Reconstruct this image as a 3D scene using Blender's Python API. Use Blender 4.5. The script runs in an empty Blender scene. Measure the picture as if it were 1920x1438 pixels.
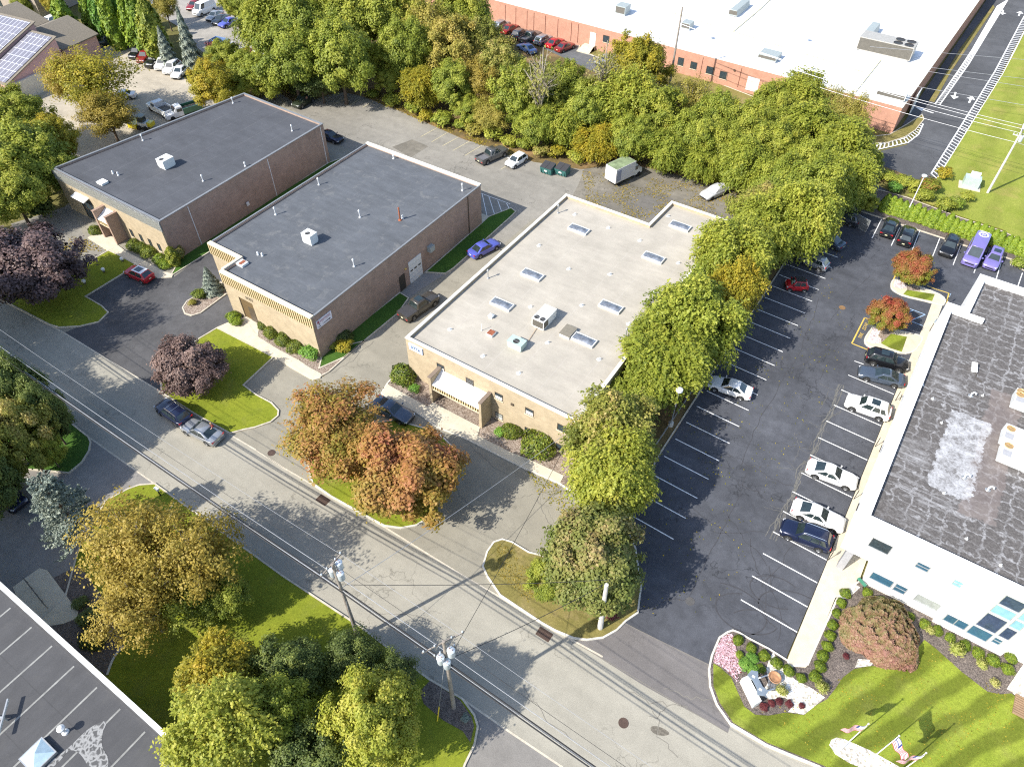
import bpy, math, random
import numpy as np
from mathutils import Vector, Matrix, Quaternion
sc = bpy.context.scene
col = sc.collection
R = math.radians
rnd = random.Random(7)

# ---------------------------------------------------------------- camera model (survey of the place: pixel of the 1920 px photo -> point on a real plane)
H_CAM = 59.0
TH, ROLL, HD, F = R(46.9), R(-0.35), R(33.4), 1345.0
fw = Vector((-math.sin(HD)*math.cos(TH), math.cos(HD)*math.cos(TH), -math.sin(TH)))
r0 = Vector((math.cos(HD), math.sin(HD), 0.0)); d0 = fw.cross(r0)
rt = math.cos(ROLL)*r0 + math.sin(ROLL)*d0
dn = -math.sin(ROLL)*r0 + math.cos(ROLL)*d0
CAM = Vector((0, 0, H_CAM))
def ray(px, py): return (px-960)/F*rt + (py-719)/F*dn + fw
def G(px, py, z=0.0):
    v = ray(px, py); t = (z-H_CAM)/v.z
    return Vector((v.x*t, v.y*t, z))
def GY(px, py, y):
    v = ray(px, py); t = y/v.y
    return Vector((v.x*t, y, H_CAM+v.z*t))
def g2(L, z=0.0): return [tuple(G(x, y, z)[:2]) for x, y in L]

cd = bpy.data.cameras.new('camera'); co = bpy.data.objects.new('camera', cd); col.objects.link(co)
co.matrix_world = Matrix(((rt.x, -dn.x, -fw.x, 0), (rt.y, -dn.y, -fw.y, 0), (rt.z, -dn.z, -fw.z, H_CAM), (0, 0, 0, 1)))
cd.sensor_width = 36; cd.lens = F/1920*36; cd.clip_start = 1; cd.clip_end = 5000
sc.camera = co

# ---------------------------------------------------------------- light
w = bpy.data.worlds.new('World'); sc.world = w; w.use_nodes = True
nt = w.node_tree; nt.nodes.clear()
sky = nt.nodes.new('ShaderNodeTexSky'); sky.sky_type = 'NISHITA'; sky.sun_disc = False
sky.sun_elevation = R(40); sky.sun_rotation = R(205); sky.air_density = 1.0; sky.dust_density = 1.2; sky.ozone_density = 1.0
bg = nt.nodes.new('ShaderNodeBackground'); bg.inputs[1].default_value = SKY if 'SKY' in globals() else 0.15
wo = nt.nodes.new('ShaderNodeOutputWorld'); nt.links.new(sky.outputs[0], bg.inputs[0]); nt.links.new(bg.outputs[0], wo.inputs[0])
sd = bpy.data.lights.new('sun', 'SUN'); so = bpy.data.objects.new('sun', sd); col.objects.link(so)
sd.energy = 4.3; sd.angle = R(0.55); sd.color = (1.0, 0.95, 0.86)
L = Vector((math.cos(R(65))*math.cos(R(40)), math.sin(R(65))*math.cos(R(40)), -math.sin(R(40))))
so.rotation_euler = L.to_track_quat('-Z', 'Y').to_euler(); so.location = (-40, -60, 90)
sc.view_settings.view_transform = 'Standard'; sc.view_settings.look = 'None'; sc.view_settings.gamma = 1
sc.view_settings.exposure = 0.84
sc.cycles.use_denoising = False; sc.cycles.pixel_filter_type = 'BLACKMAN_HARRIS'; sc.cycles.filter_width = 1.15; sc.cycles.max_bounces = 6; sc.cycles.diffuse_bounces = 3; sc.cycles.transparent_max_bounces = 6

# ---------------------------------------------------------------- materials
class NT:
    def __init__(s, name):
        s.m = bpy.data.materials.new(name); s.m.use_nodes = True; s.t = s.m.node_tree; s.t.nodes.clear()
        s.out = s.t.nodes.new('ShaderNodeOutputMaterial'); s.tc = s.t.nodes.new('ShaderNodeTexCoord')
    def n(s, typ, **kw):
        nd = s.t.nodes.new(typ)
        for k, v in kw.items():
            if k.startswith('i_'): nd.inputs[k[2:].replace('_', ' ')].default_value = v
            else: setattr(nd, k, v)
        return nd
    def l(s, a, b): s.t.links.new(a, b)
    def noise(s, scale, detail=4, rough=.6, vec=None, dist=0.0):
        nd = s.n('ShaderNodeTexNoise'); nd.inputs['Scale'].default_value = scale; nd.inputs['Detail'].default_value = detail
        nd.inputs['Roughness'].default_value = rough; nd.inputs['Distortion'].default_value = dist
        s.l(vec if vec is not None else s.tc.outputs['Object'], nd.inputs['Vector']); return nd.outputs['Fac']
    def ramp(s, fac, stops, interp='LINEAR'):
        nd = s.n('ShaderNodeValToRGB'); cr = nd.color_ramp; cr.interpolation = interp
        while len(cr.elements) < len(stops): cr.elements.new(.5)
        for e, (p, c) in zip(cr.elements, stops): e.position = p; e.color = (c if len(c) == 4 else (*c, 1)) if not isinstance(c, (int, float)) else (c, c, c, 1)
        s.l(fac, nd.inputs[0]); return nd.outputs[0]
    def mix(s, fac, a, b, mode='MIX'):
        nd = s.n('ShaderNodeMix', data_type='RGBA', blend_type=mode)
        for sock, v in ((nd.inputs[0], fac), (nd.inputs[6], a), (nd.inputs[7], b)):
            if isinstance(v, (int, float)): sock.default_value = v
            elif isinstance(v, tuple): sock.default_value = (*v[:3], 1)
            else: s.l(v, sock)
        return nd.outputs[2]
    def math(s, op, a, b=None):
        nd = s.n('ShaderNodeMath', operation=op)
        for i, v in enumerate((a, b)):
            if v is None: continue
            if isinstance(v, (int, float)): nd.inputs[i].default_value = v
            else: s.l(v, nd.inputs[i])
        return nd.outputs[0]
    def mapping(s, scale=(1, 1, 1), rot=(0, 0, 0), loc=(0, 0, 0)):
        nd = s.n('ShaderNodeMapping'); nd.inputs['Scale'].default_value = scale; nd.inputs['Rotation'].default_value = rot; nd.inputs['Location'].default_value = loc
        s.l(s.tc.outputs['Object'], nd.inputs[0]); return nd.outputs[0]
    def finish(s, colr, rough=.8, metal=0.0, bump=None, bstr=.3, bdist=.02, spec=.5, coat=0.0):
        p = s.n('ShaderNodeBsdfPrincipled')
        if isinstance(colr, tuple): p.inputs['Base Color'].default_value = (*colr[:3], 1)
        else: s.l(colr, p.inputs['Base Color'])
        if isinstance(rough, (int, float)): p.inputs['Roughness'].default_value = rough
        else: s.l(rough, p.inputs['Roughness'])
        p.inputs['Metallic'].default_value = metal; p.inputs['Specular IOR Level'].default_value = spec
        if coat: p.inputs['Coat Weight'].default_value = coat; p.inputs['Coat Roughness'].default_value = .05
        if bump is not None:
            b = s.n('ShaderNodeBump'); b.inputs['Strength'].default_value = bstr; b.inputs['Distance'].default_value = bdist
            s.l(bump, b.inputs['Height']); s.l(b.outputs[0], p.inputs['Normal'])
        s.l(p.outputs[0], s.out.inputs[0]); return s.m

def mul(c, k): return tuple(min(1, x*k) for x in c)
_cache = {}
def plain(name, c, rough=.6, metal=0.0, var=.12, scale=3.0, spec=.5, coat=0.0):
    k = (name, c)
    if k not in _cache:
        t = NT(name); f = t.noise(scale, 5); _cache[k] = t.finish(t.ramp(f, [(.3, mul(c, 1-var)), (.7, mul(c, 1+var))]), rough, metal, spec=spec, coat=coat)
    return _cache[k]

def asphalt(name, base, warm=(1, 1, 1), crack=.5, seal=.0, patch=.18, fine=.25, spots=0.0, scale=.12):
    t = NT(name)
    big = t.noise(scale, 6, .6); mid = t.noise(.9, 5, .7); fin = t.noise(14, 2, .8)
    c = t.ramp(big, [(.28, mul(base, 1-patch)), (.5, base), (.72, mul(base, 1+patch))])
    c = t.mix(1.0, c, t.ramp(mid, [(.3, 1-fine*.6), (.7, 1+fine*.6)]), 'MULTIPLY') if fine else c
    f = t.n('ShaderNodeMix', data_type='RGBA', blend_type='MULTIPLY'); f.inputs[0].default_value = 1
    t.l(c, f.inputs[6]); t.l(t.ramp(fin, [(.3, .82), (.7, 1.18)]), f.inputs[7]); c = f.outputs[2]
    # directional wear from traffic
    st = t.noise(.35, 4, .5, t.mapping((.25, 1.6, 1)))
    c = t.mix(.5, c, t.mix(1.0, c, t.ramp(st, [(.35, .86), (.65, 1.12)]), 'MULTIPLY'))
    if crack:
        dv = t.n('ShaderNodeMix', data_type='VECTOR'); dv.inputs[0].default_value = .16
        nn = t.n('ShaderNodeTexNoise'); nn.inputs['Scale'].default_value = .5; nn.inputs['Detail'].default_value = 6; t.l(t.tc.outputs['Object'], nn.inputs['Vector'])
        t.l(t.tc.outputs['Object'], dv.inputs[4]); sc_ = t.n('ShaderNodeVectorMath', operation='SCALE'); sc_.inputs['Scale'].default_value = 40; t.l(nn.outputs['Color'], sc_.inputs[0]); t.l(sc_.outputs[0], dv.inputs[5])
        vo = t.n('ShaderNodeTexVoronoi', feature='DISTANCE_TO_EDGE'); vo.inputs['Scale'].default_value = .16; t.l(dv.outputs[1], vo.inputs['Vector'])
        gate = t.ramp(t.noise(.10, 2), [(.46, 0.0), (.56, 1.0)])
        ck = t.ramp(vo.outputs['Distance'], [(0.0, 1.0), (.006, .7), (.014, 0.0)])
        k = t.math('MULTIPLY', t.math('MULTIPLY', ck, gate), crack)
        c = t.mix(k, c, mul(base, .35))
        if seal:
            g2_ = t.ramp(t.noise(.13, 3), [(.52, 0.0), (.62, 1.0)])
            vo2 = t.n('ShaderNodeTexVoronoi', feature='DISTANCE_TO_EDGE'); vo2.inputs['Scale'].default_value = 1.1; t.l(dv.outputs[1], vo2.inputs['Vector'])
            ck2 = t.ramp(vo2.outputs['Distance'], [(0.0, 1.0), (.03, 0.0)])
            c = t.mix(t.math('MULTIPLY', t.math('MULTIPLY', ck2, g2_), seal), c, mul(base, 2.1))
    if spots:
        sp = t.ramp(t.noise(1.7, 8, .8), [(.62, 0.0), (.70, 1.0)])
        c = t.mix(t.math('MULTIPLY', sp, spots), c, (.30, .21, .09))
    return t.finish(c, .88, bump=fin, bstr=.15, bdist=.01, spec=.3)

def grass(name, c1, c2, dry=(.20, .19, .06), dryamt=.3, stripes=None):
    t = NT(name)
    f = t.noise(.35, 6, .7); g = t.noise(5, 4, .8); h = t.noise(22, 2, .8)
    c = t.ramp(f, [(.3, c1), (.7, c2)])
    c = t.mix(t.math('MULTIPLY', t.ramp(t.noise(.22, 5, .65), [(.52, 0.0), (.68, 1.0)]), dryamt), c, dry)
    if stripes:
        ang, per, amt = stripes
        dd = t.noise(.12, 2)
        mp = t.mapping(rot=(0, 0, -ang)); sx = t.n('ShaderNodeSeparateXYZ'); t.l(mp, sx.inputs[0])
        v = t.math('SINE', t.math('ADD', t.math('MULTIPLY', sx.outputs['Y'], 6.283/per), t.math('MULTIPLY', dd, 9.0)))
        c = t.mix(1.0, c, t.ramp(t.math('ADD', t.math('MULTIPLY', v, .5), .5), [(.25, 1-amt), (.75, 1+amt)]), 'MULTIPLY')
    c = t.mix(1.0, c, t.ramp(g, [(.3, .78), (.7, 1.22)]), 'MULTIPLY')
    c = t.mix(1.0, c, t.ramp(h, [(.3, .72), (.7, 1.28)]), 'MULTIPLY')
    return t.finish(c, .95, bump=h, bstr=.6, bdist=.05, spec=.15)

def speckle(name, c1, c2, c3, scale=9.0, rough=.95):
    t = NT(name)
    vo = t.n('ShaderNodeTexVoronoi'); vo.inputs['Scale'].default_value = scale; t.l(t.tc.outputs['Object'], vo.inputs['Vector'])
    sx = t.n('ShaderNodeSeparateColor'); t.l(vo.outputs['Color'], sx.inputs[0])
    c = t.ramp(sx.outputs[0], [(.0, c1), (.45, c2), (.8, c3)])
    c = t.mix(1.0, c, t.ramp(t.noise(.8, 5), [(.3, .8), (.7, 1.2)]), 'MULTIPLY')
    return t.finish(c, rough, bump=vo.outputs['Distance'], bstr=.5, bdist=.04, spec=.2)

def brick(name, c, c2, mortar, stain=.0):
    t = NT(name)
    # world-scale courses: use x+y along the wall and z up
    sx = t.n('ShaderNodeSeparateXYZ'); t.l(t.tc.outputs['Object'], sx.inputs[0])
    cx = t.n('ShaderNodeCombineXYZ'); t.l(t.math('ADD', sx.outputs[0], sx.outputs[1]), cx.inputs[0]); t.l(sx.outputs[2], cx.inputs[1])
    b = t.n('ShaderNodeTexBrick'); b.inputs['Scale'].default_value = 1.0; b.inputs['Brick Width'].default_value = .42; b.inputs['Row Height'].default_value = .2; b.inputs['Mortar Size'].default_value = .012
    b.inputs['Color1'].default_value = (*c, 1); b.inputs['Color2'].default_value = (*c2, 1); b.inputs['Mortar'].default_value = (*mortar, 1); t.l(cx.outputs[0], b.inputs['Vector'])
    cc = t.mix(1.0, b.outputs[0], t.ramp(t.noise(1.1, 6, .7), [(.3, .86), (.7, 1.12)]), 'MULTIPLY')
    if stain: cc = t.mix(t.math('MULTIPLY', t.ramp(t.noise(.25, 4, .6), [(.5, 0.0), (.7, 1.0)]), stain), cc, mul(c, .45))
    return t.finish(cc, .9, bump=b.outputs['Fac'], bstr=.15, bdist=.01, spec=.2)

def roofing(name, c, seam=None, axis='X', per=3.0, streak=.2, dirt=None):
    t = NT(name)
    cc = t.ramp(t.noise(.25, 6, .65), [(.3, mul(c, .86)), (.7, mul(c, 1.14))])
    cc = t.mix(1.0, cc, t.ramp(t.noise(1.2, 5, .7, t.mapping((1, .25, 1) if axis == 'Y' else (.25, 1, 1))), [(.3, 1-streak), (.7, 1+streak)]), 'MULTIPLY')
    cc = t.mix(1.0, cc, t.ramp(t.noise(9, 3, .8), [(.3, .93), (.7, 1.07)]), 'MULTIPLY')
    if dirt: cc = t.mix(t.math('MULTIPLY', t.ramp(t.noise(.6, 8, .75, dist=.6), [(.54, 0.0), (.66, 1.0)]), dirt[3]), cc, tuple(dirt[:3]))
    if seam:
        sx = t.n('ShaderNodeSeparateXYZ'); t.l(t.tc.outputs['Object'], sx.inputs[0])
        v = sx.outputs[0 if axis == 'X' else 1]
        wob = t.math('MULTIPLY', t.noise(.8, 3), .10)
        fr = t.math('FRACT', t.math('DIVIDE', t.math('ADD', v, wob), per))
        ln = t.ramp(fr, [(0.0, 1.0), (.012, .9), (.03, 0.0)])
        gt = t.ramp(t.noise(.5, 5, .7), [(.35, .15), (.6, 1.0)])
        cc = t.mix(t.math('MULTIPLY', t.math('MULTIPLY', ln, gt), seam[3]), cc, tuple(seam[:3]))
    return t.finish(cc, .85, spec=.3)

def foliage(name, stops, trans=.25, seed=0.0):
    t = NT(name)
    at = t.n('ShaderNodeAttribute'); at.attribute_name = 'tint'
    oi = t.n('ShaderNodeObjectInfo')
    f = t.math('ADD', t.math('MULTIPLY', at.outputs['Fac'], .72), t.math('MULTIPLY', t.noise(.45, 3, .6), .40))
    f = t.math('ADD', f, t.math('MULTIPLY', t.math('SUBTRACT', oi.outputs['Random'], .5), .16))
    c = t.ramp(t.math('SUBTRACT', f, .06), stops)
    p = t.n('ShaderNodeBsdfPrincipled'); t.l(c, p.inputs['Base Color']); p.inputs['Roughness'].default_value = .55; p.inputs['Specular IOR Level'].default_value = .35
    tr = t.n('ShaderNodeBsdfTranslucent'); t.l(c, tr.inputs['Color'])
    mx = t.n('ShaderNodeMixShader'); mx.inputs[0].default_value = trans; t.l(p.outputs[0], mx.inputs[1]); t.l(tr.outputs[0], mx.inputs[2]); t.l(mx.outputs[0], t.out.inputs[0])
    return t.m

# ---------------------------------------------------------------- mesh builder
class MB:
    def __init__(s): s.v = []; s.f = []; s.mi = []
    def add(s, vs, fs, m=0):
        o = len(s.v); s.v += [tuple(v) for v in vs]; s.f += [tuple(i+o for i in f) for f in fs]; s.mi += [m]*len(fs); return s
    def box(s, x0, x1, y0, y1, z0, z1, m=0):
        v = [(x, y, z) for z in (z0, z1) for y in (y0, y1) for x in (x0, x1)]
        return s.add(v, [(0, 2, 3, 1), (4, 5, 7, 6), (0, 1, 5, 4), (2, 6, 7, 3), (0, 4, 6, 2), (1, 3, 7, 5)], m)
    def obox(s, c, ux, uy, uz, m=0):
        c, ux, uy, uz = map(Vector, (c, ux, uy, uz))
        v = [c+a*ux+b*uy+d*uz for d in (-.5, .5) for b in (-.5, .5) for a in (-.5, .5)]
        return s.add(v, [(0, 2, 3, 1), (4, 5, 7, 6), (0, 1, 5, 4), (2, 6, 7, 3), (0, 4, 6, 2), (1, 3, 7, 5)], m)
    def poly(s, pts, m=0): return s.add(pts, [tuple(range(len(pts)))], m)
    def prism(s, p2, z0, z1, m=0):
        p2 = ccw(p2); n = len(p2)
        v = [(x, y, z0) for x, y in p2]+[(x, y, z1) for x, y in p2]
        return s.add(v, [tuple(range(n-1, -1, -1)), tuple(range(n, 2*n))]+[(i, (i+1) % n, n+(i+1) % n, n+i) for i in range(n)], m)
    def ring(s, p2, w, z0, z1, m=0):
        p2 = ccw(p2); q = inset(p2, w); n = len(p2)
        v = [(x, y, z) for z in (z0, z1) for P in (p2, q) for x, y in P]
        fs = []
        for i in range(n):
            j = (i+1) % n
            fs += [(i, j, 2*n+j, 2*n+i), (n+j, n+i, 3*n+i, 3*n+j), (2*n+i, 2*n+j, 3*n+j, 3*n+i), (j, i, n+i, n+j)]
        return s.add(v, fs, m)
    def strip(s, p2, w, z0, z1, m=0):
        n = len(p2); L_ = []; R_ = []
        for i in range(n):
            a = Vector(p2[max(i-1, 0)]); b = Vector(p2[min(i+1, n-1)]); t = (b-a); t = t.normalized() if t.length else Vector((1, 0)); nn = Vector((-t.y, t.x))*w/2
            if 0 < i < n-1:
                t1 = (Vector(p2[i])-a).normalized(); k = max(.5, abs(t1.dot(t))); nn /= k
            L_.append(Vector(p2[i])+nn); R_.append(Vector(p2[i])-nn)
        if z1 == z0:
            v = [(*p, z0) for p in L_+R_]; return s.add(v, [(n+i, n+i+1, i+1, i) for i in range(n-1)], m)
        v = [(*p, z) for z in (z0, z1) for p in L_+R_]
        fs = [(0, n, 3*n, 2*n), (2*n-1, n-1, 3*n-1, 4*n-1)]
        for i in range(n-1): fs += [(3*n+i, 3*n+i+1, 2*n+i+1, 2*n+i), (i+1, i, 2*n+i, 2*n+i+1), (n+i, n+i+1, 3*n+i+1, 3*n+i)]
        return s.add(v, fs, m)
    def tube(s, pts, rad, n=6, m=0, cap=True):
        pts = [Vector(p) for p in pts]
        if not isinstance(rad, (list, tuple)): rad = [rad]*len(pts)
        o = len(s.v)
        for i, p in enumerate(pts):
            t = (pts[min(i+1, len(pts)-1)]-pts[max(i-1, 0)]).normalized(); u = t.cross(Vector((0, 0, 1)))
            u = Vector((1, 0, 0)) if u.length < .01 else u.normalized(); v = t.cross(u)
            for k in range(n): a = 2*math.pi*k/n; s.v.append(tuple(p+rad[i]*(math.cos(a)*u+math.sin(a)*v)))
        for i in range(len(pts)-1):
            for k in range(n): s.f.append((o+i*n+k, o+i*n+(k+1) % n, o+(i+1)*n+(k+1) % n, o+(i+1)*n+k)); s.mi.append(m)
        if cap:
            s.f.append(tuple(o+k for k in range(n-1, -1, -1))); s.f.append(tuple(o+(len(pts)-1)*n+k for k in range(n))); s.mi += [m, m]
        return s
    def cyl(s, x, y, z0, z1, r, n=12, m=0, r2=None): return s.lathe([(0, z0), (r, z0), (r if r2 is None else r2, z1), (0, z1)], x, y, n, m)
    def lathe(s, prof, x=0, y=0, n=12, m=0):
        o = len(s.v); k = len(prof)
        for r, z in prof:
            for i in range(n): a = 2*math.pi*i/n; s.v.append((x+r*math.cos(a), y+r*math.sin(a), z))
        for j in range(k-1):
            for i in range(n): s.f.append((o+j*n+i, o+j*n+(i+1) % n, o+(j+1)*n+(i+1) % n, o+(j+1)*n+i)); s.mi.append(m)
        return s
    def build(s, name, mats, parent=None, smooth=False, sharp=35):
        me = bpy.data.meshes.new(name); me.from_pydata(s.v, [], s.f)
        for mm in (mats if isinstance(mats, (list, tuple)) else [mats]): me.materials.append(mm)
        me.polygons.foreach_set('material_index', s.mi)
        if smooth:
            me.polygons.foreach_set('use_smooth', [True]*len(s.f)); me.update(); me.set_sharp_from_angle(angle=R(sharp))
        me.update()
        o = bpy.data.objects.new(name, me); col.objects.link(o)
        if parent: o.parent = parent
        return o
def ccw(p):
    a = sum(p[i][0]*p[(i+1) % len(p)][1]-p[(i+1) % len(p)][0]*p[i][1] for i in range(len(p)))
    return list(p) if a > 0 else list(p)[::-1]
def inset(p, w):
    n = len(p); q = []
    for i in range(n):
        a, b, c = Vector(p[i-1]), Vector(p[i]), Vector(p[(i+1) % n]); t1 = (b-a).normalized(); t2 = (c-b).normalized()
        n1 = Vector((-t1.y, t1.x)); n2 = Vector((-t2.y, t2.x)); m = (n1+n2); m = m.normalized() if m.length > .01 else n1
        q.append(tuple(b+m*w/max(.35, m.dot(n1))))
    return q
def smooth2(p, closed=True, it=2):
    for _ in range(it):
        q = []; n = len(p)
        for i in range(n if closed else n-1):
            a, b = Vector(p[i]), Vector(p[(i+1) % n]); q += [tuple(a*.75+b*.25), tuple(a*.25+b*.75)]
        if not closed: q = [tuple(p[0])]+q[1:-1]+[tuple(p[-1])]
        p = q
    return p
def tag(o, label=None, cat=None, group=None, kind=None):
    if label: o['label'] = label
    if cat: o['category'] = cat
    if group: o['group'] = group
    if kind: o['kind'] = kind
    return o
def thing(name, label, cat, loc=(0, 0, 0), rz=0, group=None):
    o = bpy.data.objects.new(name, None); col.objects.link(o); o.location = loc; o.rotation_euler = (0, 0, rz); o.empty_display_size = .3
    return tag(o, label, cat, group)
def wthing(name, label, cat, loc, group=None):      # thing whose parts are written in world coordinates
    o = thing(name, label, cat, loc, 0, group); o['w'] = 1; return o
def part(mb, name, mats, par, smooth=False, sharp=35, label=None):
    o = mb.build(name, mats, par, smooth, sharp)
    if 'w' in par: o.matrix_parent_inverse = Matrix.Translation(-par.location)
    if label: o['label'] = label
    return o
def copy_tree(o, parent=None):
    c = o.copy(); col.objects.link(c); c.parent = parent
    for ch in list(o.children): copy_tree(ch, c)
    return c
def struct(mb, name, mats, smooth=False): return tag(mb.build(name, mats, None, smooth), kind='structure')
# ================================================================ trees and plants (leaf-sized faces through the crown's volume)
rng = np.random.default_rng(5)
def leaf_mesh(name, P, N, S, T, mat, asp=1.5):
    """P centres, N normals, S sizes, T tint -> mesh of quads"""
    n = len(P); up = rng.normal(size=(n, 3)); U = np.cross(N, up); U /= np.linalg.norm(U, axis=1)[:, None]+1e-9; V = np.cross(N, U)
    a = (S*asp*.5)[:, None]; b = (S*.5)[:, None]
    q = np.stack([P-U*a, P-V*b+N*(S*.08)[:, None], P+U*a, P+V*b+N*(S*.08)[:, None]], 1).reshape(-1, 3)
    me = bpy.data.meshes.new(name); me.vertices.add(4*n); me.vertices.foreach_set('co', q.astype(np.float32).ravel())
    me.loops.add(4*n); me.loops.foreach_set('vertex_index', np.arange(4*n, dtype=np.int32))
    me.polygons.add(n); me.polygons.foreach_set('loop_start', np.arange(0, 4*n, 4, dtype=np.int32)); me.polygons.foreach_set('loop_total', np.full(n, 4, np.int32))
    me.update(calc_edges=True)
    at = me.attributes.new('tint', 'FLOAT', 'FACE'); at.data.foreach_set('value', np.clip(T, 0, 1).astype(np.float32))
    me.materials.append(mat); return me
def unit(v): return v/(np.linalg.norm(v, axis=-1)[..., None]+1e-9)
def crown_pts(R_, H, z0, nclump, per, cr, lobes=.2, flat=1.0, topbias=.25, shell=(.62, 1.0), droop=0.0, fill=.5, twosided=False):
    """clumped crown: clumps spread through an uneven envelope"""
    d = unit(rng.normal(size=(nclump, 3))+np.array([0, 0, topbias])); ph = rng.uniform(0, 6.28, 4)
    az = np.arctan2(d[:, 1], d[:, 0])
    k = 1+lobes*(.5*np.sin(2*az+ph[0])+.35*np.sin(3*az+ph[1]+2*d[:, 2])+.3*np.sin(5*az+ph[2]))+rng.normal(0, lobes*.35, nclump)
    rr = rng.uniform(shell[0]**2, shell[1]**2, nclump)**.5*np.minimum(k*rng.uniform(.86, 1.10, nclump), 1.16)
    hz = (H-z0)/2; zc = z0+hz*.92
    C = np.stack([d[:, 0]*rr*(R_-cr*.6), d[:, 1]*rr*(R_-cr*.6), zc+d[:, 2]*rr*(hz-cr*.5)], 1)
    low = C[:, 2] < zc; C[low, 2] = zc+(C[low, 2]-zc)*.8
    C[:, 2] -= droop*(np.hypot(C[:, 0], C[:, 1])/R_)**2*H
    ct = rng.uniform(0, 1, nclump)*.75+.12; crr = cr*rng.uniform(.5, 1.45, nclump)
    P = []; N = []; T = []
    for i in range(nclump):
        m = int(per*(crr[i]/cr)**2); q = unit(rng.normal(size=(m, 3))+np.array([0, 0, .35])); rad = crr[i]*rng.uniform(fill, 1, (m, 1))**.6
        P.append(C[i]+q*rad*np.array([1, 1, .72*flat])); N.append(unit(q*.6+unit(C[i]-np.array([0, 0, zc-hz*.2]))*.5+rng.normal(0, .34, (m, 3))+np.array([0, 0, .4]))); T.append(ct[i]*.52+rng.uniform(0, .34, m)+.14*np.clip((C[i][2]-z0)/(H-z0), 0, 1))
    P = np.concatenate(P); m = rng.uniform(size=len(P)) < .4; P[m] += rng.normal(0, cr*.28, (m.sum(), 3))
    return P, np.concatenate(N), np.concatenate(T), C
def trunk_mb(h, r0_, tips, sides=7, lean=.03, start=.3, fr=.16):
    mb = MB(); top = Vector((rnd.uniform(-lean, lean)*h, rnd.uniform(-lean, lean)*h, h))
    pts = [Vector((0, 0, 0))+top*t*Vector((1, 1, 1)).x for t in (0, .04, .3, .6, 1.0)]
    mb.tube(pts, [r0_*1.35, r0_*1.05, r0_*.85, r0_*.55, r0_*.18], sides)
    for t in tips:
        t = Vector(t); b = top*rnd.uniform(start, .8) if t.z > h*.3 else top*start
        b = top*max(start*.8, min(.85, (t.z/h)*.62)); m = b.lerp(t, .5)+Vector((0, 0, rnd.uniform(0, .06)*h)); rr = r0_*.36
        mb.tube([b, m, t], [rr, rr*.6, rr*.2], 5, cap=False)
        for _ in range(2):
            e = m.lerp(t, rnd.uniform(.3, .8))+Vector((rnd.uniform(-1, 1), rnd.uniform(-1, 1), rnd.uniform(-.2, .7)))*fr*h*.5
            mb.tube([m.lerp(t, rnd.uniform(.1, .5)), e], [rr*.4, rr*.12], 4, cap=False)
    return mb
bark = plain('bark_brown', (.11, .08, .055), .95, var=.3); bark_g = plain('bark_pale', (.34, .30, .24), .95, var=.25)
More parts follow.
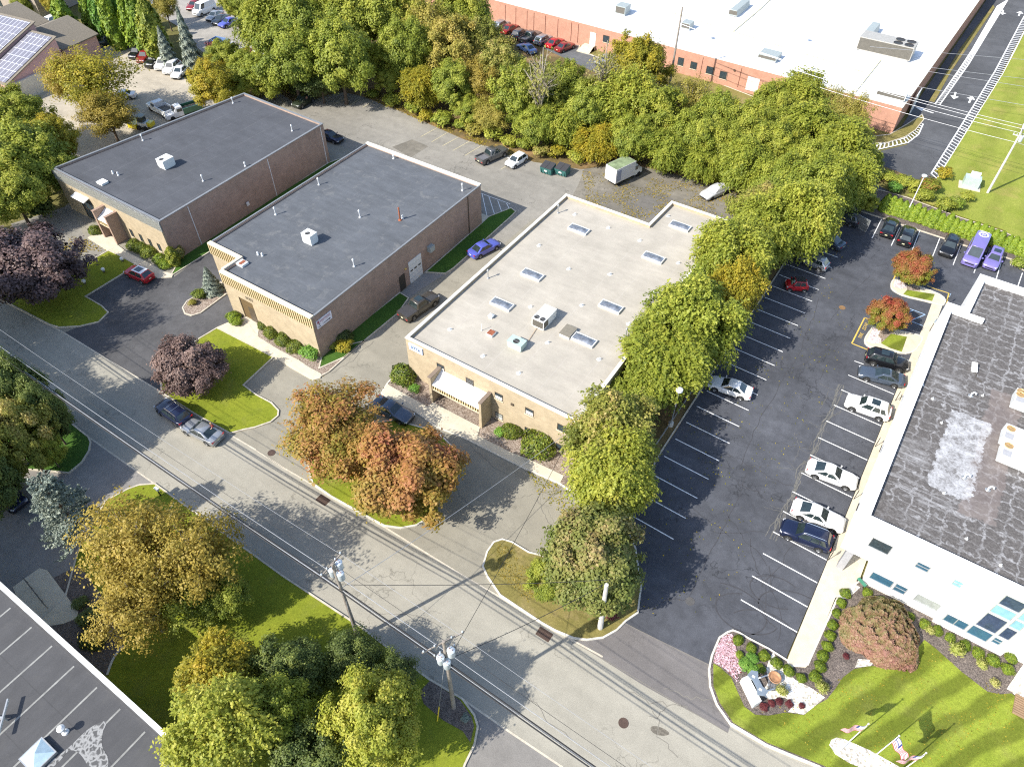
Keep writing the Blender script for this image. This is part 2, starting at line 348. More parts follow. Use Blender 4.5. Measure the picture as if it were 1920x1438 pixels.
FOL = {
 'green':  foliage('leaf_green', [(.08, (.090, .130, .018)), (.35, (.215, .265, .034)), (.6, (.370, .400, .056)), (.85, (.540, .520, .090)), (1, (.58, .52, .12))], .42),
 'lime':   foliage('leaf_lime', [(.08, (.090, .130, .016)), (.35, (.240, .285, .036)), (.6, (.400, .420, .060)), (.88, (.580, .530, .100))], .45),
 'dark':   foliage('leaf_dark', [(.1, (.045, .070, .020)), (.5, (.110, .150, .036)), (.8, (.220, .260, .058)), (1, (.36, .38, .09))], .3),
 'yellow': foliage('leaf_yellow', [(.1, (.13, .15, .016)), (.45, (.32, .30, .032)), (.7, (.50, .40, .04)), (.95, (.62, .42, .05))], .45),
 'olive':  foliage('leaf_olive', [(.1, (.15, .165, .03)), (.4, (.31, .285, .05)), (.7, (.48, .40, .09)), (.95, (.56, .42, .14))], .42),
 'brown':  foliage('leaf_brown', [(.08, (.14, .135, .022)), (.35, (.28, .225, .035)), (.65, (.44, .33, .062)), (.95, (.58, .44, .12))], .42),
 'orange': foliage('leaf_orange', [(.05, (.12, .15, .02)), (.30, (.27, .25, .038)), (.48, (.40, .27, .06)), (.66, (.46, .225, .085)), (.88, (.46, .135, .10))], .42),
 'redgreen': foliage('leaf_redgreen', [(.1, (0.109, 0.160, 0.017)), (.42, (0.246, 0.268, 0.029)), (.58, (0.377, 0.174, 0.065)), (.85, (0.435, 0.072, 0.058))], .42),
 'purple': foliage('leaf_purple', [(.1, (.026, .017, .022)), (.45, (.070, .045, .046)), (.75, (.19, .125, .115)), (.95, (.36, .26, .225))], .15),
 'plum': foliage('leaf_plum', [(.1, (.055, .032, .030)), (.45, (.15, .095, .080)), (.75, (.33, .23, .19)), (.95, (.50, .40, .31))], .25),
 'greenrust': foliage('leaf_greenrust', [(.1, (.055, .090, .022)), (.4, (.13, .17, .035)), (.62, (.24, .25, .065)), (.82, (.40, .29, .13)), (1, (.48, .30, .18))], .35),
 'mixed':  foliage('leaf_mixed', [(.08, (.090, .120, .022)), (.35, (.215, .240, .040)), (.58, (.350, .340, .070)), (.8, (.50, .38, .14)), (1, (.52, .33, .18))], .42),
 'blue':   foliage('needle_blue', [(.1, (.085, .115, .095)), (.45, (.185, .225, .185)), (.75, (.31, .34, .26)), (.98, (.40, .33, .12))], .15),
 'hedge':  foliage('leaf_hedge', [(.1, (0.083, 0.148, 0.013)), (.5, (0.173, 0.256, 0.017)), (.9, (0.305, 0.371, 0.030))], .15),
 'boxwood': foliage('leaf_boxwood', [(.1, (0.072, 0.126, 0.012)), (.5, (0.168, 0.246, 0.019)), (.9, (0.312, 0.372, 0.036))], .3),
 'yew':    foliage('leaf_yew', [(.1, (0.061, 0.101, 0.014)), (.5, (0.128, 0.169, 0.016)), (.9, (0.230, 0.250, 0.027))], .15),
 'juniper': foliage('needle_juniper', [(.1, (0.072, 0.169, 0.026)), (.5, (0.156, 0.312, 0.046)), (.9, (0.286, 0.442, 0.065))], .3),
 'japmaple': foliage('leaf_japmaple', [(.08, (.13, .14, .055)), (.38, (.24, .205, .085)), (.58, (.30, .185, .11)), (.9, (.29, .14, .11))], .25),
 'tuft':   foliage('blade_grass', [(.1, (0.132, 0.209, 0.022)), (.5, (0.286, 0.363, 0.044)), (.9, (0.572, 0.506, 0.220))], .42),
 'burgundy': foliage('leaf_burgundy', [(.1, (.05, .012, .018)), (.5, (.14, .03, .035)), (.9, (.28, .08, .07))], .3),
 'bare':   foliage('leaf_sparse', [(.1, (0.112, 0.136, 0.024)), (.5, (0.272, 0.272, 0.064)), (.9, (0.480, 0.384, 0.160))], .42),
}
PROTO = {}
def proto(kind):
    """list of (crown mesh, trunk mesh, R, H)"""
    if kind in PROTO: return PROTO[kind]
    out = []
    def put(P, N, T, R_, H, leaf, mb, asp=1.5, tb=bark, jitter=.4):
        S = leaf*(1+rng.uniform(-jitter, jitter, len(P)))
        cm = leaf_mesh(kind+'_crown', P, N, S, T, FOL['green'], asp)
        tm = None
        if mb is not None:
            o = mb.build('trunk', tb, None, True, 60); tm = o.data; bpy.data.objects.remove(o)
        out.append((cm, tm, R_, H))
    if kind == 'round':
        for _ in range(4):
            P, N, T, C = crown_pts(5, 10, 1.8, 210, 260, .86, lobes=.36, topbias=.3, shell=(.52, 1.06), fill=.1)
            put(P, N, T, 5, 10, .18, trunk_mb(8.2, .26, C[rng.choice(len(C), 16)]))
    elif kind == 'feather':      # ailanthus/walnut like: long drooping leaf sprays
        for _ in range(3):
            P, N, T, C = crown_pts(5, 10, 2.0, 125, 44, 1.1, lobes=.30, topbias=.4, shell=(.66, 1.05))
            # each point becomes a drooping spray of leaflets
            k = 7; d = unit(P-np.array([0, 0, 4.5])); d[:, 2] *= .3; d = unit(d+rng.normal(0, .45, d.shape)); t = np.linspace(0, 1.15, k)
            Q = (P[:, None, :]+d[:, None, :]*t[None, :, None]); Q[:, :, 2] -= (t**2*.45)[None, :]
            Q = Q+rng.normal(0, .07, Q.shape)
            put(Q.reshape(-1, 3), unit(np.repeat(N, k, 0)*.5+rng.normal(0, .3, (len(P)*k, 3))+np.array([0, 0, .7])), np.repeat(T, k), 5, 10, .225, trunk_mb(8, .24, C[rng.choice(len(C), 14)]))
    elif kind == 'thick':        # dense fine maples
        for _ in range(2):
            P, N, T, C = crown_pts(5, 9, .9, 170, 230, .85, lobes=.24, topbias=.25, shell=(.62, 1.05), fill=.3)
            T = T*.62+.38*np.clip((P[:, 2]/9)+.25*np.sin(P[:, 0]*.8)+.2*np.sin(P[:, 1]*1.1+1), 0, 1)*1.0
            put(P, N, T, 5, 9, .20, trunk_mb(7.5, .22, C[rng.choice(len(C), 14)], start=.15))
    elif kind == 'loose':        # thinning autumn crown, branches show
        for _ in range(3):
            P, N, T, C = crown_pts(5, 11, 2.6, 150, 150, 1.05, lobes=.34, topbias=.2, shell=(.4, 1.08), fill=.1)
            put(P, N, T, 5, 11, .175, trunk_mb(9.5, .24, C[rng.choice(len(C), 34)], fr=.2))
    elif kind == 'thin':         # see-through autumn crown: fine leaves, pale branches, ground shows through
        for _ in range(2):
            P, N, T, C = crown_pts(5, 10, 2.4, 240, 56, .95, lobes=.26, topbias=.1, shell=(.2, 1.04), fill=.0)
            put(P, N, T, 5, 10, .16, trunk_mb(8.6, .2, C[rng.choice(len(C), 60)], fr=.2), tb=bark_g)
    elif kind == 'bare':
        for _ in range(2):
            P, N, T, C = crown_pts(4, 11, 4, 70, 13, 1.0, lobes=.3, topbias=.1, shell=(.3, 1.0), fill=.1)
            put(P, N, T, 4, 11, .22, trunk_mb(10.5, .3, C[rng.choice(len(C), 60)], fr=.26), tb=bark_g)
    elif kind == 'cedar':        # layered blue sprays
        Pn = []; Nn = []; Tn = []; tips = []
        for i in range(95):
            z = 1.0+8.6*(i/95)**.9; L_ = (4.3*(1-(z/10.4)**1.3)+.3)*rng.uniform(.7, 1.12); a = i*2.4+rng.uniform(-.3, .3); u = np.array([math.cos(a), math.sin(a), rng.uniform(0, .28)]); s_ = np.array([-u[1], u[0], 0])
            tips.append(tuple(u*L_*.9+np.array([0, 0, z])))
            for j in range(16):
                f = rng.uniform(.25, 1); b = u*L_*f+np.array([0, 0, z]); side = rng.choice([-1, 1]); e = unit(u*.8+s_*side*.8+np.array([0, 0, .1])); ll = (1.15-f)*1.3+.25
                k = 9; t = np.linspace(0, ll, k)[:, None]
                q = b+e*t; q[:, 2] -= (t[:, 0]**2)*.06; Pn.append(q+rng.normal(0, .04, q.shape)); Nn.append(np.tile([0, 0, 1.0], (k, 1))+rng.normal(0, .45, (k, 3))); Tn.append(np.full(k, rng.uniform(.1, .8))+rng.uniform(0, .2, k))
        mb = MB(); mb.tube([(0, 0, 0), (0, 0, 5), (.1, 0, 10)], [.24, .16, .03], 7)
        for t in tips[::2]: mb.tube([(0, 0, max(.6, t[2]-.8)), t], [.06, .015], 4, cap=False)
        put(np.concatenate(Pn), unit(np.concatenate(Nn)), np.concatenate(Tn), 4.3, 10.4, .17, mb, asp=1.7)
    elif kind == 'spruce':
        for _ in range(2):
            n = 9000; z = rng.uniform(0, 1, n)**1.35; a = rng.uniform(0, 6.283, n); lay = .16*np.sin(z*46+2*np.sin(a*2+1)); wr = 1+.14*np.sin(a*7+z*30)
            rr = (1-z)**.85*2.0*wr*(1+lay)*rng.uniform(.72, 1, n)+.03
            P = np.stack([rr*np.cos(a), rr*np.sin(a), .3+z*7.2-rr*.16], 1); N = unit(np.stack([np.cos(a), np.sin(a), np.full(n, .7)], 1)+rng.normal(0, .35, (n, 3)))
            T = .25+.4*np.sin(z*46+2*np.sin(a*2+1))*.5+rng.uniform(0, .5, n)
            put(P, N, T, 2, 7.5, .22, MB().tube([(0, 0, 0), (0, 0, 7)], [.15, .02], 6), asp=1.8)
    elif kind == 'column':       # cypress row
        for _ in range(3):
            n = 5200; z = rng.uniform(0, 1, n); a = rng.uniform(0, 6.283, n); pr = np.sin(np.clip(z*.94+.06, 0, 1)**.75*3.1416)**.6
            wr = 1+.16*np.sin(a*3+z*9+rng.uniform(0, 6))+.12*np.sin(a*5-z*17)
            rr = pr*1.25*wr*rng.uniform(.6, 1, n)
            P = np.stack([rr*np.cos(a), rr*np.sin(a), .15+z*6.8], 1); N = unit(np.stack([np.cos(a), np.sin(a), np.full(n, .5)], 1)+rng.normal(0, .4, (n, 3)))
            put(P, N, .35+.3*np.sin(a*3+z*9)*.6+rng.uniform(-.2, .45, n), 1.25, 7, .24, MB().tube([(0, 0, 0), (0, 0, 6)], [.14, .03], 6), asp=1.8)
    elif kind == 'hedgecone':
        for _ in range(3):
            n = 1900; z = rng.uniform(0, 1, n); a = rng.uniform(0, 6.283, n); pr = np.sin(np.clip(z*.9+.1, 0, 1)**.6*3.1416)**.55
            rr = pr*.56*(1+.07*np.sin(a*4+z*12))*rng.uniform(.86, 1, n)
            P = np.stack([rr*np.cos(a), rr*np.sin(a), .05+z*2.35], 1); N = unit(np.stack([np.cos(a), np.sin(a), np.full(n, .35)], 1)+rng.normal(0, .3, (n, 3)))
            put(P, N, rng.uniform(0.1, .9, n), .6, 2.4, .13, MB().tube([(0, 0, 0), (0, 0, 1.9)], [.05, .02], 5))
    elif kind == 'ball':         # clipped shrub: dense, rounded, slightly irregular
        for _ in range(4):
            n = 2600; d = unit(rng.normal(size=(n, 3))); d[:, 2] = np.abs(d[:, 2])*1.0-.25*(rng.uniform(size=n) < .25); ph = rng.uniform(0, 6, 3)
            rr = (1+.09*np.sin(4*d[:, 0]+ph[0])+.08*np.sin(5*d[:, 1]+ph[1])+.05*np.sin(9*d[:, 2]+ph[2])+.04*np.sin(13*d[:, 0]-ph[1]))*rng.uniform(.84, 1.06, n)
            P = d*rr[:, None]*np.array([1, 1, .9])+np.array([0, 0, .22]); P[:, 2] = np.maximum(P[:, 2], .03)
            N = unit(d+rng.normal(0, .35, (n, 3))); T = .5+.3*np.sin(7*d[:, 0]+ph[1])*np.sin(7*d[:, 1]+ph[0])+rng.uniform(-.4, .4, n)
            put(P, N, T, 1, 1.12, .085, MB().tube([(0, 0, 0), (0, 0, .6)], [.05, .03], 5))
    elif kind == 'shrub':        # loose garden shrub
        for _ in range(3):
            P, N, T, C = crown_pts(1, 1.5, .05, 30, 55, .34, lobes=.3, topbias=.5, shell=(.45, 1.0))
            put(P, N, T, 1, 1.5, .12, trunk_mb(1.1, .05, C[:8], 5, start=.05))
    elif kind == 'dome':         # weeping japanese maple
        n = 24000; a = rng.uniform(0, 6.283, n); u = rng.uniform(0, 1, n)**.5; dn_ = .10*np.sin(a*6+2*np.sin(u*7))+.08*np.sin(a*11+u*13); zz = np.sqrt(np.clip(1-u*u, 0, 1))
        rid = np.sin(a*9+u*5)*np.sin(u*24+a*3)
        rr = u*3.3*(1+.10*np.sin(3*a+1)+.05*np.sin(7*a)); P = np.stack([rr*np.cos(a), rr*np.sin(a), zz*2.0*(1+dn_)+.24*rid+.15-rng.uniform(0, .45, n)], 1); P[:, 2] = np.maximum(P[:, 2], .06)
        N = unit(np.stack([np.cos(a)*u, np.sin(a)*u, zz+.35], 1)+rng.normal(0, .4, (n, 3)))
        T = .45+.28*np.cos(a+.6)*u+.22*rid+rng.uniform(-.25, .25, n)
        tips = [(2.4*math.cos(i*.7), 2.4*math.sin(i*.7), 1.2) for i in range(9)]
        put(P, N, T, 3.3, 2.3, .15, trunk_mb(1.7, .13, tips, start=.4), asp=1.8)
    elif kind == 'tuft':
        n = 900; a = rng.uniform(0, 6.283, n); t = rng.uniform(.1, 1, n); lean = rng.uniform(.1, 1, n)
        P = np.stack([np.cos(a)*t*lean, np.sin(a)*t*lean, .75*t-.35*t*t*lean+.02], 1); N = unit(np.stack([np.cos(a), np.sin(a), np.full(n, .9)], 1)+rng.normal(0, .5, (n, 3)))
        put(P, N, t*.8+rng.uniform(0, .2, n), 1, .75, .09, None, asp=3.2)
    PROTO[kind] = out; return out
_pick = {}
def plant(name, kind, pal, x, y, rw, hw, label, cat, group=None, z=0.0, rz=None, tb=None):
    lst = proto(kind); i = _pick.get(kind, 0); _pick[kind] = i+1; cm, tm, R_, H = lst[i % len(lst)]
    t = thing(name, label, cat, (x, y, z), rnd.uniform(0, 6.28) if rz is None else rz, group); t.scale = (rw/R_, rw/R_, hw/H)
    c = bpy.data.objects.new('crown' if tm is not None else 'foliage', cm); col.objects.link(c); c.parent = t
    c.material_slots[0].link = 'OBJECT'; c.material_slots[0].material = FOL[pal]
    if tm is not None:
        s = bpy.data.objects.new('trunk' if hw > 2.6 else 'stem', tm); col.objects.link(s); s.parent = t
        if tb: s.material_slots[0].link = 'OBJECT'; s.material_slots[0].material = tb
    return t
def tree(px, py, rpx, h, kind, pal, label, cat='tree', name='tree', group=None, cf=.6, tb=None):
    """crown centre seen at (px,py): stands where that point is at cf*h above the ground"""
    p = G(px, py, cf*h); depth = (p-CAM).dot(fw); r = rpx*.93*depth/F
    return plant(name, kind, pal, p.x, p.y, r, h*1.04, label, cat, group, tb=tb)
def shrub(px, py, rpx, kind, pal, label, name='shrub', cat='shrub', group=None, hr=1.15, z=.1, h=None):
    p = G(px, py, .45); depth = (p-CAM).dot(fw); r = rpx*depth/F
    return plant(name, kind, pal, p.x, p.y, r, h or r*hr, label, cat, group, z=z)
# ================================================================ ground, roads, lawns (the setting)
M_street = asphalt('street_asphalt', (.32, .300, .248), crack=.55, patch=.10, fine=.12)
M_lot = asphalt('lot_asphalt', (.072, .076, .088), crack=.75, seal=.35, patch=.28, fine=.35)
M_drive_dark = asphalt('drive_asphalt_dark', (.085, .084, .086), crack=.5, patch=.25, fine=.3)
M_drive = asphalt('drive_asphalt_pale', (.262, .243, .195), crack=.5, patch=.10, fine=.14)
M_back = asphalt('back_lot_asphalt', (.245, .230, .200), crack=.7, seal=.0, patch=.16, fine=.2, scale=.07)
M_backdirt = asphalt('old_asphalt_with_leaves', (.175, .160, .132), crack=.6, patch=.25, fine=.35, spots=.6)
M_apron = asphalt('apron_asphalt', (.160, .148, .142), crack=.3, patch=.14, fine=.15)
M_neigh = asphalt('neighbour_asphalt', (.225, .212, .195), crack=.5, patch=.16, fine=.2)
M_far = asphalt('gravel_yard', (.40, .355, .28), crack=0, patch=.18, fine=.2, spots=.2)
M_far2 = asphalt('gravel_yard_grey', (.30, .28, .25), crack=0, patch=.2, fine=.25, spots=.25)
M_whlot = asphalt('employee_lot', (.12, .125, .13), crack=.3)
M_whroad = asphalt('service_road', (.085, .087, .092), crack=.4, seal=.2, patch=.28, fine=.2)
M_grass = grass('lawn_grass', (.150, .185, .016), (.235, .260, .026), dryamt=.45)
M_grass_r = grass('lawn_grass_mown', (.145, .185, .020), (.185, .220, .028), dryamt=.35, stripes=(R(62), 2.3, .28))
M_grass_f = grass('field_grass', (.185, .225, .030), (.260, .275, .055), dry=(.34, .27, .09), dryamt=.5, stripes=(R(88), 5.2, .07))
M_grass_dry = grass('verge_grass', (.17, .15, .045), (.24, .20, .07), dry=(.33, .25, .13), dryamt=.8)
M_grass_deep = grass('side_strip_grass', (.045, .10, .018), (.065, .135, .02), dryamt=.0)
M_floor = grass('woodland_floor', (.085, .070, .030), (.19, .135, .06), dry=(.32, .20, .10), dryamt=.7)
M_terrain = grass('terrain', (.11, .11, .035), (.20, .17, .06), dryamt=.5)
M_mulch = speckle('mulch_dark', (.075, .062, .056), (.12, .10, .088), (.20, .165, .14), 16)
M_mulch_b = speckle('mulch_brown', (.14, .10, .075), (.24, .19, .15), (.36, .30, .25), 12)
M_stone = speckle('white_stones', (.33, .30, .25), (.62, .58, .50), (.85, .82, .76), 7)
M_pinkstone = speckle('pink_stones', (.30, .22, .22), (.60, .50, .50), (.80, .72, .74), 8)
M_conc = plain('concrete_walk', (.56, .50, .385), .9, var=.10, scale=1.2)
M_kerb = plain('kerb_concrete', (.50, .45, .36), .9, var=.2, scale=2.5)
M_kerb_w = plain('kerb_white', (.58, .55, .48), .9, var=.15, scale=2.5)
M_white = plain('paint_white_line', (.80, .80, .78), .7, var=.14, scale=4)
M_yellow = plain('paint_yellow_line', (.62, .43, .09), .7, var=.18, scale=4)
M_paleyellow = plain('paint_worn_yellow', (.50, .44, .27), .8, var=.25, scale=5)
M_blue = plain('paint_blue_line', (.35, .50, .68), .8, var=.2, scale=5)

def sheet(name, pts, z, mat, px=True):
    p = g2(pts) if px else pts
    return struct(MB().poly([(x, y, z) for x, y in ccw(p)]), name, mat)
def raised(name, pts, mat, z=.10, kerb=None, kw=.16, kz=.135, px=True, sm=0, lab=None):
    p = g2(pts) if px else pts
    p = ccw(p)
    if sm: p = smooth2(p, True, sm)
    o = struct(MB().prism(p, -.05, z), name, mat)
    if kerb:
        q = inset(p, -kw+.004)
        struct(MB().ring(q, kw, -.04, kz), 'kerb', kerb)
    return o
terrain = struct(MB().poly([(-900, -400, -.12), (900, -400, -.12), (900, 1600, -.12), (-900, 1600, -.12)]), 'terrain', M_terrain)
sheet('car_park', [(-104, 21.5), (-104, 39), (-112, 60), (-104, 90), (-75, 125), (-4, 110), (-4, 30), (-4, 24.0), (-12, 22.5), (-50, 21.8)], 0, M_drive, px=False)
# street, wide enough to run out of frame at both ends
Nline = g2([(-130, 487), (0, 562), (95, 611), (120, 624), (277, 720), (322, 747), (372, 779), (430, 814), (479, 843), (530, 876), (587, 909), (622, 932), (705, 978), (755, 1009), (847, 1066), (870, 1080), (937, 1119), (1017, 1169), (1042, 1181), (1077, 1202), (1130, 1231)])
Nline = [(-150, 20.5)]+Nline
Sline = [(-150, 14.9)]+g2([(135, 796), (167, 820), (290, 907), (357, 955), (530, 1080), (675, 1175), (802, 1272), (867, 1310), (955, 1371), (1055, 1438)])+[(60, 19.0)]
Nr = g2([(1370, 1357), (1437, 1397), (1537, 1438)])
sheet('street', Sline+[(60, 32.0)]+Nr[::-1]+[(-3.0, 24.9)]+Nline[::-1][1:], .008, M_street, px=False)
# neighbour lots south of the street
sheet('neighbour_driveway', [(-40, 900), (60, 880), (150, 868), (135, 796), (167, 820), (290, 907), (280, 960), (200, 1100), (60, 1180), (-120, 1250), (-300, 1100)], .004, M_neigh)
sheet('side_driveway', [(867, 1310), (955, 1371), (1055, 1438), (1200, 1560), (1000, 1700), (860, 1500), (872, 1430), (890, 1395), (896, 1362), (890, 1342)], .004, M_neigh)
# dark left driveway, back lots
sheet('left_driveway', [(120, 624), (150, 612), (185, 604), (202, 585), (190, 575), (159, 557), (235, 511), (290, 522), (325, 520), (397, 468), (455, 430), (560, 560), (470, 612), (407, 617), (313, 680), (302, 702), (305, 737)], .004, M_drive_dark)
sheet('left_forecourt', [(160, 447), (205, 470), (159, 497), (60, 470), (20, 420), (85, 400), (130, 385)], .004, M_back)
sheet('rear_lot', [(500, 160), (683, 170), (905, 262), (1100, 305), (1100, 345), (1060, 420), (1000, 410), (930, 470), (760, 330), (610, 260)], .004, M_back)
sheet('rear_lot_patch', [(735, 276), (773, 262), (803, 275), (770, 296)], .008, M_backdirt)
sheet('rear_lot_worn', [(1100, 305), (1260, 320), (1400, 350), (1420, 420), (1330, 480), (1150, 420), (1060, 395), (1085, 345)], .006, M_backdirt)
sheet('tar_patch', [(1160, 372), (1205, 362), (1262, 372), (1255, 420), (1180, 405)], .010, asphalt('tar_patch', (.15, .14, .125), crack=.2))
# right lot and apron
sheet('right_lot', [(-14, 27.0), (-12.6, 60), (-12.6, 100), (-8, 112), (3, 108), (40, 96), (40, 70), (5.9, 70), (5.9, 40), (5.8, 30), (2, 28), (-2.5, 26.5), (-10.4, 27.0)], .004, M_lot, px=False)
sheet('entrance_apron', [(1077, 1203), (1135, 1192), (1172, 1168), (1330, 1245), (1335, 1262), (1345, 1320), (1370, 1357), (1365, 1373), (1204, 1283)], .012, M_apron)
# far lots
sheet('gravel_yard', [(-40, 330), (90, 140), (150, 60), (262, 95), (350, 150), (460, 165), (560, 165), (400, 205), (240, 270), (60, 340)], .004, M_far)
sheet('upper_yard', [(280, -20), (420, -40), (500, 40), (520, 120), (430, 140), (370, 90), (350, 60), (300, 30)], .006, M_far2)
sheet('employee_lot', [(820, 10), (900, 28), (960, 42), (1150, 108), (1260, 150), (1400, 230), (1480, 300), (1300, 300), (1100, 200), (940, 110), (850, 80)], .004, M_whlot)
whr = [(1480, 262), (1560, 285), (1640, 286), (1700, 272), (1730, 240), (1690, 238), (1720, 190), (1850, 0), (1880, -40), (1985, -40), (1925, 45), (1870, 150), (1757, 332), (1700, 345), (1600, 330), (1500, 315)]
sheet('service_road', whr, .006, M_whroad)
raised('far_field', [(1759, 333), (1880, 140), (1925, 55), (1990, -60), (2400, -60), (2300, 600), (2000, 500), (1930, 460), (1880, 430), (1800, 405), (1700, 365), (1745, 348)], M_grass_f, z=.02)
raised('warehouse_verge', [(1085, 95), (1180, 130), (1260, 165), (1440, 215), (1425, 188), (1300, 140), (1200, 100), (1090, 78)], M_grass_dry, z=.08, kerb=M_kerb)
raised('warehouse_side_verge', [(1700, 235), (1728, 217), (1731, 225), (1715, 245), (1695, 258), (1664, 268), (1600, 272), (1590, 262), (1668, 254)], M_grass_dry, z=.08, kerb=M_kerb)
raised('service_road_verge', [(1752, 192), (1783, 135), (1865, 15), (1862, 10), (1800, 92), (1742, 190)], M_grass_dry, z=.06)
# lawns and beds
raised('front_lawn', [(-140, 487), (0, 560), (95, 609), (112, 614), (150, 612), (185, 604), (202, 587), (190, 575), (159, 557), (235, 511), (253, 497), (205, 471), (159, 497), (60, 470), (-60, 420)], M_grass, kerb=M_kerb)
raised('front_lawn', [(305, 735), (302, 702), (313, 681), (375, 636), (407, 617), (479, 654), (511, 671), (455, 723), (480, 742), (508, 757), (521, 771), (520, 780), (507, 791), (478, 801), (458, 805), (432, 812), (372, 779), (322, 747)], M_grass, kerb=M_kerb)
raised('tree_island', [(580, 867), (581, 882), (588, 906), (622, 930), (705, 976), (722, 985), (752, 989), (780, 984), (802, 971), (822, 942), (850, 895), (858, 850), (830, 822), (800, 806), (740, 790), (640, 800), (590, 835)], M_grass, kerb=M_kerb_w)
raised('entrance_island', [(959, 1018), (942, 1013), (927, 1018), (915, 1035), (907, 1062), (915, 1080), (939, 1115), (1017, 1167), (1042, 1181), (1076, 1195), (1100, 1198), (1130, 1194), (1155, 1180), (1172, 1163), (1194, 1148), (1200, 1100), (1190, 1030), (1165, 965), (1095, 942), (1060, 1000), (1020, 1045), (990, 1037)], M_grass_dry, kerb=M_kerb_w)
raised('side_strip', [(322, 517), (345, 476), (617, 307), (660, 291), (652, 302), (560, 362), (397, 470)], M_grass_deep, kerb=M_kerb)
raised('planting_bed', [(344, 578), (348, 588), (360, 592), (376, 587), (426, 550), (414, 531), (352, 566)], M_mulch_b, kerb=M_kerb)
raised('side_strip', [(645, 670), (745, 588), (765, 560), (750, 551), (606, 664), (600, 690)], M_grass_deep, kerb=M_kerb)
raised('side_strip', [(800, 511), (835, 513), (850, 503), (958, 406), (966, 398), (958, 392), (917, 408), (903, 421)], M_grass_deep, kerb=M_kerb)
raised('loading_pad', [(752, 551), (765, 560), (802, 535), (835, 514), (800, 510), (767, 536)], plain('pad_concrete', (.24, .23, .215), .9, var=.12), z=.03)
raised('gravel_bed', [(460, 597), (484, 632), (522, 656), (560, 676), (602, 705), (616, 697), (645, 671), (680, 642), (606, 660)], M_mulch_b, z=.09, kerb=M_kerb)
raised('planting_bed', [(717, 738), (727, 721), (745, 700), (800, 700), (905, 745), (1077, 862), (1100, 900), (1091, 934), (1050, 906), (987, 879), (880, 825), (820, 800), (780, 772), (730, 746)], M_mulch_b, z=.09, kerb=M_kerb_w)
# concrete walks
raised('pavement', [(165, 447), (175, 440), (200, 442), (217, 447), (220, 460), (240, 475), (275, 492), (310, 511), (325, 515), (323, 521), (296, 523), (275, 511), (255, 498), (235, 486), (200, 470)], M_conc, z=.13)
raised('pavement', [(407, 615), (425, 607), (460, 596), (474, 592), (488, 600), (484, 632), (522, 657), (560, 679), (603, 702), (601, 710), (587, 714), (545, 690), (511, 668), (479, 653)], M_conc, z=.13)
raised('pavement', [(717, 736), (727, 721), (732, 725), (802, 764), (812, 756), (900, 802), (896, 818), (959, 850), (992, 862), (1057, 893), (1050, 907), (987, 880), (959, 866), (880, 826), (820, 801), (780, 774), (730, 747), (720, 743)], M_conc, z=.14)
raised('rear_step', [(903, 402), (918, 407), (903, 421), (900, 421)], M_conc, z=.13)
raised('pavement', g2([(1476, 1236), (1478, 1250), (1510, 1252), (1516, 1245), (1565, 1122)])+[(8.9, 43.2), (8.9, 76), (7.2, 78.0)]+g2([(1771, 562), (1757, 552), (1747, 569), (1736, 600)])+[(5.95, 76.0), (5.95, 42)], M_conc, z=.13, px=False)
# woods floor between the lots and along the right lot
raised('tree_belt_ground', [(430, 205), (520, 165), (560, 200), (600, 182), (650, 168), (683, 182), (720, 195), (760, 210), (820, 240), (870, 262), (905, 272), (950, 285), (1000, 304), (1090, 318), (1140, 311), (1200, 312), (1262, 326), (1330, 346), (1372, 353), (1397, 372)], M_floor, z=.02) if 0 else None
belt = g2([(440, 200), (520, 172), (560, 197), (600, 184), (640, 172), (683, 182), (720, 197), (770, 217), (820, 240), (870, 262), (905, 272), (950, 285), (1000, 304), (1090, 318), (1140, 311), (1200, 312), (1262, 326), (1330, 346), (1372, 353), (1398, 375)])+[(-19.6, 84), (-19.6, 41.5)]+g2([(1100, 905), (1097, 940), (1165, 958), (1217, 882), (1268, 808)])+[(-12.5, 60), (-12.5, 100), (-8, 111), (-4, 117), (-14, 119), (-40, 117), (-62, 122), (-80, 127), (-100, 140), (-135, 170), (-175, 175), (-190, 150), (-130, 100)]
raised('tree_belt_ground', belt, M_floor, z=.05, px=False)
struct(MB().strip([(-10.9, 30.6), (-12.2, 46), (-12.3, 60), (-12.3, 78), (-12.4, 99)], .15, -.02, .13), 'kerb', M_kerb)
# right-hand islands
def isle(outer, grassp, stonep, mulchp, concp):
    p = smooth2(ccw(g2(outer)), True, 1); q = inset(p, -.15)
    struct(MB().prism(p, -.05, .115), 'island', M_conc); struct(MB().ring(q, .155, -.04, .14), 'kerb', M_kerb_w)
    for nm, pp, m, z in (('island_lawn', grassp, M_grass_r, .125), ('island_stones', stonep, M_pinkstone, .130), ('island_mulch', mulchp, M_mulch_b, .123)):
        sheet(nm, pp, z, m)
isle([(1671, 540), (1672, 530), (1678, 525), (1700, 531), (1757, 551), (1771, 561), (1770, 575), (1740, 566), (1695, 556), (1677, 547)], [(1693, 553), (1700, 545), (1752, 553), (1747, 566), (1705, 557)], [(1674, 539), (1676, 529), (1686, 526), (1698, 533), (1700, 541), (1688, 543)], [(1698, 531), (1725, 540), (1724, 547), (1700, 546), (1699, 539)], None)
isle([(1621, 642), (1625, 630), (1640, 612), (1665, 618), (1700, 625), (1727, 631), (1727, 640), (1712, 660), (1693, 664), (1640, 652), (1629, 651)], [(1651, 645), (1670, 627), (1700, 633), (1690, 661), (1668, 654)], [(1624, 641), (1630, 628), (1638, 613), (1648, 613), (1650, 622), (1645, 632), (1652, 636), (1648, 645), (1633, 645)], [(1649, 614), (1672, 620), (1676, 625), (1652, 644), (1650, 634), (1643, 628)], None)
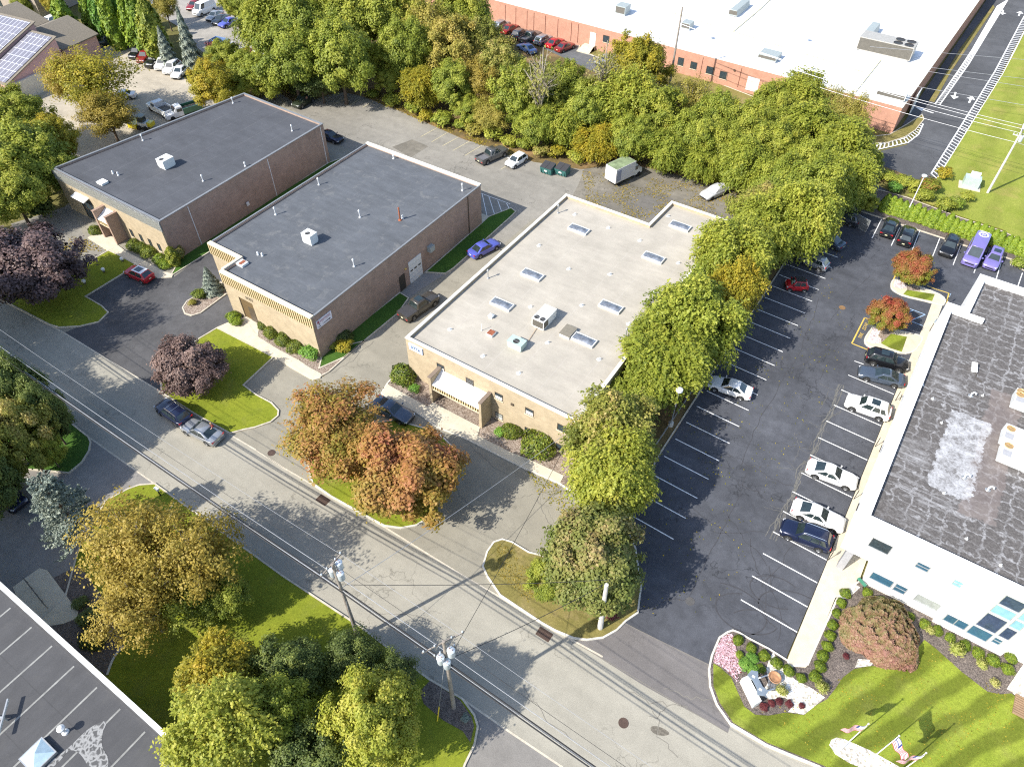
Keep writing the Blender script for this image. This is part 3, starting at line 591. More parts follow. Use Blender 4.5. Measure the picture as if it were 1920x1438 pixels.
# hedge bed along the top of the right lot
raised('hedge_bed', [(1600, 392), (1627, 401), (1655, 410), (1687, 421), (1722, 432), (1765, 446), (1802, 459), (1850, 473), (1882, 482), (1897, 487), (1896, 497), (1925, 509), (1960, 515), (1990, 480), (1930, 460), (1880, 436), (1800, 410), (1700, 372), (1620, 350)], M_mulch, kerb=M_kerb)
# garden in front of the white office
gp = g2([(1365, 1187), (1350, 1197), (1336, 1230), (1331, 1255), (1333, 1287), (1345, 1320), (1371, 1357), (1437, 1396), (1537, 1437)])+[(24, 29.5), (60, 33), (60, 43.2), (9.0, 43.2)]+g2([(1570, 1125), (1515, 1248), (1478, 1252), (1475, 1240), (1440, 1218), (1405, 1200), (1385, 1188), (1374, 1184)])
raised('garden_bed', gp, M_mulch, z=.10, kerb=M_kerb_w, px=False)
sheet('garden_lawn', [(1337, 1244), (1350, 1252), (1370, 1270), (1380, 1292), (1395, 1325), (1415, 1340), (1440, 1342), (1472, 1336), (1507, 1341), (1525, 1325), (1550, 1311), (1565, 1292), (1580, 1270), (1600, 1255), (1630, 1249), (1665, 1250), (1710, 1227), (1732, 1200), (1752, 1215), (1802, 1260), (1850, 1297), (1875, 1302), (1895, 1300), (1907, 1310), (1912, 1340), (1990, 1430), (2100, 1500), (1990, 1560), (1700, 1500), (1535, 1432), (1437, 1392), (1374, 1355), (1349, 1318), (1337, 1286)], .118, M_grass_r)
sheet('garden_stones', [(1450, 1222), (1458, 1250), (1478, 1258), (1490, 1275), (1520, 1290), (1546, 1308), (1526, 1325), (1507, 1340), (1477, 1335), (1488, 1320), (1470, 1308), (1440, 1312), (1425, 1300), (1440, 1280), (1436, 1255), (1442, 1235)], .124, M_stone)
sheet('garden_stones', [(1566, 1120), (1573, 1098), (1600, 1094), (1612, 1102), (1590, 1122), (1572, 1125)], .124, M_stone)
sheet('garden_stones', [(1602, 1252), (1608, 1236), (1640, 1238), (1632, 1249)], .124, M_stone)
sheet('garden_stones', [(1925, 1235), (1886, 1292), (1896, 1298), (1910, 1312), (1990, 1340), (2000, 1240)], .124, M_stone)
sheet('flagpole_bed', [(1554, 1397), (1558, 1387), (1568, 1383), (1582, 1386), (1630, 1407), (1677, 1433), (1720, 1458), (1700, 1475), (1640, 1450), (1590, 1430), (1565, 1414)], .125, M_stone)
# lawns south of the street
raised('south_lawn', [(242, 918), (262, 911), (290, 909), (357, 957), (530, 1082), (675, 1177), (802, 1274), (866, 1312), (888, 1342), (894, 1362), (888, 1395), (870, 1432), (845, 1500), (700, 1600), (500, 1600), (330, 1480), (60, 1180), (125, 1120), (150, 1030), (200, 940)], M_grass, kerb=M_kerb)
sheet('mulch_bed', [(807, 1276), (787, 1297), (795, 1320), (830, 1350), (868, 1371), (882, 1392), (889, 1362), (884, 1343), (862, 1312)], .112, M_mulch)
sheet('shrub_bed', [(150, 1060), (235, 1175), (232, 1212), (212, 1240), (200, 1268), (60, 1150), (90, 1090)], .112, M_mulch)
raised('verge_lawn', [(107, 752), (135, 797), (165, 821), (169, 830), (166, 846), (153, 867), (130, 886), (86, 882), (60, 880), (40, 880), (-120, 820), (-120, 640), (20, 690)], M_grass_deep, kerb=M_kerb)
raised('entry_walk', [(25, 1102), (52, 1082), (75, 1066), (90, 1070), (148, 1148), (145, 1160), (120, 1170), (60, 1180)], M_conc, z=.13)
struct(MB().strip(smooth2(g2([(232, 1212), (218, 1228), (210, 1243), (202, 1266)]), False, 1), .18, .1, .17), 'stone_edging', M_kerb_w)
# flush concrete gutter along the north and south edge of the street
struct(MB().strip(Nline[1:], .16, -.03, .016), 'gutter', M_kerb)
struct(MB().strip(Nr, .16, -.03, .14), 'kerb', M_kerb_w)
struct(MB().strip(Sline[:-1], .16, -.03, .016), 'gutter', M_kerb)
# NW grass
sheet('yard_lawn', [(10, 48), (75, 20), (100, 28), (98, 38), (60, 58), (30, 50)], .02, grass('yard_grass', (.16, .21, .02), (.22, .26, .03), dryamt=.1))
sheet('yard_lawn', [(90, 72), (150, 58), (195, 52), (215, 60), (205, 72), (150, 80), (120, 90), (98, 80)], .02, M_grass_f)

# ---------------------------------------------------------------- painted markings
ml = MB(); my = MB(); mp_ = MB(); mb_ = MB(); ZM = .0165
def line(mb, a, b, w=.11, z=ZM, px=True):
    if px: a, b = g2([a, b])
    mb.strip([a, b], w, z, z)
for k in range(0, 24):
    y = 37.9+2.745*k
    if y < 92: line(ml, (-11.7 if y < 60 else -12.0, y+.15), (-6.75, y), px=False)
for k in range(0, 14):
    y = 35.5+2.745*k
    if k < 12 or k == 12: line(ml, (.75, y+.15), (5.85, y), px=False)
line(ml, (1602, 677), (1619, 683))
for a, b in [((1635, 447), (1653, 411)), ((1671, 461), (1687, 427)), ((1709, 473), (1724, 434)), ((1747, 485), (1762, 447)), ((1787, 497), (1801, 461)), ((1826, 512), (1840, 474)), ((1867, 526), (1879, 486)), ((1908, 538), (1917, 512)), ((1942, 552), (1954, 520))]: line(ml, a, b)
for a, b in [((904, 364), (913, 405)), ((916, 367), (930, 411)), ((933, 376), (942, 401)), ((950, 382), (956, 394)), ((899, 362), (957, 383))]: line(ml, a, b, .1)
for a, b in [((595, 186), (602, 190)), ((602, 190), (621, 180)), ((625, 197), (652, 184)), ((657, 197), (682, 182)), ((680, 202), (700, 190)), ((700, 209), (722, 197)), ((789, 257), (820, 240)), ((809, 267), (841, 248)), ((830, 274), (861, 257)), ((849, 283), (883, 264)), ((872, 292), (904, 273)), ((939, 318), (965, 303)), ((893, 305), (918, 291))]: line(mp_, a, b, .11)
for L_ in ([(1672, 531), (1679, 516), (1697, 521), (1712, 526)], [(1738, 536), (1756, 543), (1779, 550), (1774, 572)], [(1645, 604), (1621, 596), (1597, 644), (1627, 656)]):
    for i in range(len(L_)-1): line(my, L_[i], L_[i+1], .16)
line(my, (1156, 962), (1213, 880), .14); line(my, (-4.5, 25.0), (-12, 24.4), .001, px=False)
for a, b in [((1700, 577), (1735, 590)), ((1692, 596), (1730, 611)), ((1706, 602), (1735, 590)), ((1696, 588), (1712, 582))]: line(mb_, a, b, .1)
struct(ml, 'white_markings', M_white); struct(my, 'yellow_markings', M_yellow); struct(mp_, 'worn_markings', M_paleyellow); struct(mb_, 'blue_markings', M_blue)
def bandladder(La, Lb, step=1.05, w=.16):
    mb = MB(); A = [Vector(p) for p in g2(La)]; B = [Vector(p) for p in g2(Lb)]
    mb.strip([tuple(p) for p in A], .2, .012, .012); mb.strip([tuple(p) for p in B], .2, .012, .012)
    def at(P, t):
        ls = [(P[i+1]-P[i]).length for i in range(len(P)-1)]; d = t*sum(ls)
        for i, l_ in enumerate(ls):
            if d <= l_ or i == len(ls)-1: return P[i].lerp(P[i+1], min(1, d/l_))
            d -= l_
    n = int(sum((A[i+1]-A[i]).length for i in range(len(A)-1))/step)
    for i in range(n+1): t = i/n; mb.strip([tuple(at(A, t)), tuple(at(B, t))], .2, .0125, .0125)
    struct(mb, 'ladder_markings', M_white)
bandladder([(1746, 326), (1865, 135), (1917, 37), (1950, -20)], [(1757, 335), (1880, 140), (1928, 45), (1965, -20)])
bandladder([(1640, 282), (1702, 268), (1722, 253), (1731, 233)], [(1645, 272), (1695, 260), (1713, 247), (1722, 231)], .9)
bandladder([(1762, 197), (1780, 172), (1817, 120), (1832, 95), (1890, 0)], [(1753, 196), (1770, 172), (1805, 121), (1822, 95), (1870, 12)])
def arrow(px, py, ang, s=1.6):
    p = G(px, py); c, s_ = math.cos(ang), math.sin(ang); mb = MB()
    q = [(-.1, -1), (.1, -1), (.1, .1), (.45, .1), (0, 1), (-.45, .1), (-.1, .1)]
    mb.poly([(p.x+s*(x*c-y*s_), p.y+s*(x*s_+y*c), .0125) for x, y in q]); struct(mb, 'arrow_marking', M_white)
arrow(1880, 24, R(185)); arrow(1912, 26, R(0)); arrow(1790, 180, R(185)); arrow(1820, 187, R(0)); arrow(1733, 207, R(80))
def text_mesh(s, size, name, mat, mw, ext=.01, parent=None):
    cu = bpy.data.curves.new(name, 'FONT'); cu.body = s; cu.size = size; cu.extrude = ext; cu.align_x = 'CENTER'; cu.align_y = 'CENTER'
    o = bpy.data.objects.new(name, cu); col.objects.link(o)
    dg = bpy.context.evaluated_depsgraph_get(); me = bpy.data.meshes.new_from_object(o.evaluated_get(dg)); bpy.data.objects.remove(o)
    me.materials.clear(); me.materials.append(mat)
    o = bpy.data.objects.new(name, me); col.objects.link(o)
    if parent: o.parent = parent; mw = Matrix.Translation(-parent.location) @ mw
    o.matrix_basis = mw; return o
for s_, px, py in (('ZONE', 1622.5, 612), ('FIRE', 1614.5, 629)):
    p = G(px, py, .015); tag(text_mesh(s_, .56, 'fire_zone_marking', M_yellow, Matrix.Translation(p) @ Matrix.Rotation(R(90), 4, 'Z'), .0), kind='structure')
# cracks, sealed joints and tyre marks
def wander(a, b, amp, n=14):
    a, b = Vector(a), Vector(b); d = (b-a); nn = Vector((-d.y, d.x)).normalized(); o = 0; P = []
    for i in range(n+1): o += rnd.uniform(-1, 1)*amp; P.append(tuple(a+d*(i/n)+nn*o*(1-abs(2*i/n-1)*.3)))
    return P
ck = MB(); cb = MB(); tm = MB()
for a, b in (((1290, 1120), (1385, 880)), ((1385, 880), (1470, 700)), ((1470, 700), (1560, 640)), ((1240, 1130), (1290, 1125)), ((1340, 1000), (1480, 1010)), ((1400, 870), (1500, 905)), ((1350, 850), (1410, 880)), ((1480, 690), (1540, 560)), ((1600, 610), (1560, 720)), ((1430, 1100), (1500, 1000)), ((1360, 960), (1440, 1060)), ((1440, 1060), (1450, 1200)), ((1410, 1010), (1440, 1170)), ((1560, 600), (1640, 520)), ((1445, 830), (1520, 845)), ((1380, 900), (1440, 940)), ((1640, 500), (1710, 470)), ((1300, 950), (1370, 1000))): ck.strip(wander(*g2([a, b]), .22), .055, .0145, .0145)
for k in range(5):
    L_ = g2([(1578+rnd.uniform(-5, 5), 722), (1563, 762), (1545, 795), (1530, 832), (1514, 866), (1498, 900), (1481, 938), (1462, 972), (1444, 1010)])
    for i in range(len(L_)-1): cb.strip(wander((L_[i][0]+rnd.uniform(-.25, .25), L_[i][1]), (L_[i+1][0]+rnd.uniform(-.25, .25), L_[i+1][1]), .12, 9), rnd.uniform(.05, .12), .0148+k*.0002, .0148+k*.0002)
for px, py in ((1575, 735), (1550, 745), (1560, 780), (1530, 800), (1520, 850), (1490, 880), (1500, 840), (1470, 960)):
    for _ in range(3): p = Vector(g2([(px, py)])[0]); a = rnd.uniform(0, 6.28); cb.strip(wander(p, p+Vector((math.cos(a), math.sin(a)))*rnd.uniform(1, 2.4), .12, 8), .04, .0145, .0145)
for (px, py), r_, a0, a1 in (((1490, 1150), 3.0, 0, 4.4), ((1455, 1110), 2.2, 1, 5.5), ((1400, 1150), 2.6, 2, 6.4), ((1360, 1140), 3.4, -1, 2.0), ((1430, 1185), 2.8, 0, 3.0)):
    c = Vector(g2([(px, py)])[0]); tm.strip([tuple(c+Vector((math.cos(t), .7*math.sin(t)))*r_*(1+.1*math.sin(2*t))) for t in [a0+(a1-a0)*i/26 for i in range(27)]], .10, .0142, .0142)
struct(ck, 'crack_lines', plain('crack_dark', (.052, .052, .058), .95)); struct(cb, 'crack_lines', plain('crack_dusty', (.125, .122, .112), .95, var=.3)); struct(tm, 'tyre_marks', plain('tyre_mark', (.050, .050, .056), .9, var=.2))
js = MB()
for a, b, amp in (((1077, 1204), (1365, 1373), .02), ((1172, 1168), (1331, 1246), .02), ((480, 842), (530, 876), .03), ((1245, 1290), (1330, 1300), .25), ((1180, 1300), (1290, 1330), .3), ((1215, 1340), (1250, 1320), .2), ((560, 970), (640, 1010), .1), ((700, 1150), (820, 1180), .2), ((980, 1290), (1080, 1380), .2), ((1270, 1420), (1230, 1330), .25), ((870, 830), (960, 880), .3), ((900, 960), (1000, 930), .3), ((1010, 930), (1040, 990), .2), ((620, 700), (700, 640), .3), ((850, 900), (930, 1000), .3)): js.strip(wander(*g2([a, b]), amp), .05, .0165, .0165)
struct(js, 'crack_lines', plain('crack_grey', (.20, .185, .155), .95))
# iron work in the ground
M_iron = plain('cast_iron', (.10, .065, .05), .7, .3, var=.2); M_iron2 = plain('cast_iron_grey', (.12, .115, .11), .6, .3)
for px, py, lab, m in ((509, 849, 'rusty round manhole cover in the driveway mouth left of the orange trees', M_iron), (1169, 1355, 'rusty round manhole cover in the street near the bottom', M_iron), (1294, 1127, 'grey round manhole cover in the dark right parking lot', M_iron2), (1579, 577, 'tan round manhole cover in the middle of the right parking lot', plain('tan_iron', (.22, .13, .06), .7))):
    p = G(px, py); mb = MB().lathe([(0, 0), (.40, 0), (.40, .028), (.36, .03), (.34, .024), (0, .026)], p.x, p.y, 24)
    for k in range(5): mb.box(p.x-.24, p.x+.24, p.y-.26+k*.12, p.y-.23+k*.12, .024, .031)
    tag(mb.build('manhole_cover', m), lab, 'manhole cover')
for px, py, lab in ((613, 930, 'brown storm drain grate at the kerb of the orange tree island'), (1027, 1179, 'brown storm drain grate at the kerb of the entrance island')):
    p = G(px, py); p.y -= .55; mb = MB().box(p.x-.65, p.x+.65, p.y-.42, p.y+.42, 0, .018)
    for k in range(9): mb.box(p.x-.58+k*.14, p.x-.53+k*.14, p.y-.38, p.y+.38, .018, .032)
    tag(mb.build('storm_drain', M_iron), lab, 'storm drain')
ph = smooth2(g2([(1219, 1362), (1228, 1360), (1243, 1364), (1257, 1374), (1250, 1379), (1232, 1378), (1221, 1371)]), True, 2)
struct(MB().poly([(x, y, .0135) for x, y in ccw(ph)]), 'pothole_patch', plain('pothole', (.14, .125, .10), .95, var=.4, scale=6))
# fallen leaves (nobody could count them)
def scatter(name, pts, n, size, mat, z=.03, px=True):
    P = g2(pts) if px else pts; xs = [p[0] for p in P]; ys = [p[1] for p in P]; out = []
    def inside(x, y):
        c = False; j = len(P)-1
        for i in range(len(P)):
            if (P[i][1] > y) != (P[j][1] > y) and x < (P[j][0]-P[i][0])*(y-P[i][1])/(P[j][1]-P[i][1])+P[i][0]: c = not c
            j = i
        return c
    while len(out) < n:
        x, y = rnd.uniform(min(xs), max(xs)), rnd.uniform(min(ys), max(ys))
        if inside(x, y) and math.sin(x*.9+1)*math.sin(y*.7)+rnd.random() > .35: out.append((x, y, z+rnd.uniform(0, .02)))
    P_ = np.array(out); m = len(P_)
    me = leaf_mesh(name, P_, unit(rng.normal(0, .3, (m, 3))+np.array([0, 0, 1])), size*rng.uniform(.5, 1.3, m), rng.uniform(0, 1, m), mat, 1.3)
    o = bpy.data.objects.new(name, me); col.objects.link(o)
    return tag(o, kind='stuff')
def leaves(lab, *a, **k): o = scatter('fallen_leaves', *a, **k); tag(o, lab, 'leaves')
LF = FOL['yellow']; LO = FOL['brown']
leaves('yellow fallen leaves scattered over the worn rear lot', [(1090, 320), (1390, 352), (1400, 430), (1270, 385), (1205, 415), (1100, 380)], 2600, .17, LO)
leaves('yellow fallen leaves on the pavement end by the beige building', [(985, 880), (1060, 900), (1095, 940), (1080, 985), (1010, 930)], 420, .13, LF)
leaves('brown fallen leaves on the dry island below the dense tree', [(935, 1020), (1000, 1040), (1040, 1150), (1010, 1150), (925, 1070)], 500, .12, LO, z=.11)
leaves('pale fallen leaves scattered over the right parking lot', [(1180, 1000), (1330, 735), (1560, 520), (1600, 640), (1420, 1000), (1330, 1180), (1200, 1150)], 420, .11, LF)
leaves('orange fallen leaves along the edge of the tree belt', [(683, 183), (905, 275), (1000, 306), (1000, 296), (905, 262), (700, 175)], 1500, .2, LO, z=.06)
leaves('orange fallen leaves on the dark lot under the shade trees', [(1440, 430), (1580, 400), (1620, 420), (1560, 520), (1470, 520)], 160, .14, LO)
leaves('small fallen leaves scattered over the mown garden lawn', [(1340, 1250), (1420, 1345), (1600, 1260), (1750, 1220), (1900, 1310), (1900, 1437), (1540, 1430)], 700, .09, LF, z=.122)
leaves('brown fallen leaves in the driveway beside the left building', [(60, 430), (165, 450), (200, 470), (150, 490)], 500, .18, LO)
# ground cover flowers
o = scatter('flower_bed', [(1366, 1189), (1373, 1192), (1380, 1225), (1394, 1262), (1390, 1280), (1380, 1278), (1362, 1256), (1338, 1242), (1341, 1222), (1352, 1198)], 2600, .13, foliage('petals', [(.1, (.13, .12, .02)), (.3, (.22, .08, .06)), (.5, (.62, .40, .46)), (.9, (.80, .62, .66))], .2), z=.16)
tag(o, 'pink and white flowering ground cover at the tip of the garden', 'flowers')
# ================================================================ buildings
BR_tan = brick('brick_tan', (.43, .350, .235), (.385, .31, .205), (.42, .36, .27))
BR_side = brick('brick_brown', (.38, .265, .205), (.32, .225, .175), (.38, .305, .25), stain=.35)
BR_red = brick('brick_red', (.46, .245, .175), (.43, .23, .16), (.46, .27, .2))
M_roofgrey = roofing('roof_membrane_grey', (.076, .080, .090), seam=(.17, .17, .175, .55), axis='X', per=2.9, streak=.10)
M_roofgrey2 = roofing('roof_membrane_grey_dusty', (.098, .106, .118), seam=(.15, .155, .16, .6), axis='X', per=3.05, streak=.14, dirt=(.20, .20, .195, .45))
M_roofbeige = roofing('roof_membrane_beige', (.390, .357, .300), seam=(.47, .44, .40, .45), axis='X', per=3.1, streak=.08, dirt=(.36, .32, .275, .35))
M_roofwhite = roofing('roof_membrane_white', (.74, .74, .735), seam=(.62, .62, .60, .3), axis='X', per=3.4, streak=.04, dirt=(.30, .28, .25, .55))
M_roofbl = roofing('roof_membrane_charcoal', (.074, .074, .077), streak=.10, dirt=(.10, .098, .095, .3), seam=(.035, .035, .035, .5), axis='Y', per=2.9)
M_trim_tan = plain('coping_tan', (.66, .57, .42), .5, var=.06); M_trim_grey = plain('coping_grey', (.25, .26, .27), .5, .3, var=.1)
M_trim_w = plain('coping_pale', (.68, .64, .56), .5, var=.06); M_trim_bl = plain('coping_white', (.72, .74, .72), .45, var=.08)
M_rib_tan = plain('rib_tan', (.60, .48, .27), .5, var=.05); M_rib_grey = plain('rib_grey', (.40, .40, .36), .5, var=.05); M_dark = plain('recess_dark', (.05, .042, .03), .8)
M_recess = plain('recess_brown', (.13, .085, .035), .8)  # fascia backing coloured darker, painting in shade between the ribs
M_glass = plain('window_glass', (.035, .050, .060), .08, 0, var=.3, spec=.8); M_glass_b = plain('window_glass_blue', (.05, .13, .20), .06, .2, var=.25, scale=.8, spec=.9)  # uneven tone in the glass colours stands in for reflections
M_glass_d = plain('window_glass_navy', (.045, .07, .125), .1, .2, var=.25, spec=.8); M_glass_g = plain('window_shade_grey', (.30, .32, .30), .4)
M_glass_c = plain('window_glass_cyan', (.22, .42, .52), .1, .1, var=.15)
M_blind = plain('window_blind', (.72, .70, .64), .6); M_frame = plain('window_frame_bronze', (.09, .07, .05), .5)
M_stucco = plain('stucco_white', (.84, .84, .83), .85, var=.03, scale=.7); M_alu = plain('aluminium', (.62, .64, .66), .35, .6)
M_unit = plain('unit_white', (.72, .73, .71), .5, .1, var=.06); M_unitgrey = plain('unit_grey', (.36, .40, .39), .5, .2, var=.1); M_unitteal = plain('unit_teal', (.42, .54, .49), .5, .1)
M_louver = plain('louver_dark', (.13, .12, .10), .6, .3); M_fan = plain('fan_dark', (.06, .055, .05), .5, .4); M_rust = plain('rust', (.27, .085, .04), .9, var=.4)
M_pipe = plain('pipe_white', (.66, .67, .67), .5, .1); M_galv = plain('galvanised', (.45, .46, .46), .4, .6); M_stonecap = plain('fin_cap', (.20, .155, .12), .8)
M_metalroof = plain('awning_white', (.78, .79, .80), .35, .1, var=.04)
M_skyl = plain('skylight_dome', (.20, .22, .25), .06, .35, var=.6, scale=1.6, spec=.9, coat=.6)

def building(name, label, foot, H, wall, roofm, cop, par_h=.35, par_w=.25, cop_h=.10, cop_w=.34):
    c = Vector((sum(p[0] for p in foot)/len(foot), sum(p[1] for p in foot)/len(foot), 0))
    b = wthing(name, label, 'building', c); foot = ccw(foot)
    wl = part(MB().prism(foot, -.1, H-par_h), 'wall', wall, b)
    part(MB().ring(foot, par_w, H-par_h, H-cop_h), 'parapet', wall if cop_h else roofm, b)
    part(MB().ring(inset(foot, -.05), cop_w, H-cop_h, H), 'coping', cop, b)
    r_ = part(MB().poly([(x, y, H-par_h+.012) for x, y in inset(foot, par_w-.01)]), 'roof', roofm, b)
    return b, wl, r_
def win_y(b, x0, x1, z0, z1, Y, glass=None, frame=None, sill=True, bars=0, blind=0, hb=0, fw_=.06):
    """window on a wall that faces -y"""
    frame = frame or M_frame; mb = MB(); d = .05
    for a in ((x0, x1, z1-fw_, z1), (x0, x1, z0, z0+fw_), (x0, x0+fw_, z0+fw_, z1-fw_), (x1-fw_, x1, z0+fw_, z1-fw_)): mb.box(a[0], a[1], Y-d, Y+.02, a[2], a[3])
    for i in range(bars): xx = x0+(x1-x0)*(i+1)/(bars+1); mb.box(xx-fw_/2, xx+fw_/2, Y-d, Y+.02, z0+fw_, z1-fw_)
    for i in range(hb): zz = z0+(z1-z0)*(i+1)/(hb+1); mb.box(x0+fw_, x1-fw_, Y-d+.004, Y+.02, zz-fw_/2, zz+fw_/2)
    w_ = part(mb, 'window', frame, b)
    o = MB().box(x0+fw_, x1-fw_, Y-.015, Y+.01, z0+fw_, z1-fw_).build('pane', glass or M_glass, w_)
    if blind: MB().box(x0+fw_+.01, x1-fw_-.01, Y-.022, Y-.016, z0+fw_, z0+fw_+(z1-z0-2*fw_)*blind).build('blind', M_blind, w_)
    if sill: MB().box(x0-.06, x1+.06, Y-.10, Y, z0-.09, z0-.004).build('sill', M_trim_tan, w_)
    return w_
def fluted(b, x0, x1, z0, z1, Y, rib, back, step=.26, name='fascia'):
    mb = MB().box(x0, x1, Y-.10, Y+.0, z0, z1, 1)
    n = int((x1-x0)/step)
    for i in range(n+1): xx = x0+(x1-x0)*i/n; mb.box(xx-step*.22, xx+step*.22, Y-.22, Y-.10, z0+.02, z1-.02, 0)
    return part(mb, name, [rib, back], b)
def canopy(b, xl, xr, Y, proj, H, zt, zf, cap, wall, roofm=None):
    """two brick fin walls with a ribbed metal awning between them"""
    for x in (xl, xr):
        f = part(MB().box(x-.17, x+.17, Y-proj, Y, 0, H), 'fin_wall', wall, b)
        MB().box(x-.22, x+.22, Y-proj-.05, Y, H, H+.08).build('cap', cap, f)
    mb = MB(); x0, x1 = xl+.17, xr-.17; mb.add([(x0, Y, zt), (x1, Y, zt), (x1, Y-proj+.12, zf), (x0, Y-proj+.12, zf), (x0, Y, zt-.08), (x1, Y, zt-.08), (x1, Y-proj+.12, zf-.08), (x0, Y-proj+.12, zf-.08)], [(0, 3, 2, 1), (4, 5, 6, 7), (0, 1, 5, 4), (2, 3, 7, 6)])
    n = max(3, int((x1-x0)/.42))
    for i in range(n+1):
        x = x0+.03+(x1-x0-.06)*i/n; mb.add([(x-.02, Y, zt+.06), (x+.02, Y, zt+.06), (x+.02, Y-proj+.10, zf+.06), (x-.02, Y-proj+.10, zf+.06), (x-.02, Y, zt), (x+.02, Y, zt), (x+.02, Y-proj+.10, zf), (x-.02, Y-proj+.10, zf)], [(0, 3, 2, 1), (0, 4, 7, 3), (1, 2, 6, 5), (2, 3, 7, 6)])
    part(mb, 'awning', M_metalroof, b)
    fluted(b, x0+.02, x1-.02, zf-.62, zf-.09, Y-proj+.33, M_rib_tan, M_dark, .3, 'awning_fascia')
    part(MB().box(x0, x1, Y-proj+.10, Y-proj+.2, zf-.72, zf-.625), 'awning_beam', M_trim_tan, b)

# --- left building
B1 = [tuple(G(99, 315, 6.4)[:2]), (-79.9, 39.6), (-80.8, 70.0), tuple(G(457.5, 174.3, 6.4)[:2])]
b1, w1, r1 = building('warehouse', 'low tan brick building with dark grey roof and grey ribbed front band, farthest left', B1, 6.4, BR_side, M_roofgrey, M_trim_grey, cop_w=.30)
Y = 39.55
xl = B1[0][0]+.1
part(MB().box(xl, -79.95, Y-.16, Y+.1, -.05, 4.86), 'front_wall', BR_tan, b1)
fluted(b1, xl-.05, -79.85, 4.87, 6.28, Y, M_rib_grey, plain('recess_grey', (.16, .165, .165), .7), .24)
Yf = Y-.16
canopy(b1, -92.4, -89.75, Yf, 1.75, 4.3, 4.0, 3.1, BR_side, BR_side)
for x0 in (-88.3, -86.3, -84.4, -82.5): win_y(b1, x0, x0+.62, .95, 2.15, Yf, sill=True)
win_y(b1, -98.6, -95.6, .15, 3.7, Yf, glass=M_glass, bars=2, hb=1, sill=False, fw_=.1)
part(MB().obox((-97.3, Yf-.45, 4.0), (3.0, 0, 0), (0, .95, .28), (0, 0, .09)), 'awning', M_metalroof, b1)
part(MB().box(-91.9, -90.3, Yf-.06, Yf, 0, 2.3), 'door', M_frame, b1)
for y_ in (44.0, 58.3, 69.3): part(MB().box(-80.2-.12-(y_-39.6)*.03+.28, -80.2-(y_-39.6)*.03+.36, y_-.05, y_+.05, 0, 6.1), 'downspout', M_pipe, b1)
part(MB().box(-80.02, -79.86, 52.6, 53.0, 1.6, 2.1), 'meter_box', M_pipe, b1)
# --- middle building
B2 = [(-71.3, 40.2), (-65.7, 40.2), (-65.7, 37.2), (-51.0, 37.2), (-51.2, 69.6), (-71.6, 69.6)]
b2, w2, r2 = building('warehouse', 'tan brick building with grey roof and tan ribbed front band, in the middle', B2, 6.25, BR_side, M_roofgrey2, M_trim_grey, cop_w=.22)
xe0, xe1 = -63.7, -61.3
part(MB().box(-71.3, -65.72, 40.2-.14, 40.3, -.05, 4.58), 'front_wall', BR_tan, b2)
mbw = MB().box(-65.72, xe0, 37.06, 37.3, -.05, 4.58); mbw.box(xe1, -51.02, 37.06, 37.3, -.05, 4.58); mbw.box(xe0, xe1, 37.06, 37.3, 3.35, 4.58)
part(mbw, 'front_wall', BR_tan, b2)
part(MB().box(-65.84, -65.7, 37.06, 40.06, -.05, 4.58), 'return_wall', BR_tan, b2)
fluted(b2, -71.35, -65.95, 4.60, 6.10, 40.2, M_rib_tan, M_recess, .36); fluted(b2, -65.75, -51.0, 4.60, 6.10, 37.2, M_rib_tan, M_recess, .36)
part(MB().box(-71.36, -66.0, 39.96, 40.5, 6.1, 6.33), 'front_coping', M_trim_tan, b2); part(MB().box(-65.78, -50.98, 36.96, 37.5, 6.1, 6.33), 'front_coping', M_trim_tan, b2); part(MB().box(-66.0, -65.60, 37.5, 40.5, 6.1, 6.32), 'front_coping', M_trim_tan, b2); part(MB().box(-71.6, -51.2, 69.3, 69.75, 6.1, 6.36), 'rear_coping', M_trim_w, b2)
part(MB().box(xe0, xe1, 37.18, 37.22, 0, 3.35), 'entrance_recess', M_recess, b2)
part(MB().box(xe1-1.2, xe1-.15, 37.10, 37.18, 0, 2.3), 'door', M_frame, b2)
text_mesh('55222', .5, 'house_number', M_frame, Matrix.Translation((-61.6, 37.04, 3.95)) @ Matrix.Rotation(R(90), 4, 'X'), .015, b2)
XS = -51.05
def xe(y): return -51.0-(y-37.2)*.2/32.4
d_ = part(MB().box(xe(54.6)-.02, xe(54.6)+.08, 53.5, 56.0, .0, 3.3), 'loading_door', M_unit, b2)
for k in range(1, 5): MB().box(xe(54.6)+.08, xe(54.6)+.09, 53.5, 56.0, k*.66-.01, k*.66+.01).build('panel_joint', M_galv, d_)
for k in range(3): MB().box(xe(54.6)+.082, xe(54.6)+.10, 53.7+k*.8, 54.15+k*.8, 1.75, 1.95).build('pane', M_dark, d_)
part(MB().box(xe(52)-.02, xe(52)+.06, 51.5, 52.6, 0, 2.3), 'side_door', M_dark, b2)
part(MB().box(xe(57.9), xe(57.9)+.55, 57.4, 58.3, 2.6, 3.4), 'wall_unit', M_unitgrey, b2)
part(MB().box(xe(52.9), xe(52.9)+.18, 52.75, 52.95, 2.75, 2.9), 'wall_lamp', plain('lamp_amber', (.8, .55, .15), .4), b2)
part(MB().box(xe(67), xe(67)+.10, 66.5, 66.6, 0, 6.0), 'downspout', M_frame, b2)
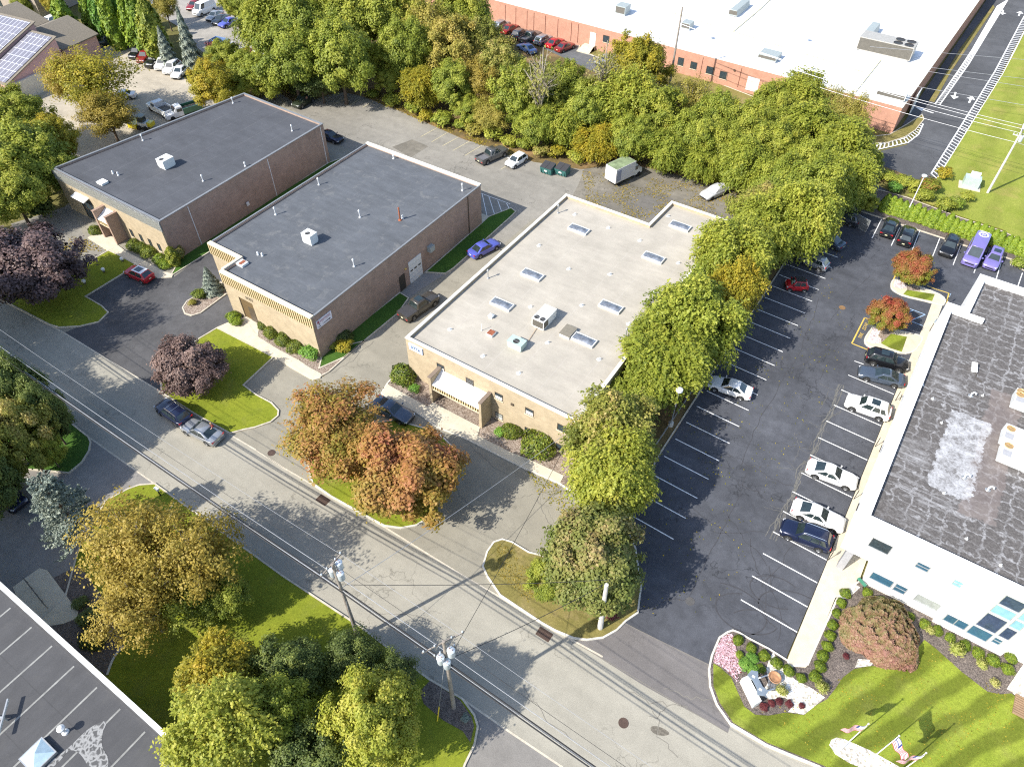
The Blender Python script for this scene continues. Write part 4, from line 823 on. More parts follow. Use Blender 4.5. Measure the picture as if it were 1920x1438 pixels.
# sign on the side wall of the middle building
sx = xe(38.6)+.04
sg = wthing('wall_sign', 'white wall sign with red and black lines and an arrow on the middle building', 'sign', (sx, 38.7, 4.3))
part(MB().box(sx-.03, sx+.04, 37.55, 39.9, 4.2, 5.3), 'panel', plain('sign_white', (.72, .70, .76), .5), sg)
M_sred = plain('sign_red', (.35, .10, .15), .6); M_sblk = plain('sign_black', (.02, .02, .03), .6)
part(MB().box(sx+.04, sx+.052, 37.68, 37.98, 4.92, 5.2), 'emblem', M_sred, sg)
m_ = MB()
for y0, wd, z, h in ((38.1, 1.6, 5.08, .05), (38.05, 1.55, 4.98, .06)):
    y = y0
    while y < y0+wd: l_ = rnd.uniform(.05, .12); m_.box(sx+.04, sx+.05, y, y+l_, z, z+h); y += l_+.04
m_.box(sx+.04, sx+.052, 37.7, 39.75, 4.86, 4.885); part(m_, 'lettering', M_sred, sg)
m_ = MB().box(sx+.04, sx+.052, 38.55, 39.4, 4.42, 4.50); m_.add([(sx+.052, 39.4, 4.34), (sx+.052, 39.7, 4.46), (sx+.052, 39.4, 4.58)], [(0, 1, 2)]); m_.box(sx+.04, sx+.05, 37.85, 38.0, 4.62, 4.78); m_.box(sx+.04, sx+.05, 37.75, 38.1, 4.38, 4.46)
part(m_, 'arrow', M_sblk, sg)
# --- beige-roofed building
B3 = [(-40.65, 40.7), (-19.25, 40.7), (-19.9, 81.0), (-28.1, 81.0), (-28.3, 74.6), (-40.65, 74.6)]
b3, w3, r3 = building('office_building', 'tan brick office building with a large beige flat roof, in the centre', B3, 5.95, BR_tan, M_roofbeige, M_trim_w, par_h=.45, par_w=.30, cop_w=.38)
canopy(b3, -36.1, -29.55, 40.7, 1.9, 3.95, 3.6, 2.85, M_stonecap, BR_tan)
for i, x0 in enumerate((-36.5, -32.65, -28.95, -25.2, -21.4)): win_y(b3, x0, x0+1.0, 3.5, 4.45, 40.7, blind=(.45, 0, .5, .55, 0)[i], hb=(0, 3, 0, 0, 0)[i])
for i, x0 in enumerate((-28.95, -25.2, -21.4)): win_y(b3, x0, x0+1.0, .45, 1.35, 40.7, blind=(.25, .3, 0)[i], glass=M_glass_g if i == 0 else None)
part(MB().box(-33.2, -30.4, 40.62, 40.7, 0, 2.35), 'door', M_frame, b3)
for k in range(3): part(MB().box(-33.1+k*.93, -32.3+k*.93, 40.60, 40.62, .12, 2.2), 'door_pane', M_glass, b3)
part(MB().box(-26.9, -26.6, 40.55, 40.7, 3.75, 4.0), 'wall_lamp', M_frame, b3)
part(MB().box(-20.1, -19.9, 40.55, 40.7, 3.0, 4.8), 'meter_box', M_galv, b3)
sg = wthing('wall_sign', 'pale blue wall sign with dark lettering on the tan brick corner', 'sign', (-39.2, 40.62, 4.6))
part(MB().box(-40.15, -38.3, 40.56, 40.69, 4.62, 5.5), 'panel', plain('sign_blue', (.50, .60, .80), .45), sg)
text_mesh('SITTA', .50, 'lettering', plain('sign_navy', (.06, .09, .18), .5), Matrix.Translation((-39.22, 40.55, 5.06)) @ Matrix.Rotation(R(90), 4, 'X'), .015, sg)
# --- white office (upper floor overhangs the walk)
HW = 8.0
BW = [(6.15, 43.3), (70, 43.3), (70, 83.9), (8.6, 83.9), (8.2, 76.6), (6.5, 76.6)]
def white_roof():
    t = NT('roof_gravel_weathered')
    mpv = t.mapping((1, 1, 1)); b = t.n('ShaderNodeTexBrick'); b.offset = .0; b.inputs['Scale'].default_value = 1; b.inputs['Brick Width'].default_value = 1.45; b.inputs['Row Height'].default_value = 1.15; b.inputs['Mortar Size'].default_value = .30; b.inputs['Mortar Smooth'].default_value = 1.0
    dv = t.n('ShaderNodeVectorMath', operation='ADD'); nn = t.n('ShaderNodeTexNoise'); nn.inputs['Scale'].default_value = 1.3; nn.inputs['Detail'].default_value = 5; t.l(t.tc.outputs['Object'], nn.inputs['Vector'])
    s2 = t.n('ShaderNodeVectorMath', operation='SCALE'); s2.inputs['Scale'].default_value = 1.5; t.l(nn.outputs['Color'], s2.inputs[0]); t.l(mpv, dv.inputs[0]); t.l(s2.outputs[0], dv.inputs[1]); t.l(dv.outputs[0], b.inputs['Vector'])
    b.inputs['Color1'].default_value = (0, 0, 0, 1); b.inputs['Color2'].default_value = (0, 0, 0, 1); b.inputs['Mortar'].default_value = (1, 1, 1, 1)
    n1 = t.noise(2.6, 8, .75); n2 = t.noise(1.0, 7, .7, t.mapping((.35, 2.2, 1)))
    k = t.ramp(t.math('ADD', t.math('MULTIPLY', b.outputs[0], .32), t.math('MULTIPLY', t.noise(3.4, 10, .82), .95)), [(.66, 0.0), (.94, .8)])
    k = t.math('MAXIMUM', k, t.ramp(t.math('ADD', t.math('MULTIPLY', n2, .6), t.math('MULTIPLY', t.noise(.16, 3), .45)), [(.57, 0.0), (.70, .7)]))
    k = t.math('MULTIPLY', k, t.ramp(t.noise(6.5, 6, .8), [(.28, .25), (.55, 1.0)]))
    k = t.math('MULTIPLY', k, t.ramp(t.noise(.33, 4, .7), [(.36, .25), (.60, 1.0)]))
    # the large white re-coated patch in front of the units
    sx = t.n('ShaderNodeSeparateXYZ'); t.l(t.tc.outputs['Object'], sx.inputs[0]); wob = t.math('MULTIPLY', t.math('SUBTRACT', t.noise(1.4, 6, .7), .5), 1.6)
    def band(v, lo, hi):
        a = t.math('GREATER_THAN', t.math('ADD', v, wob), lo); b_ = t.math('LESS_THAN', t.math('ADD', v, wob), hi); return t.math('MULTIPLY', a, b_)
    patch = t.math('MULTIPLY', band(sx.outputs[0], 10.2, 13.6), band(sx.outputs[1], 50.4, 61.0))
    patch = t.math('MULTIPLY', patch, t.ramp(t.noise(1.1, 10, .85), [(.38, .0), (.60, .92)]))
    brown = t.math('MULTIPLY', band(sx.outputs[0], 13.0, 15.8), band(sx.outputs[1], 49.0, 66.0))
    base = t.ramp(t.noise(5, 8, .85), [(.3, (.060, .054, .052)), (.5, (.105, .097, .092)), (.72, (.24, .225, .215))])
    c = t.mix(k, base, (.56, .56, .57)); c = t.mix(t.math('MULTIPLY', brown, .55), c, t.ramp(t.noise(.7, 4), [(.3, (.15, .12, .115)), (.7, (.27, .23, .21))])); c = t.mix(patch, c, (.50, .505, .52))
    return t.finish(c, .9, spec=.2)
bw = wthing('office_building', 'bright white office building with dark weathered white streaked roof, right edge', 'building', (35, 60, 0))
part(MB().prism(BW, 3.2, HW-.55), 'upper_wall', M_stucco, bw)
lower = [(9.1, 43.34), (69, 43.34), (69, 83), (8.9, 83)]
part(MB().prism(lower, -.1, 3.19), 'lower_wall', M_stucco, bw)
part(MB().ring(BW, .72, HW-.55, HW), 'parapet', M_stucco, bw)
part(MB().poly([(x, y, HW-.54) for x, y in inset(ccw(BW), .70)]), 'roof', white_roof(), bw)
part(MB().strip([(7.0, 75.7), (10.4, 75.7)], .5, HW-.5, HW-.03), 'parapet_return', M_stucco, bw)
part(MB().box(6.75, 7.35, 43.34, 44.1, -.05, 3.19), 'pillar', plain('pillar_grey', (.32, .32, .33), .8), bw)
for y_ in (52, 60, 68, 75.6): part(MB().box(6.75, 7.25, y_, y_+.6, -.05, 3.19), 'pillar', plain('pillar_grey', (.32, .32, .33), .8), bw)
# glass corner bay that stands forward
part(MB().box(15.2, 20.6, 42.85, 43.3, -.1, HW-.05), 'bay_wall', M_stucco, bw)
Yw = 43.3
def ww(x0, x1, z0, z1, g=M_glass_b, Yy=43.3, **k): return win_y(bw, x0, x1, z0, z1, Yy, glass=g, frame=M_alu if 'frame' not in k else k['frame'], sill=False, fw_=.07, bars=k.get('bars', 0), hb=k.get('hb', 0))
ww(7.8, 9.5, 5.1, 6.45, M_glass); ww(11.55, 12.6, 5.3, 6.12, M_glass_b, hb=1); ww(14.4, 15.15, 5.3, 6.12, M_glass_c, hb=1)
ww(9.35, 11.2, 1.1, 2.2); ww(11.35, 12.35, 1.1, 2.2, hb=1); ww(13.1, 15.05, 1.15, 2.2, M_glass_g)
Yb = 42.85
ww(15.6, 17.35, 1.05, 2.15, M_glass_b, Yb, bars=1); ww(17.5, 19.1, .95, 2.35, M_glass_b, Yb); ww(17.55, 19.1, 2.5, 4.7, M_glass_d, Yb); ww(17.55, 19.1, 4.9, 6.1, M_glass_c, Yb); ww(17.55, 19.1, 6.25, 7.65, M_glass_d, Yb)
ww(19.25, 20.1, 2.5, 4.1, M_glass_d, Yb); ww(19.25, 20.1, 4.25, 5.4, M_glass_c, Yb); ww(19.25, 20.1, 5.55, 7.6, M_glass_c, Yb); ww(19.25, 19.9, 1.35, 2.2, M_glass_b, Yb, hb=1)
for y_ in (47, 55, 63): part(MB().box(6.10, 6.16, y_, y_+.9, 4.2, 4.35), 'wall_slot', M_dark, bw)
part(MB().obox((7.6, 79.4, 2.75), (1.7, 0, 0), (0, 2.2, 0), (0, 0, .15)), 'side_canopy', plain('canopy_slate', (.16, .19, .20), .4, .3), bw)
# --- roof of the building at the bottom left
xr = G(330, 1410, 6.0).x
BL = [(-75, -32), (-26.4, -32), (-26.4, .4), (-75, .4)]
bl, wl_, rl = building('office_building', 'building with charcoal striped flat roof and white edge, bottom left corner', BL, 6.0, M_stucco, M_roofbl, M_trim_bl, par_h=.22, par_w=.3, cop_h=.06, cop_w=.36)
m_ = MB()
for px, py in ((30, 1131), (68, 1168), (105, 1204), (147, 1241), (187, 1283), (234, 1320), (278, 1365), (328, 1408)):
    x = G(px, py, 5.8).x; m_.box(x-.07, x+.07, -31.5, -.35, 5.785, 5.80)
part(m_, 'roof_seam', plain('seam_grey', (.24, .24, .225), .8, var=.25, scale=2), bl)
def stain_mat():
    t = NT('chalk_stain'); v = t.n('ShaderNodeTexVoronoi', feature='DISTANCE_TO_EDGE'); v.inputs['Scale'].default_value = 2.2
    n = t.n('ShaderNodeTexNoise'); n.inputs['Scale'].default_value = 1.5; a = t.n('ShaderNodeVectorMath', operation='ADD'); t.l(t.tc.outputs['Object'], n.inputs['Vector']); t.l(t.tc.outputs['Object'], a.inputs[0]); t.l(n.outputs['Color'], a.inputs[1]); t.l(a.outputs[0], v.inputs['Vector'])
    return t.finish(t.ramp(v.outputs['Distance'], [(.0, (.30, .30, .295)), (.10, (.24, .24, .235)), (.2, (.085, .085, .085))]), .9)
st = smooth2(g2([(195, 1350), (201, 1354), (192, 1372), (190, 1400), (205, 1420), (200, 1450), (170, 1450), (160, 1425), (146, 1408), (128, 1405), (110, 1430), (80, 1450), (95, 1425), (125, 1405), (150, 1380), (170, 1362)], 5.8), True, 2)
part(MB().poly([(x, y, 5.804) for x, y in ccw(st)]), 'roof_stain', stain_mat(), bl)
leaf_s = [(205, 1150), (215, 1155), (238, 1180), (228, 1176)]
# --- warehouse far right
WH = [(-9.3, 129.6), (-3.9, 330), (-330, 330), (-330, 133.5), (-90, 131.6)]
wh, wwh, rwh = building('warehouse', 'huge red brick warehouse with a bright white flat roof, top right', WH, 4.4, BR_red, M_roofwhite, M_trim_w, par_h=.12, par_w=.3, cop_h=.05, cop_w=.4)
def ywh(x): return 129.6+(-9.3-x)*2.0/80.7
for x0, x1, z0, z1 in ((-49.3, -48.1, 1.5, 2.95), (-46.7, -45.4, 1.5, 2.8), (-43.5, -41.9, 1.4, 2.75), (-40.8, -39.3, 1.2, 2.55), (-65.5, -64.1, 2.0, 3.3), (-60.5, -59.3, 1.9, 3.2)): win_y(wh, x0, x1, z0, z1, ywh((x0+x1)/2), sill=True)
part(MB().box(-35.5, -33.3, ywh(-34)-.06, ywh(-34)+.1, .5, 2.9), 'double_door', M_unit, wh)
d_ = part(MB().box(-68.4, -67.1, ywh(-67)-.06, ywh(-67)+.1, .9, 3.2), 'door', M_unit, wh)
m_ = MB()
for k in range(5): m_.box(-69.4-k*.1, -67.0, ywh(-67)-1.2-.35*k, ywh(-67)-.06-.35*k+.0, 0, .88-k*.17)
part(m_, 'steps', M_conc, wh)
m_ = MB()
for x in (-89, -86.3, -83.5, -81.8, -79.0, -76.0, -72.8, -71.2, -44.5, -37): m_.box(x-.03, x+.03, ywh(x)-.07, ywh(x)+.02, .5, 4.0)
part(m_, 'downspout', plain('pipe_maroon', (.16, .05, .035), .6), wh)
part(MB().box(-38.4, -38.1, ywh(-38)-.25, ywh(-38), 3.2, 3.4), 'wall_lamp', M_frame, wh)
# loading door at its right side
part(MB().box(-8.55, -8.38, 138, 141.5, 0, 3.4), 'loading_door', M_unit, wh)

# ================================================================ things on the roofs
ROOF = {1: 6.07, 2: 5.92, 3: 5.52, 'w': 7.47, 'h': 4.3, 'l': 5.80}
def vent(px, py, rf, h, lab, r=.065, capr=.14, mat=None, group='roof vent pipes', name='vent_pipe'):
    p = G(px, py, ROOF[rf]); t = thing(name, lab, 'vent', p, 0, group); m = mat or M_pipe
    MB().lathe([(0, 0), (r*2.6, 0), (r*2.2, .10), (r, .16), (r, h), (0, h)], n=10).build('pipe', m, t, True)
    MB().lathe([(0, h-.02), (capr, h-.02), (capr, h+.10), (capr*.45, h+.22), (0, h+.22)], n=10).build('cap', m, t, True)
    return t
def bump(px, py, lab):
    p = G(px, py, ROOF[3]); t = thing('roof_drain', lab, 'roof drain', p, 0, 'small white drain hoods on the beige roof')
    MB().lathe([(0, .012), (.26, .012), (.20, .03), (.12, .05), (0, .05)], n=10).build('flashing', M_unit, t, True)
    MB().tube([(0, 0, .03), (0, 0, .22), (.08, .05, .27), (.16, .1, .22)], .055, 6).build('hood', M_pipe, t, True)
SIDE = {1: 'left dark roof', 2: 'middle grey roof', 3: 'beige roof'}
for px, py, rf, h, lab in ((437, 194, 1, .8, 'white vent pipe at the back corner of the left dark roof'), (268, 264, 1, .8, 'white vent pipe near the tree-side edge of the left dark roof'), (381, 340, 1, .8, 'white vent pipe right of the box unit on the left dark roof'), (460, 312, 1, .45, 'short white vent by the right edge of the left dark roof'), (548, 246, 1, .8, 'white vent pipe near the far right corner of the left dark roof'), (212, 326, 1, .25, 'tiny white vent left of its twin on the left dark roof'), (222, 329, 1, .3, 'small white vent with shadow near the front of the left dark roof'),
    (517, 403, 2, .95, 'tall white vent pipe by the left edge of the middle grey roof'), (675, 408, 2, .95, 'tall white vent pipe in the centre of the middle grey roof'), (664, 500, 2, .95, 'tall white vent pipe near the right front of the middle grey roof'), (738, 298, 2, .4, 'short white vent at the back edge of the middle grey roof'), (867, 358, 2, .95, 'tall white vent pipe near the back right corner of the middle grey roof'), (598, 347, 2, .9, 'tall white vent pipe in the back left of the middle grey roof'), (484, 478, 2, .25, 'tiny white vent, left one of a pair on the middle grey roof'), (492, 480, 2, .25, 'tiny white vent, right one of a pair on the middle grey roof'), (755, 410, 2, .3, 'tiny white vent beside the red pipe on the middle grey roof'),
    (1046, 400, 3, 1.1, 'tall grey vent pipe near the back left corner of the beige roof'), (1301, 497, 3, 1.1, 'tall grey vent pipe by the right edge of the beige roof'), (1173, 632, 3, 1.1, 'tall grey vent pipe near the trees on the beige roof'), (1108, 741, 3, 1.1, 'tall grey vent pipe near the front right corner of the beige roof'), (915, 522, 3, 1.1, 'tall grey vent pipe near the left edge of the beige roof')):
    vent(px, py, rf, h, lab, mat=M_galv if rf == 3 else M_pipe)
vent(750, 413, 2, 1.7, 'tall rusty red vent pipe on the middle grey roof', r=.10, capr=.12, mat=M_rust, group=None)
vent(903, 620, 3, .8, 'thin white stand pipe on the front of the beige roof', r=.03, capr=.03, group=None)
vent(123, 1372, 'l', .7, 'round white capped vent on the bottom left roof', r=.10, capr=.28, group=None)
for i, (px, py) in enumerate(((1077, 403), (1140, 428), (1010, 461), (1066, 505), (1143, 515), (1271, 494), (1252, 406), (1313, 443), (1199, 452), (1090, 573), (994, 576), (1026, 643), (1123, 674), (972, 700), (905, 668), (1226, 548), (843, 618), (1178, 608))):
    bump(px, py, 'small white drain hood on the beige roof, '+('right of the back left vent pipe', 'between the two backmost skylights', 'between the left edge and the back skylight', 'behind centre, left of the seam', 'in the middle, right of centre', 'by the right edge vent pipe', 'below the notch in the back edge', 'on the back right wing by the trees', 'between the wing and the middle skylight', 'right of the big white unit', 'left of the big white unit', 'between the green unit and the dark box', 'below the skylight that touches the dark box', 'nearest the awning, front middle', 'left of the rusty hatch', 'right of the right edge skylight', 'at the front left corner', 'beside the vent pipe near the trees')[i])
for i, (px, py, lab) in enumerate(((1085, 432, 'skylight nearest the back left corner of the beige roof'), (1275, 426, 'skylight on the back right wing of the beige roof'), (1225, 485, 'skylight near the right edge of the beige roof, in front of the back wing'), (998, 517, 'skylight near the left edge of the beige roof, middle of the left row'), (941, 572, 'skylight at the left front of the beige roof, nearest the parapet'), (1145, 577, 'skylight right of the big white air conditioner on the beige roof'), (1095, 639, 'skylight touching the dark flat box on the beige roof'))):
    p = G(px, py, ROOF[3]); t = thing('skylight', lab, 'skylight', p, 0, 'skylights on the beige roof'); a, b = 1.32, .62
    MB().ring([(-a, -b), (a, -b), (a, b), (-a, b)], .10, 0, .28).build('curb', M_unit, t)
    mb = MB(); nx, ny = 10, 5; vs = [((-a+.1)+(2*a-.2)*i_/nx, (-b+.1)+(2*b-.2)*j_/ny, .24+.26*(1-abs(2*i_/nx-1)**4)*(1-abs(2*j_/ny-1)**2.5)) for j_ in range(ny+1) for i_ in range(nx+1)]
    mb.add(vs, [(j_*(nx+1)+i_, j_*(nx+1)+i_+1, (j_+1)*(nx+1)+i_+1, (j_+1)*(nx+1)+i_) for j_ in range(ny) for i_ in range(nx)]); mb.build('dome', M_skyl, t, True)
def ac_unit(px, py, rf, w_, d, h, lab, mat=M_unit, rz=0.0, fans=2, fanside='front', panel=True, name='air_conditioner', foot=.18, fm=None):
    p = G(px, py, ROOF[rf]); t = thing(name, lab, 'air conditioner', p, rz); a, b = w_/2, d/2
    MB().box(-a*.92, a*.92, -b*.92, b*.92, 0, foot).build('curb', mat, t)
    mb = MB().box(-a, a, -b, b, foot, h); mb.box(-a-.03, a+.03, -b-.03, b+.03, h, h+.05); mb.build('cabinet', mat, t)
    if panel:
        MB().box(-a+.08, a-.08, -b-.02, -b+.01, foot+.12, h-.1).build('coil_grille', M_louver, t)
        MB().box(a-.01, a+.02, -b+.08, -b+d*.35, foot+.12, h-.1).build('side_grille', M_louver, t)
    for k in range(fans):
        cx = (-a/2+k*a) if fans == 2 else 0; cy = -b+min(a*.48, .5)+.05
        f_ = MB().lathe([(0, h+.055), (a*.30, h+.055), (a*.40, h+.075), (a*.42, h+.05)], cx, cy, 18).build('fan', fm or M_fan, t, True)
        MB().box(cx-a*.38, cx+a*.38, cy-.02, cy+.02, h+.08, h+.095).build('fan_guard', M_galv, f_)
    return t
ac_unit(1020, 604, 3, 1.5, 2.7, 1.25, 'large white air conditioner with two round fans on the beige roof')
ac_unit(969, 650, 3, 1.75, 1.15, .85, 'pale green rooftop air conditioner near the front of the beige roof', mat=M_unitteal, fans=1, panel=False)
ac_unit(583, 454, 2, 1.5, 1.2, 1.35, 'white box shaped air conditioner on the middle grey roof', fans=1, panel=False)
ac_unit(314, 312, 1, 1.5, 1.8, 1.25, 'white box shaped air conditioner with round opening on the left dark roof', fans=1, panel=False)
p = G(1065, 625, ROOF[3]); t = thing('roof_hatch', 'flat box with brown grey lid beside a skylight on the beige roof', 'roof hatch', p); MB().box(-.62, .62, -.85, .85, 0, .35).build('curb', M_unit, t); MB().box(-.66, .66, -.89, .89, .352, .42).build('lid', plain('hatch_lid', (.20, .18, .14), .8), t)
p = G(921, 627, ROOF[3]); t = thing('roof_hatch', 'small rusty red topped box on the beige roof', 'roof hatch', p); MB().box(-.40, .40, -.42, .42, 0, .28).build('curb', M_unit, t); MB().box(-.36, .36, -.38, .38, .282, .31).build('lid', M_rust, t)
p = G(921, 595, ROOF[3]); t = thing('roof_ventilator', 'white pyramid capped ventilator on the beige roof', 'vent', p); MB().box(-.22, .22, -.22, .22, 0, .3).build('curb', M_unit, t); MB().add([(-.3, -.3, .3), (.3, -.3, .3), (.3, .3, .3), (-.3, .3, .3), (0, 0, .55)], [(0, 1, 4), (1, 2, 4), (2, 3, 4), (3, 0, 4), (3, 2, 1, 0)]).build('hood', M_unit, t)
p = G(455, 496, ROOF[2]); t = thing('roof_hatch', 'red and white hatch at the front left corner of the middle grey roof', 'roof hatch', p); MB().box(-.55, .55, -.5, .5, 0, .3).build('curb', M_unit, t); MB().box(-.2, .25, -.42, .42, .302, .34).build('lid', M_rust, t)
p = G(193, 344, ROOF[1]); t = thing('roof_hatch', 'low white hatch near the front of the left dark roof', 'roof hatch', p); MB().box(-.6, .6, -.5, .5, 0, .2).build('curb', M_unit, t); MB().box(-.63, .63, -.53, .53, .202, .3).build('lid', M_unit, t)
# conduit on the beige roof
a_, b_ = G(1007, 614, 5.60), G(990, 640, 5.60); tag(MB().tube([a_, b_], .035, 5).build('conduit', plain('conduit_tan', (.45, .33, .22), .6)), 'tan conduit running between two rooftop units on the beige roof', 'pipe')
# white office roof
M_copper = plain('fan_copper', (.50, .33, .15), .5, .4, var=.3)
for px, py, lab in ((1917, 762, 'white rooftop unit with twin copper fans, topmost on the white office roof'), (1897, 830, 'white rooftop unit with one copper fan, between two others on the white office roof'), (1893, 862, 'white rooftop unit with one copper fan, lowest on the white office roof')):
    tw = 'twin' in lab; p = G(px, py, ROOF['w']); t = thing('air_conditioner', lab, 'air conditioner', p, 0, 'units on the white office roof')
    MB().box(-1.1, 2.1, -.95, .95, .15, 1.15).build('cabinet', M_unit, t); MB().box(-1.0, 2.0, -.85, .85, 0, .15).build('curb', M_galv, t)
    MB().box(-1.0, -.3, -.96, -.2, 1.152, 1.17).build('grille', plain('grille_grey', (.35, .35, .36), .6), t)
    for cx, cy in (((-.72, .58), (-.72, .1)) if tw else ((-.65, .42),)): MB().lathe([(0, 1.16), (.30, 1.16), (.36, 1.22), (.38, 1.15)], cx, cy, 18).build('fan', M_copper, t, True)
p = G(1823, 695, ROOF['w']); t = thing('roof_panel', 'small tilted white satellite panel with cables on the white office roof', 'antenna', p, R(20)); MB().obox((0, 0, .5), (.55, 0, 0), (0, .9, .5), (0, 0, .06)).build('panel', M_unit, t); MB().tube([(0, 0, 0), (0, 0, .45)], .05, 6).build('mast', M_galv, t); MB().tube([(0, -.1, .05), (.3, -.5, .04), (.15, -.9, .04), (.6, -1.5, .04)], .03, 4).build('cable', M_dark, t)
for px, py, lab in ((1820, 742, 'white gooseneck vent above the white patch on the white office roof'), (1852, 918, 'pair of bent white pipes near the lower middle of the white office roof'), (1808, 895, 'small round drain cover below the white patch')):
    p = G(px, py, ROOF['w']); t = thing('roof_vent', lab, 'vent', p); MB().tube([(0, 0, 0), (0, 0, .35), (.12, .05, .5), (.3, .1, .45), (.34, .12, .3)], .09, 8).build('pipe', M_pipe, t, True); MB().lathe([(0, .01), (.24, .01), (.2, .04), (0, .05)], n=12).build('flashing', M_galv, t)
for i, (px, py) in enumerate(((1748, 748), (1765, 793), (1730, 722), (1842, 742), (1770, 925), (1876, 1060), (1812, 1010))):
    p = G(px, py, ROOF['w']); tag(MB().lathe([(0, 0), (.14, 0), (.12, .05), (.05, .06), (.05, .22), (0, .22)], p.x, p.y, 8).build('roof_vent', M_unit), 'tiny white stub vent on the white office roof, '+('topmost along its left edge but one', 'left of the white patch', 'nearest the top left', 'above the white patch', 'below left of the white patch', 'lowest near the front windows', 'lower middle, in front of the patch')[i], 'vent', 'stub vents on the white office roof').data.transform(Matrix.Translation((0, 0, p.z)))
# warehouse roof
def boxunit(px, py, w_, d, h, mat, lab, name='roof_unit', taper=.0, fans=0):
    p = G(px, py, ROOF['h']); t = thing(name, lab, 'air conditioner', p); a, b = w_/2, d/2
    MB().box(-a*.9, a*.9, -b*.9, b*.9, 0, .25).build('curb', M_unit, t)
    MB().add([(-a, -b, .25), (a, -b, .25), (a, b, .25), (-a, b, .25), (-a+taper, -b, h), (a-taper, -b, h), (a-taper, b, h), (-a+taper, b, h)], [(0, 3, 2, 1), (4, 5, 6, 7), (0, 1, 5, 4), (1, 2, 6, 5), (2, 3, 7, 6), (3, 0, 4, 7)]).build('cabinet', mat, t)
    MB().box(-a+.1, a-.1, -b-.03, -b, .4, h-.15).build('grille', M_louver, t)
    for k in range(fans): MB().lathe([(0, h+.02), (.7, h+.02), (.8, h+.08), (.82, h)], a-1.1-(k%2)*1.9, (-.9 if k > 1 else .9), 14).build('fan', M_fan, t, True)
    return t
boxunit(1167, 26, 2.2, 2.4, 1.7, M_unitgrey, 'grey rooftop unit nearest the left on the white warehouse roof'); boxunit(1288, 54, 1.8, 2.0, 1.3, M_unitgrey, 'small grey rooftop unit right of the tall pole on the white warehouse roof')
boxunit(1385, 22, 1.9, 7.0, 1.3, M_unitgrey, 'long grey duct unit at the top of the white warehouse roof', taper=.25); boxunit(1630, 68, 1.9, 6.5, 1.5, M_unitgrey, 'long grey duct unit beside the big fan unit on the white warehouse roof', taper=.25)
boxunit(1658, 100, 9.5, 3.6, 2.5, plain('unit_tan', (.42, .40, .36), .5, .2), 'largest rooftop unit with four fans on the white warehouse roof', fans=4)
boxunit(1442, 110, 3.4, 3.0, 1.0, M_unitgrey, 'square grey unit near the brick edge of the white warehouse roof'); boxunit(1670, 183, 4.6, 2.0, 1.2, plain('unit_pale', (.60, .62, .62), .5), 'pale ribbed box at the front corner of the white warehouse roof')
for px, py, lab in ((1512, 78, 'small hooded vent in the middle of the white warehouse roof'), (1331, 74, 'tiny vent right of the grey unit on the white warehouse roof'), (1519, 132, 'small bent pipe near the brick edge of the white warehouse roof')): vent(px, py, 'h', .7, lab, r=.22, capr=.42, group=None, name='roof_vent')
m_ = MB()
for a, b in (((1255, 22), (1625, 137)), ((1375, 60), (1425, 18)), ((1605, 172), (1652, 113)), ((1425, 18), (1465, -20))): m_.tube([G(*a, 4.42), G(*b, 4.42)], .07, 5)
tag(m_.build('gas_pipe', plain('pipe_yellow', (.55, .50, .28), .6)), 'thin yellowish gas pipe running across the white warehouse roof', 'pipe')
# bottom-left roof
p = G(74, 1418, 5.8); t = thing('skylight', 'pale blue pyramid skylight on the bottom left roof', 'skylight', p, 0); a = .78
MB().ring([(-a-.08, -a-.08), (a+.08, -a-.08), (a+.08, a+.08), (-a-.08, a+.08)], .12, 0, .3).build('curb', M_galv, t); MB().add([(-a, -a, .3), (a, -a, .3), (a, a, .3), (-a, a, .3), (0, 0, .72)], [(0, 1, 4), (1, 2, 4), (2, 3, 4), (3, 0, 4)]).build('glazing', plain('frosted_blue', (.42, .55, .63), .25), t)
p = G(14, 1350, 5.8); t = thing('pipe_stand', 'low metal T shaped frame throwing a shadow on the bottom left roof', 'pipe', p, 0); MB().tube([(-.9, .9, .6), (.9, -.9, .6)], .10, 6).build('crossbar', M_galv, t); MB().tube([(0, 0, 0), (0, 0, .6)], .08, 6).build('post', M_galv, t); MB().tube([(0, 0, .55), (-1.6, -1.2, .4)], .12, 6).build('duct', M_galv, t)

# ================================================================ houses at the top left
M_pink = plain('wall_pink', (.60, .36, .34), .8, var=.06); M_shingle = plain('shingle_brown', (.19, .165, .13), .95, var=.22, scale=5); M_cream = plain('wall_cream', (.66, .60, .50), .8)
def panel_mat():
    t = NT('solar_panels'); b = t.n('ShaderNodeTexBrick'); b.offset = 0; b.inputs['Scale'].default_value = 1; b.inputs['Brick Width'].default_value = 1.0; b.inputs['Row Height'].default_value = 1.7; b.inputs['Mortar Size'].default_value = .045
    b.inputs['Color1'].default_value = (.19, .185, .22, 1); b.inputs['Color2'].default_value = (.23, .22, .25, 1); b.inputs['Mortar'].default_value = (.7, .7, .74, 1); t.l(t.tc.outputs['Object'], b.inputs['Vector'])
    return t.finish(b.outputs[0], .25, .1, spec=.6)
M_pv = panel_mat()
hs = thing('house', 'pink house with solar panels and brown shingle roofs, top left corner', 'house', G(10, 145), R(8))
c0 = hs.location
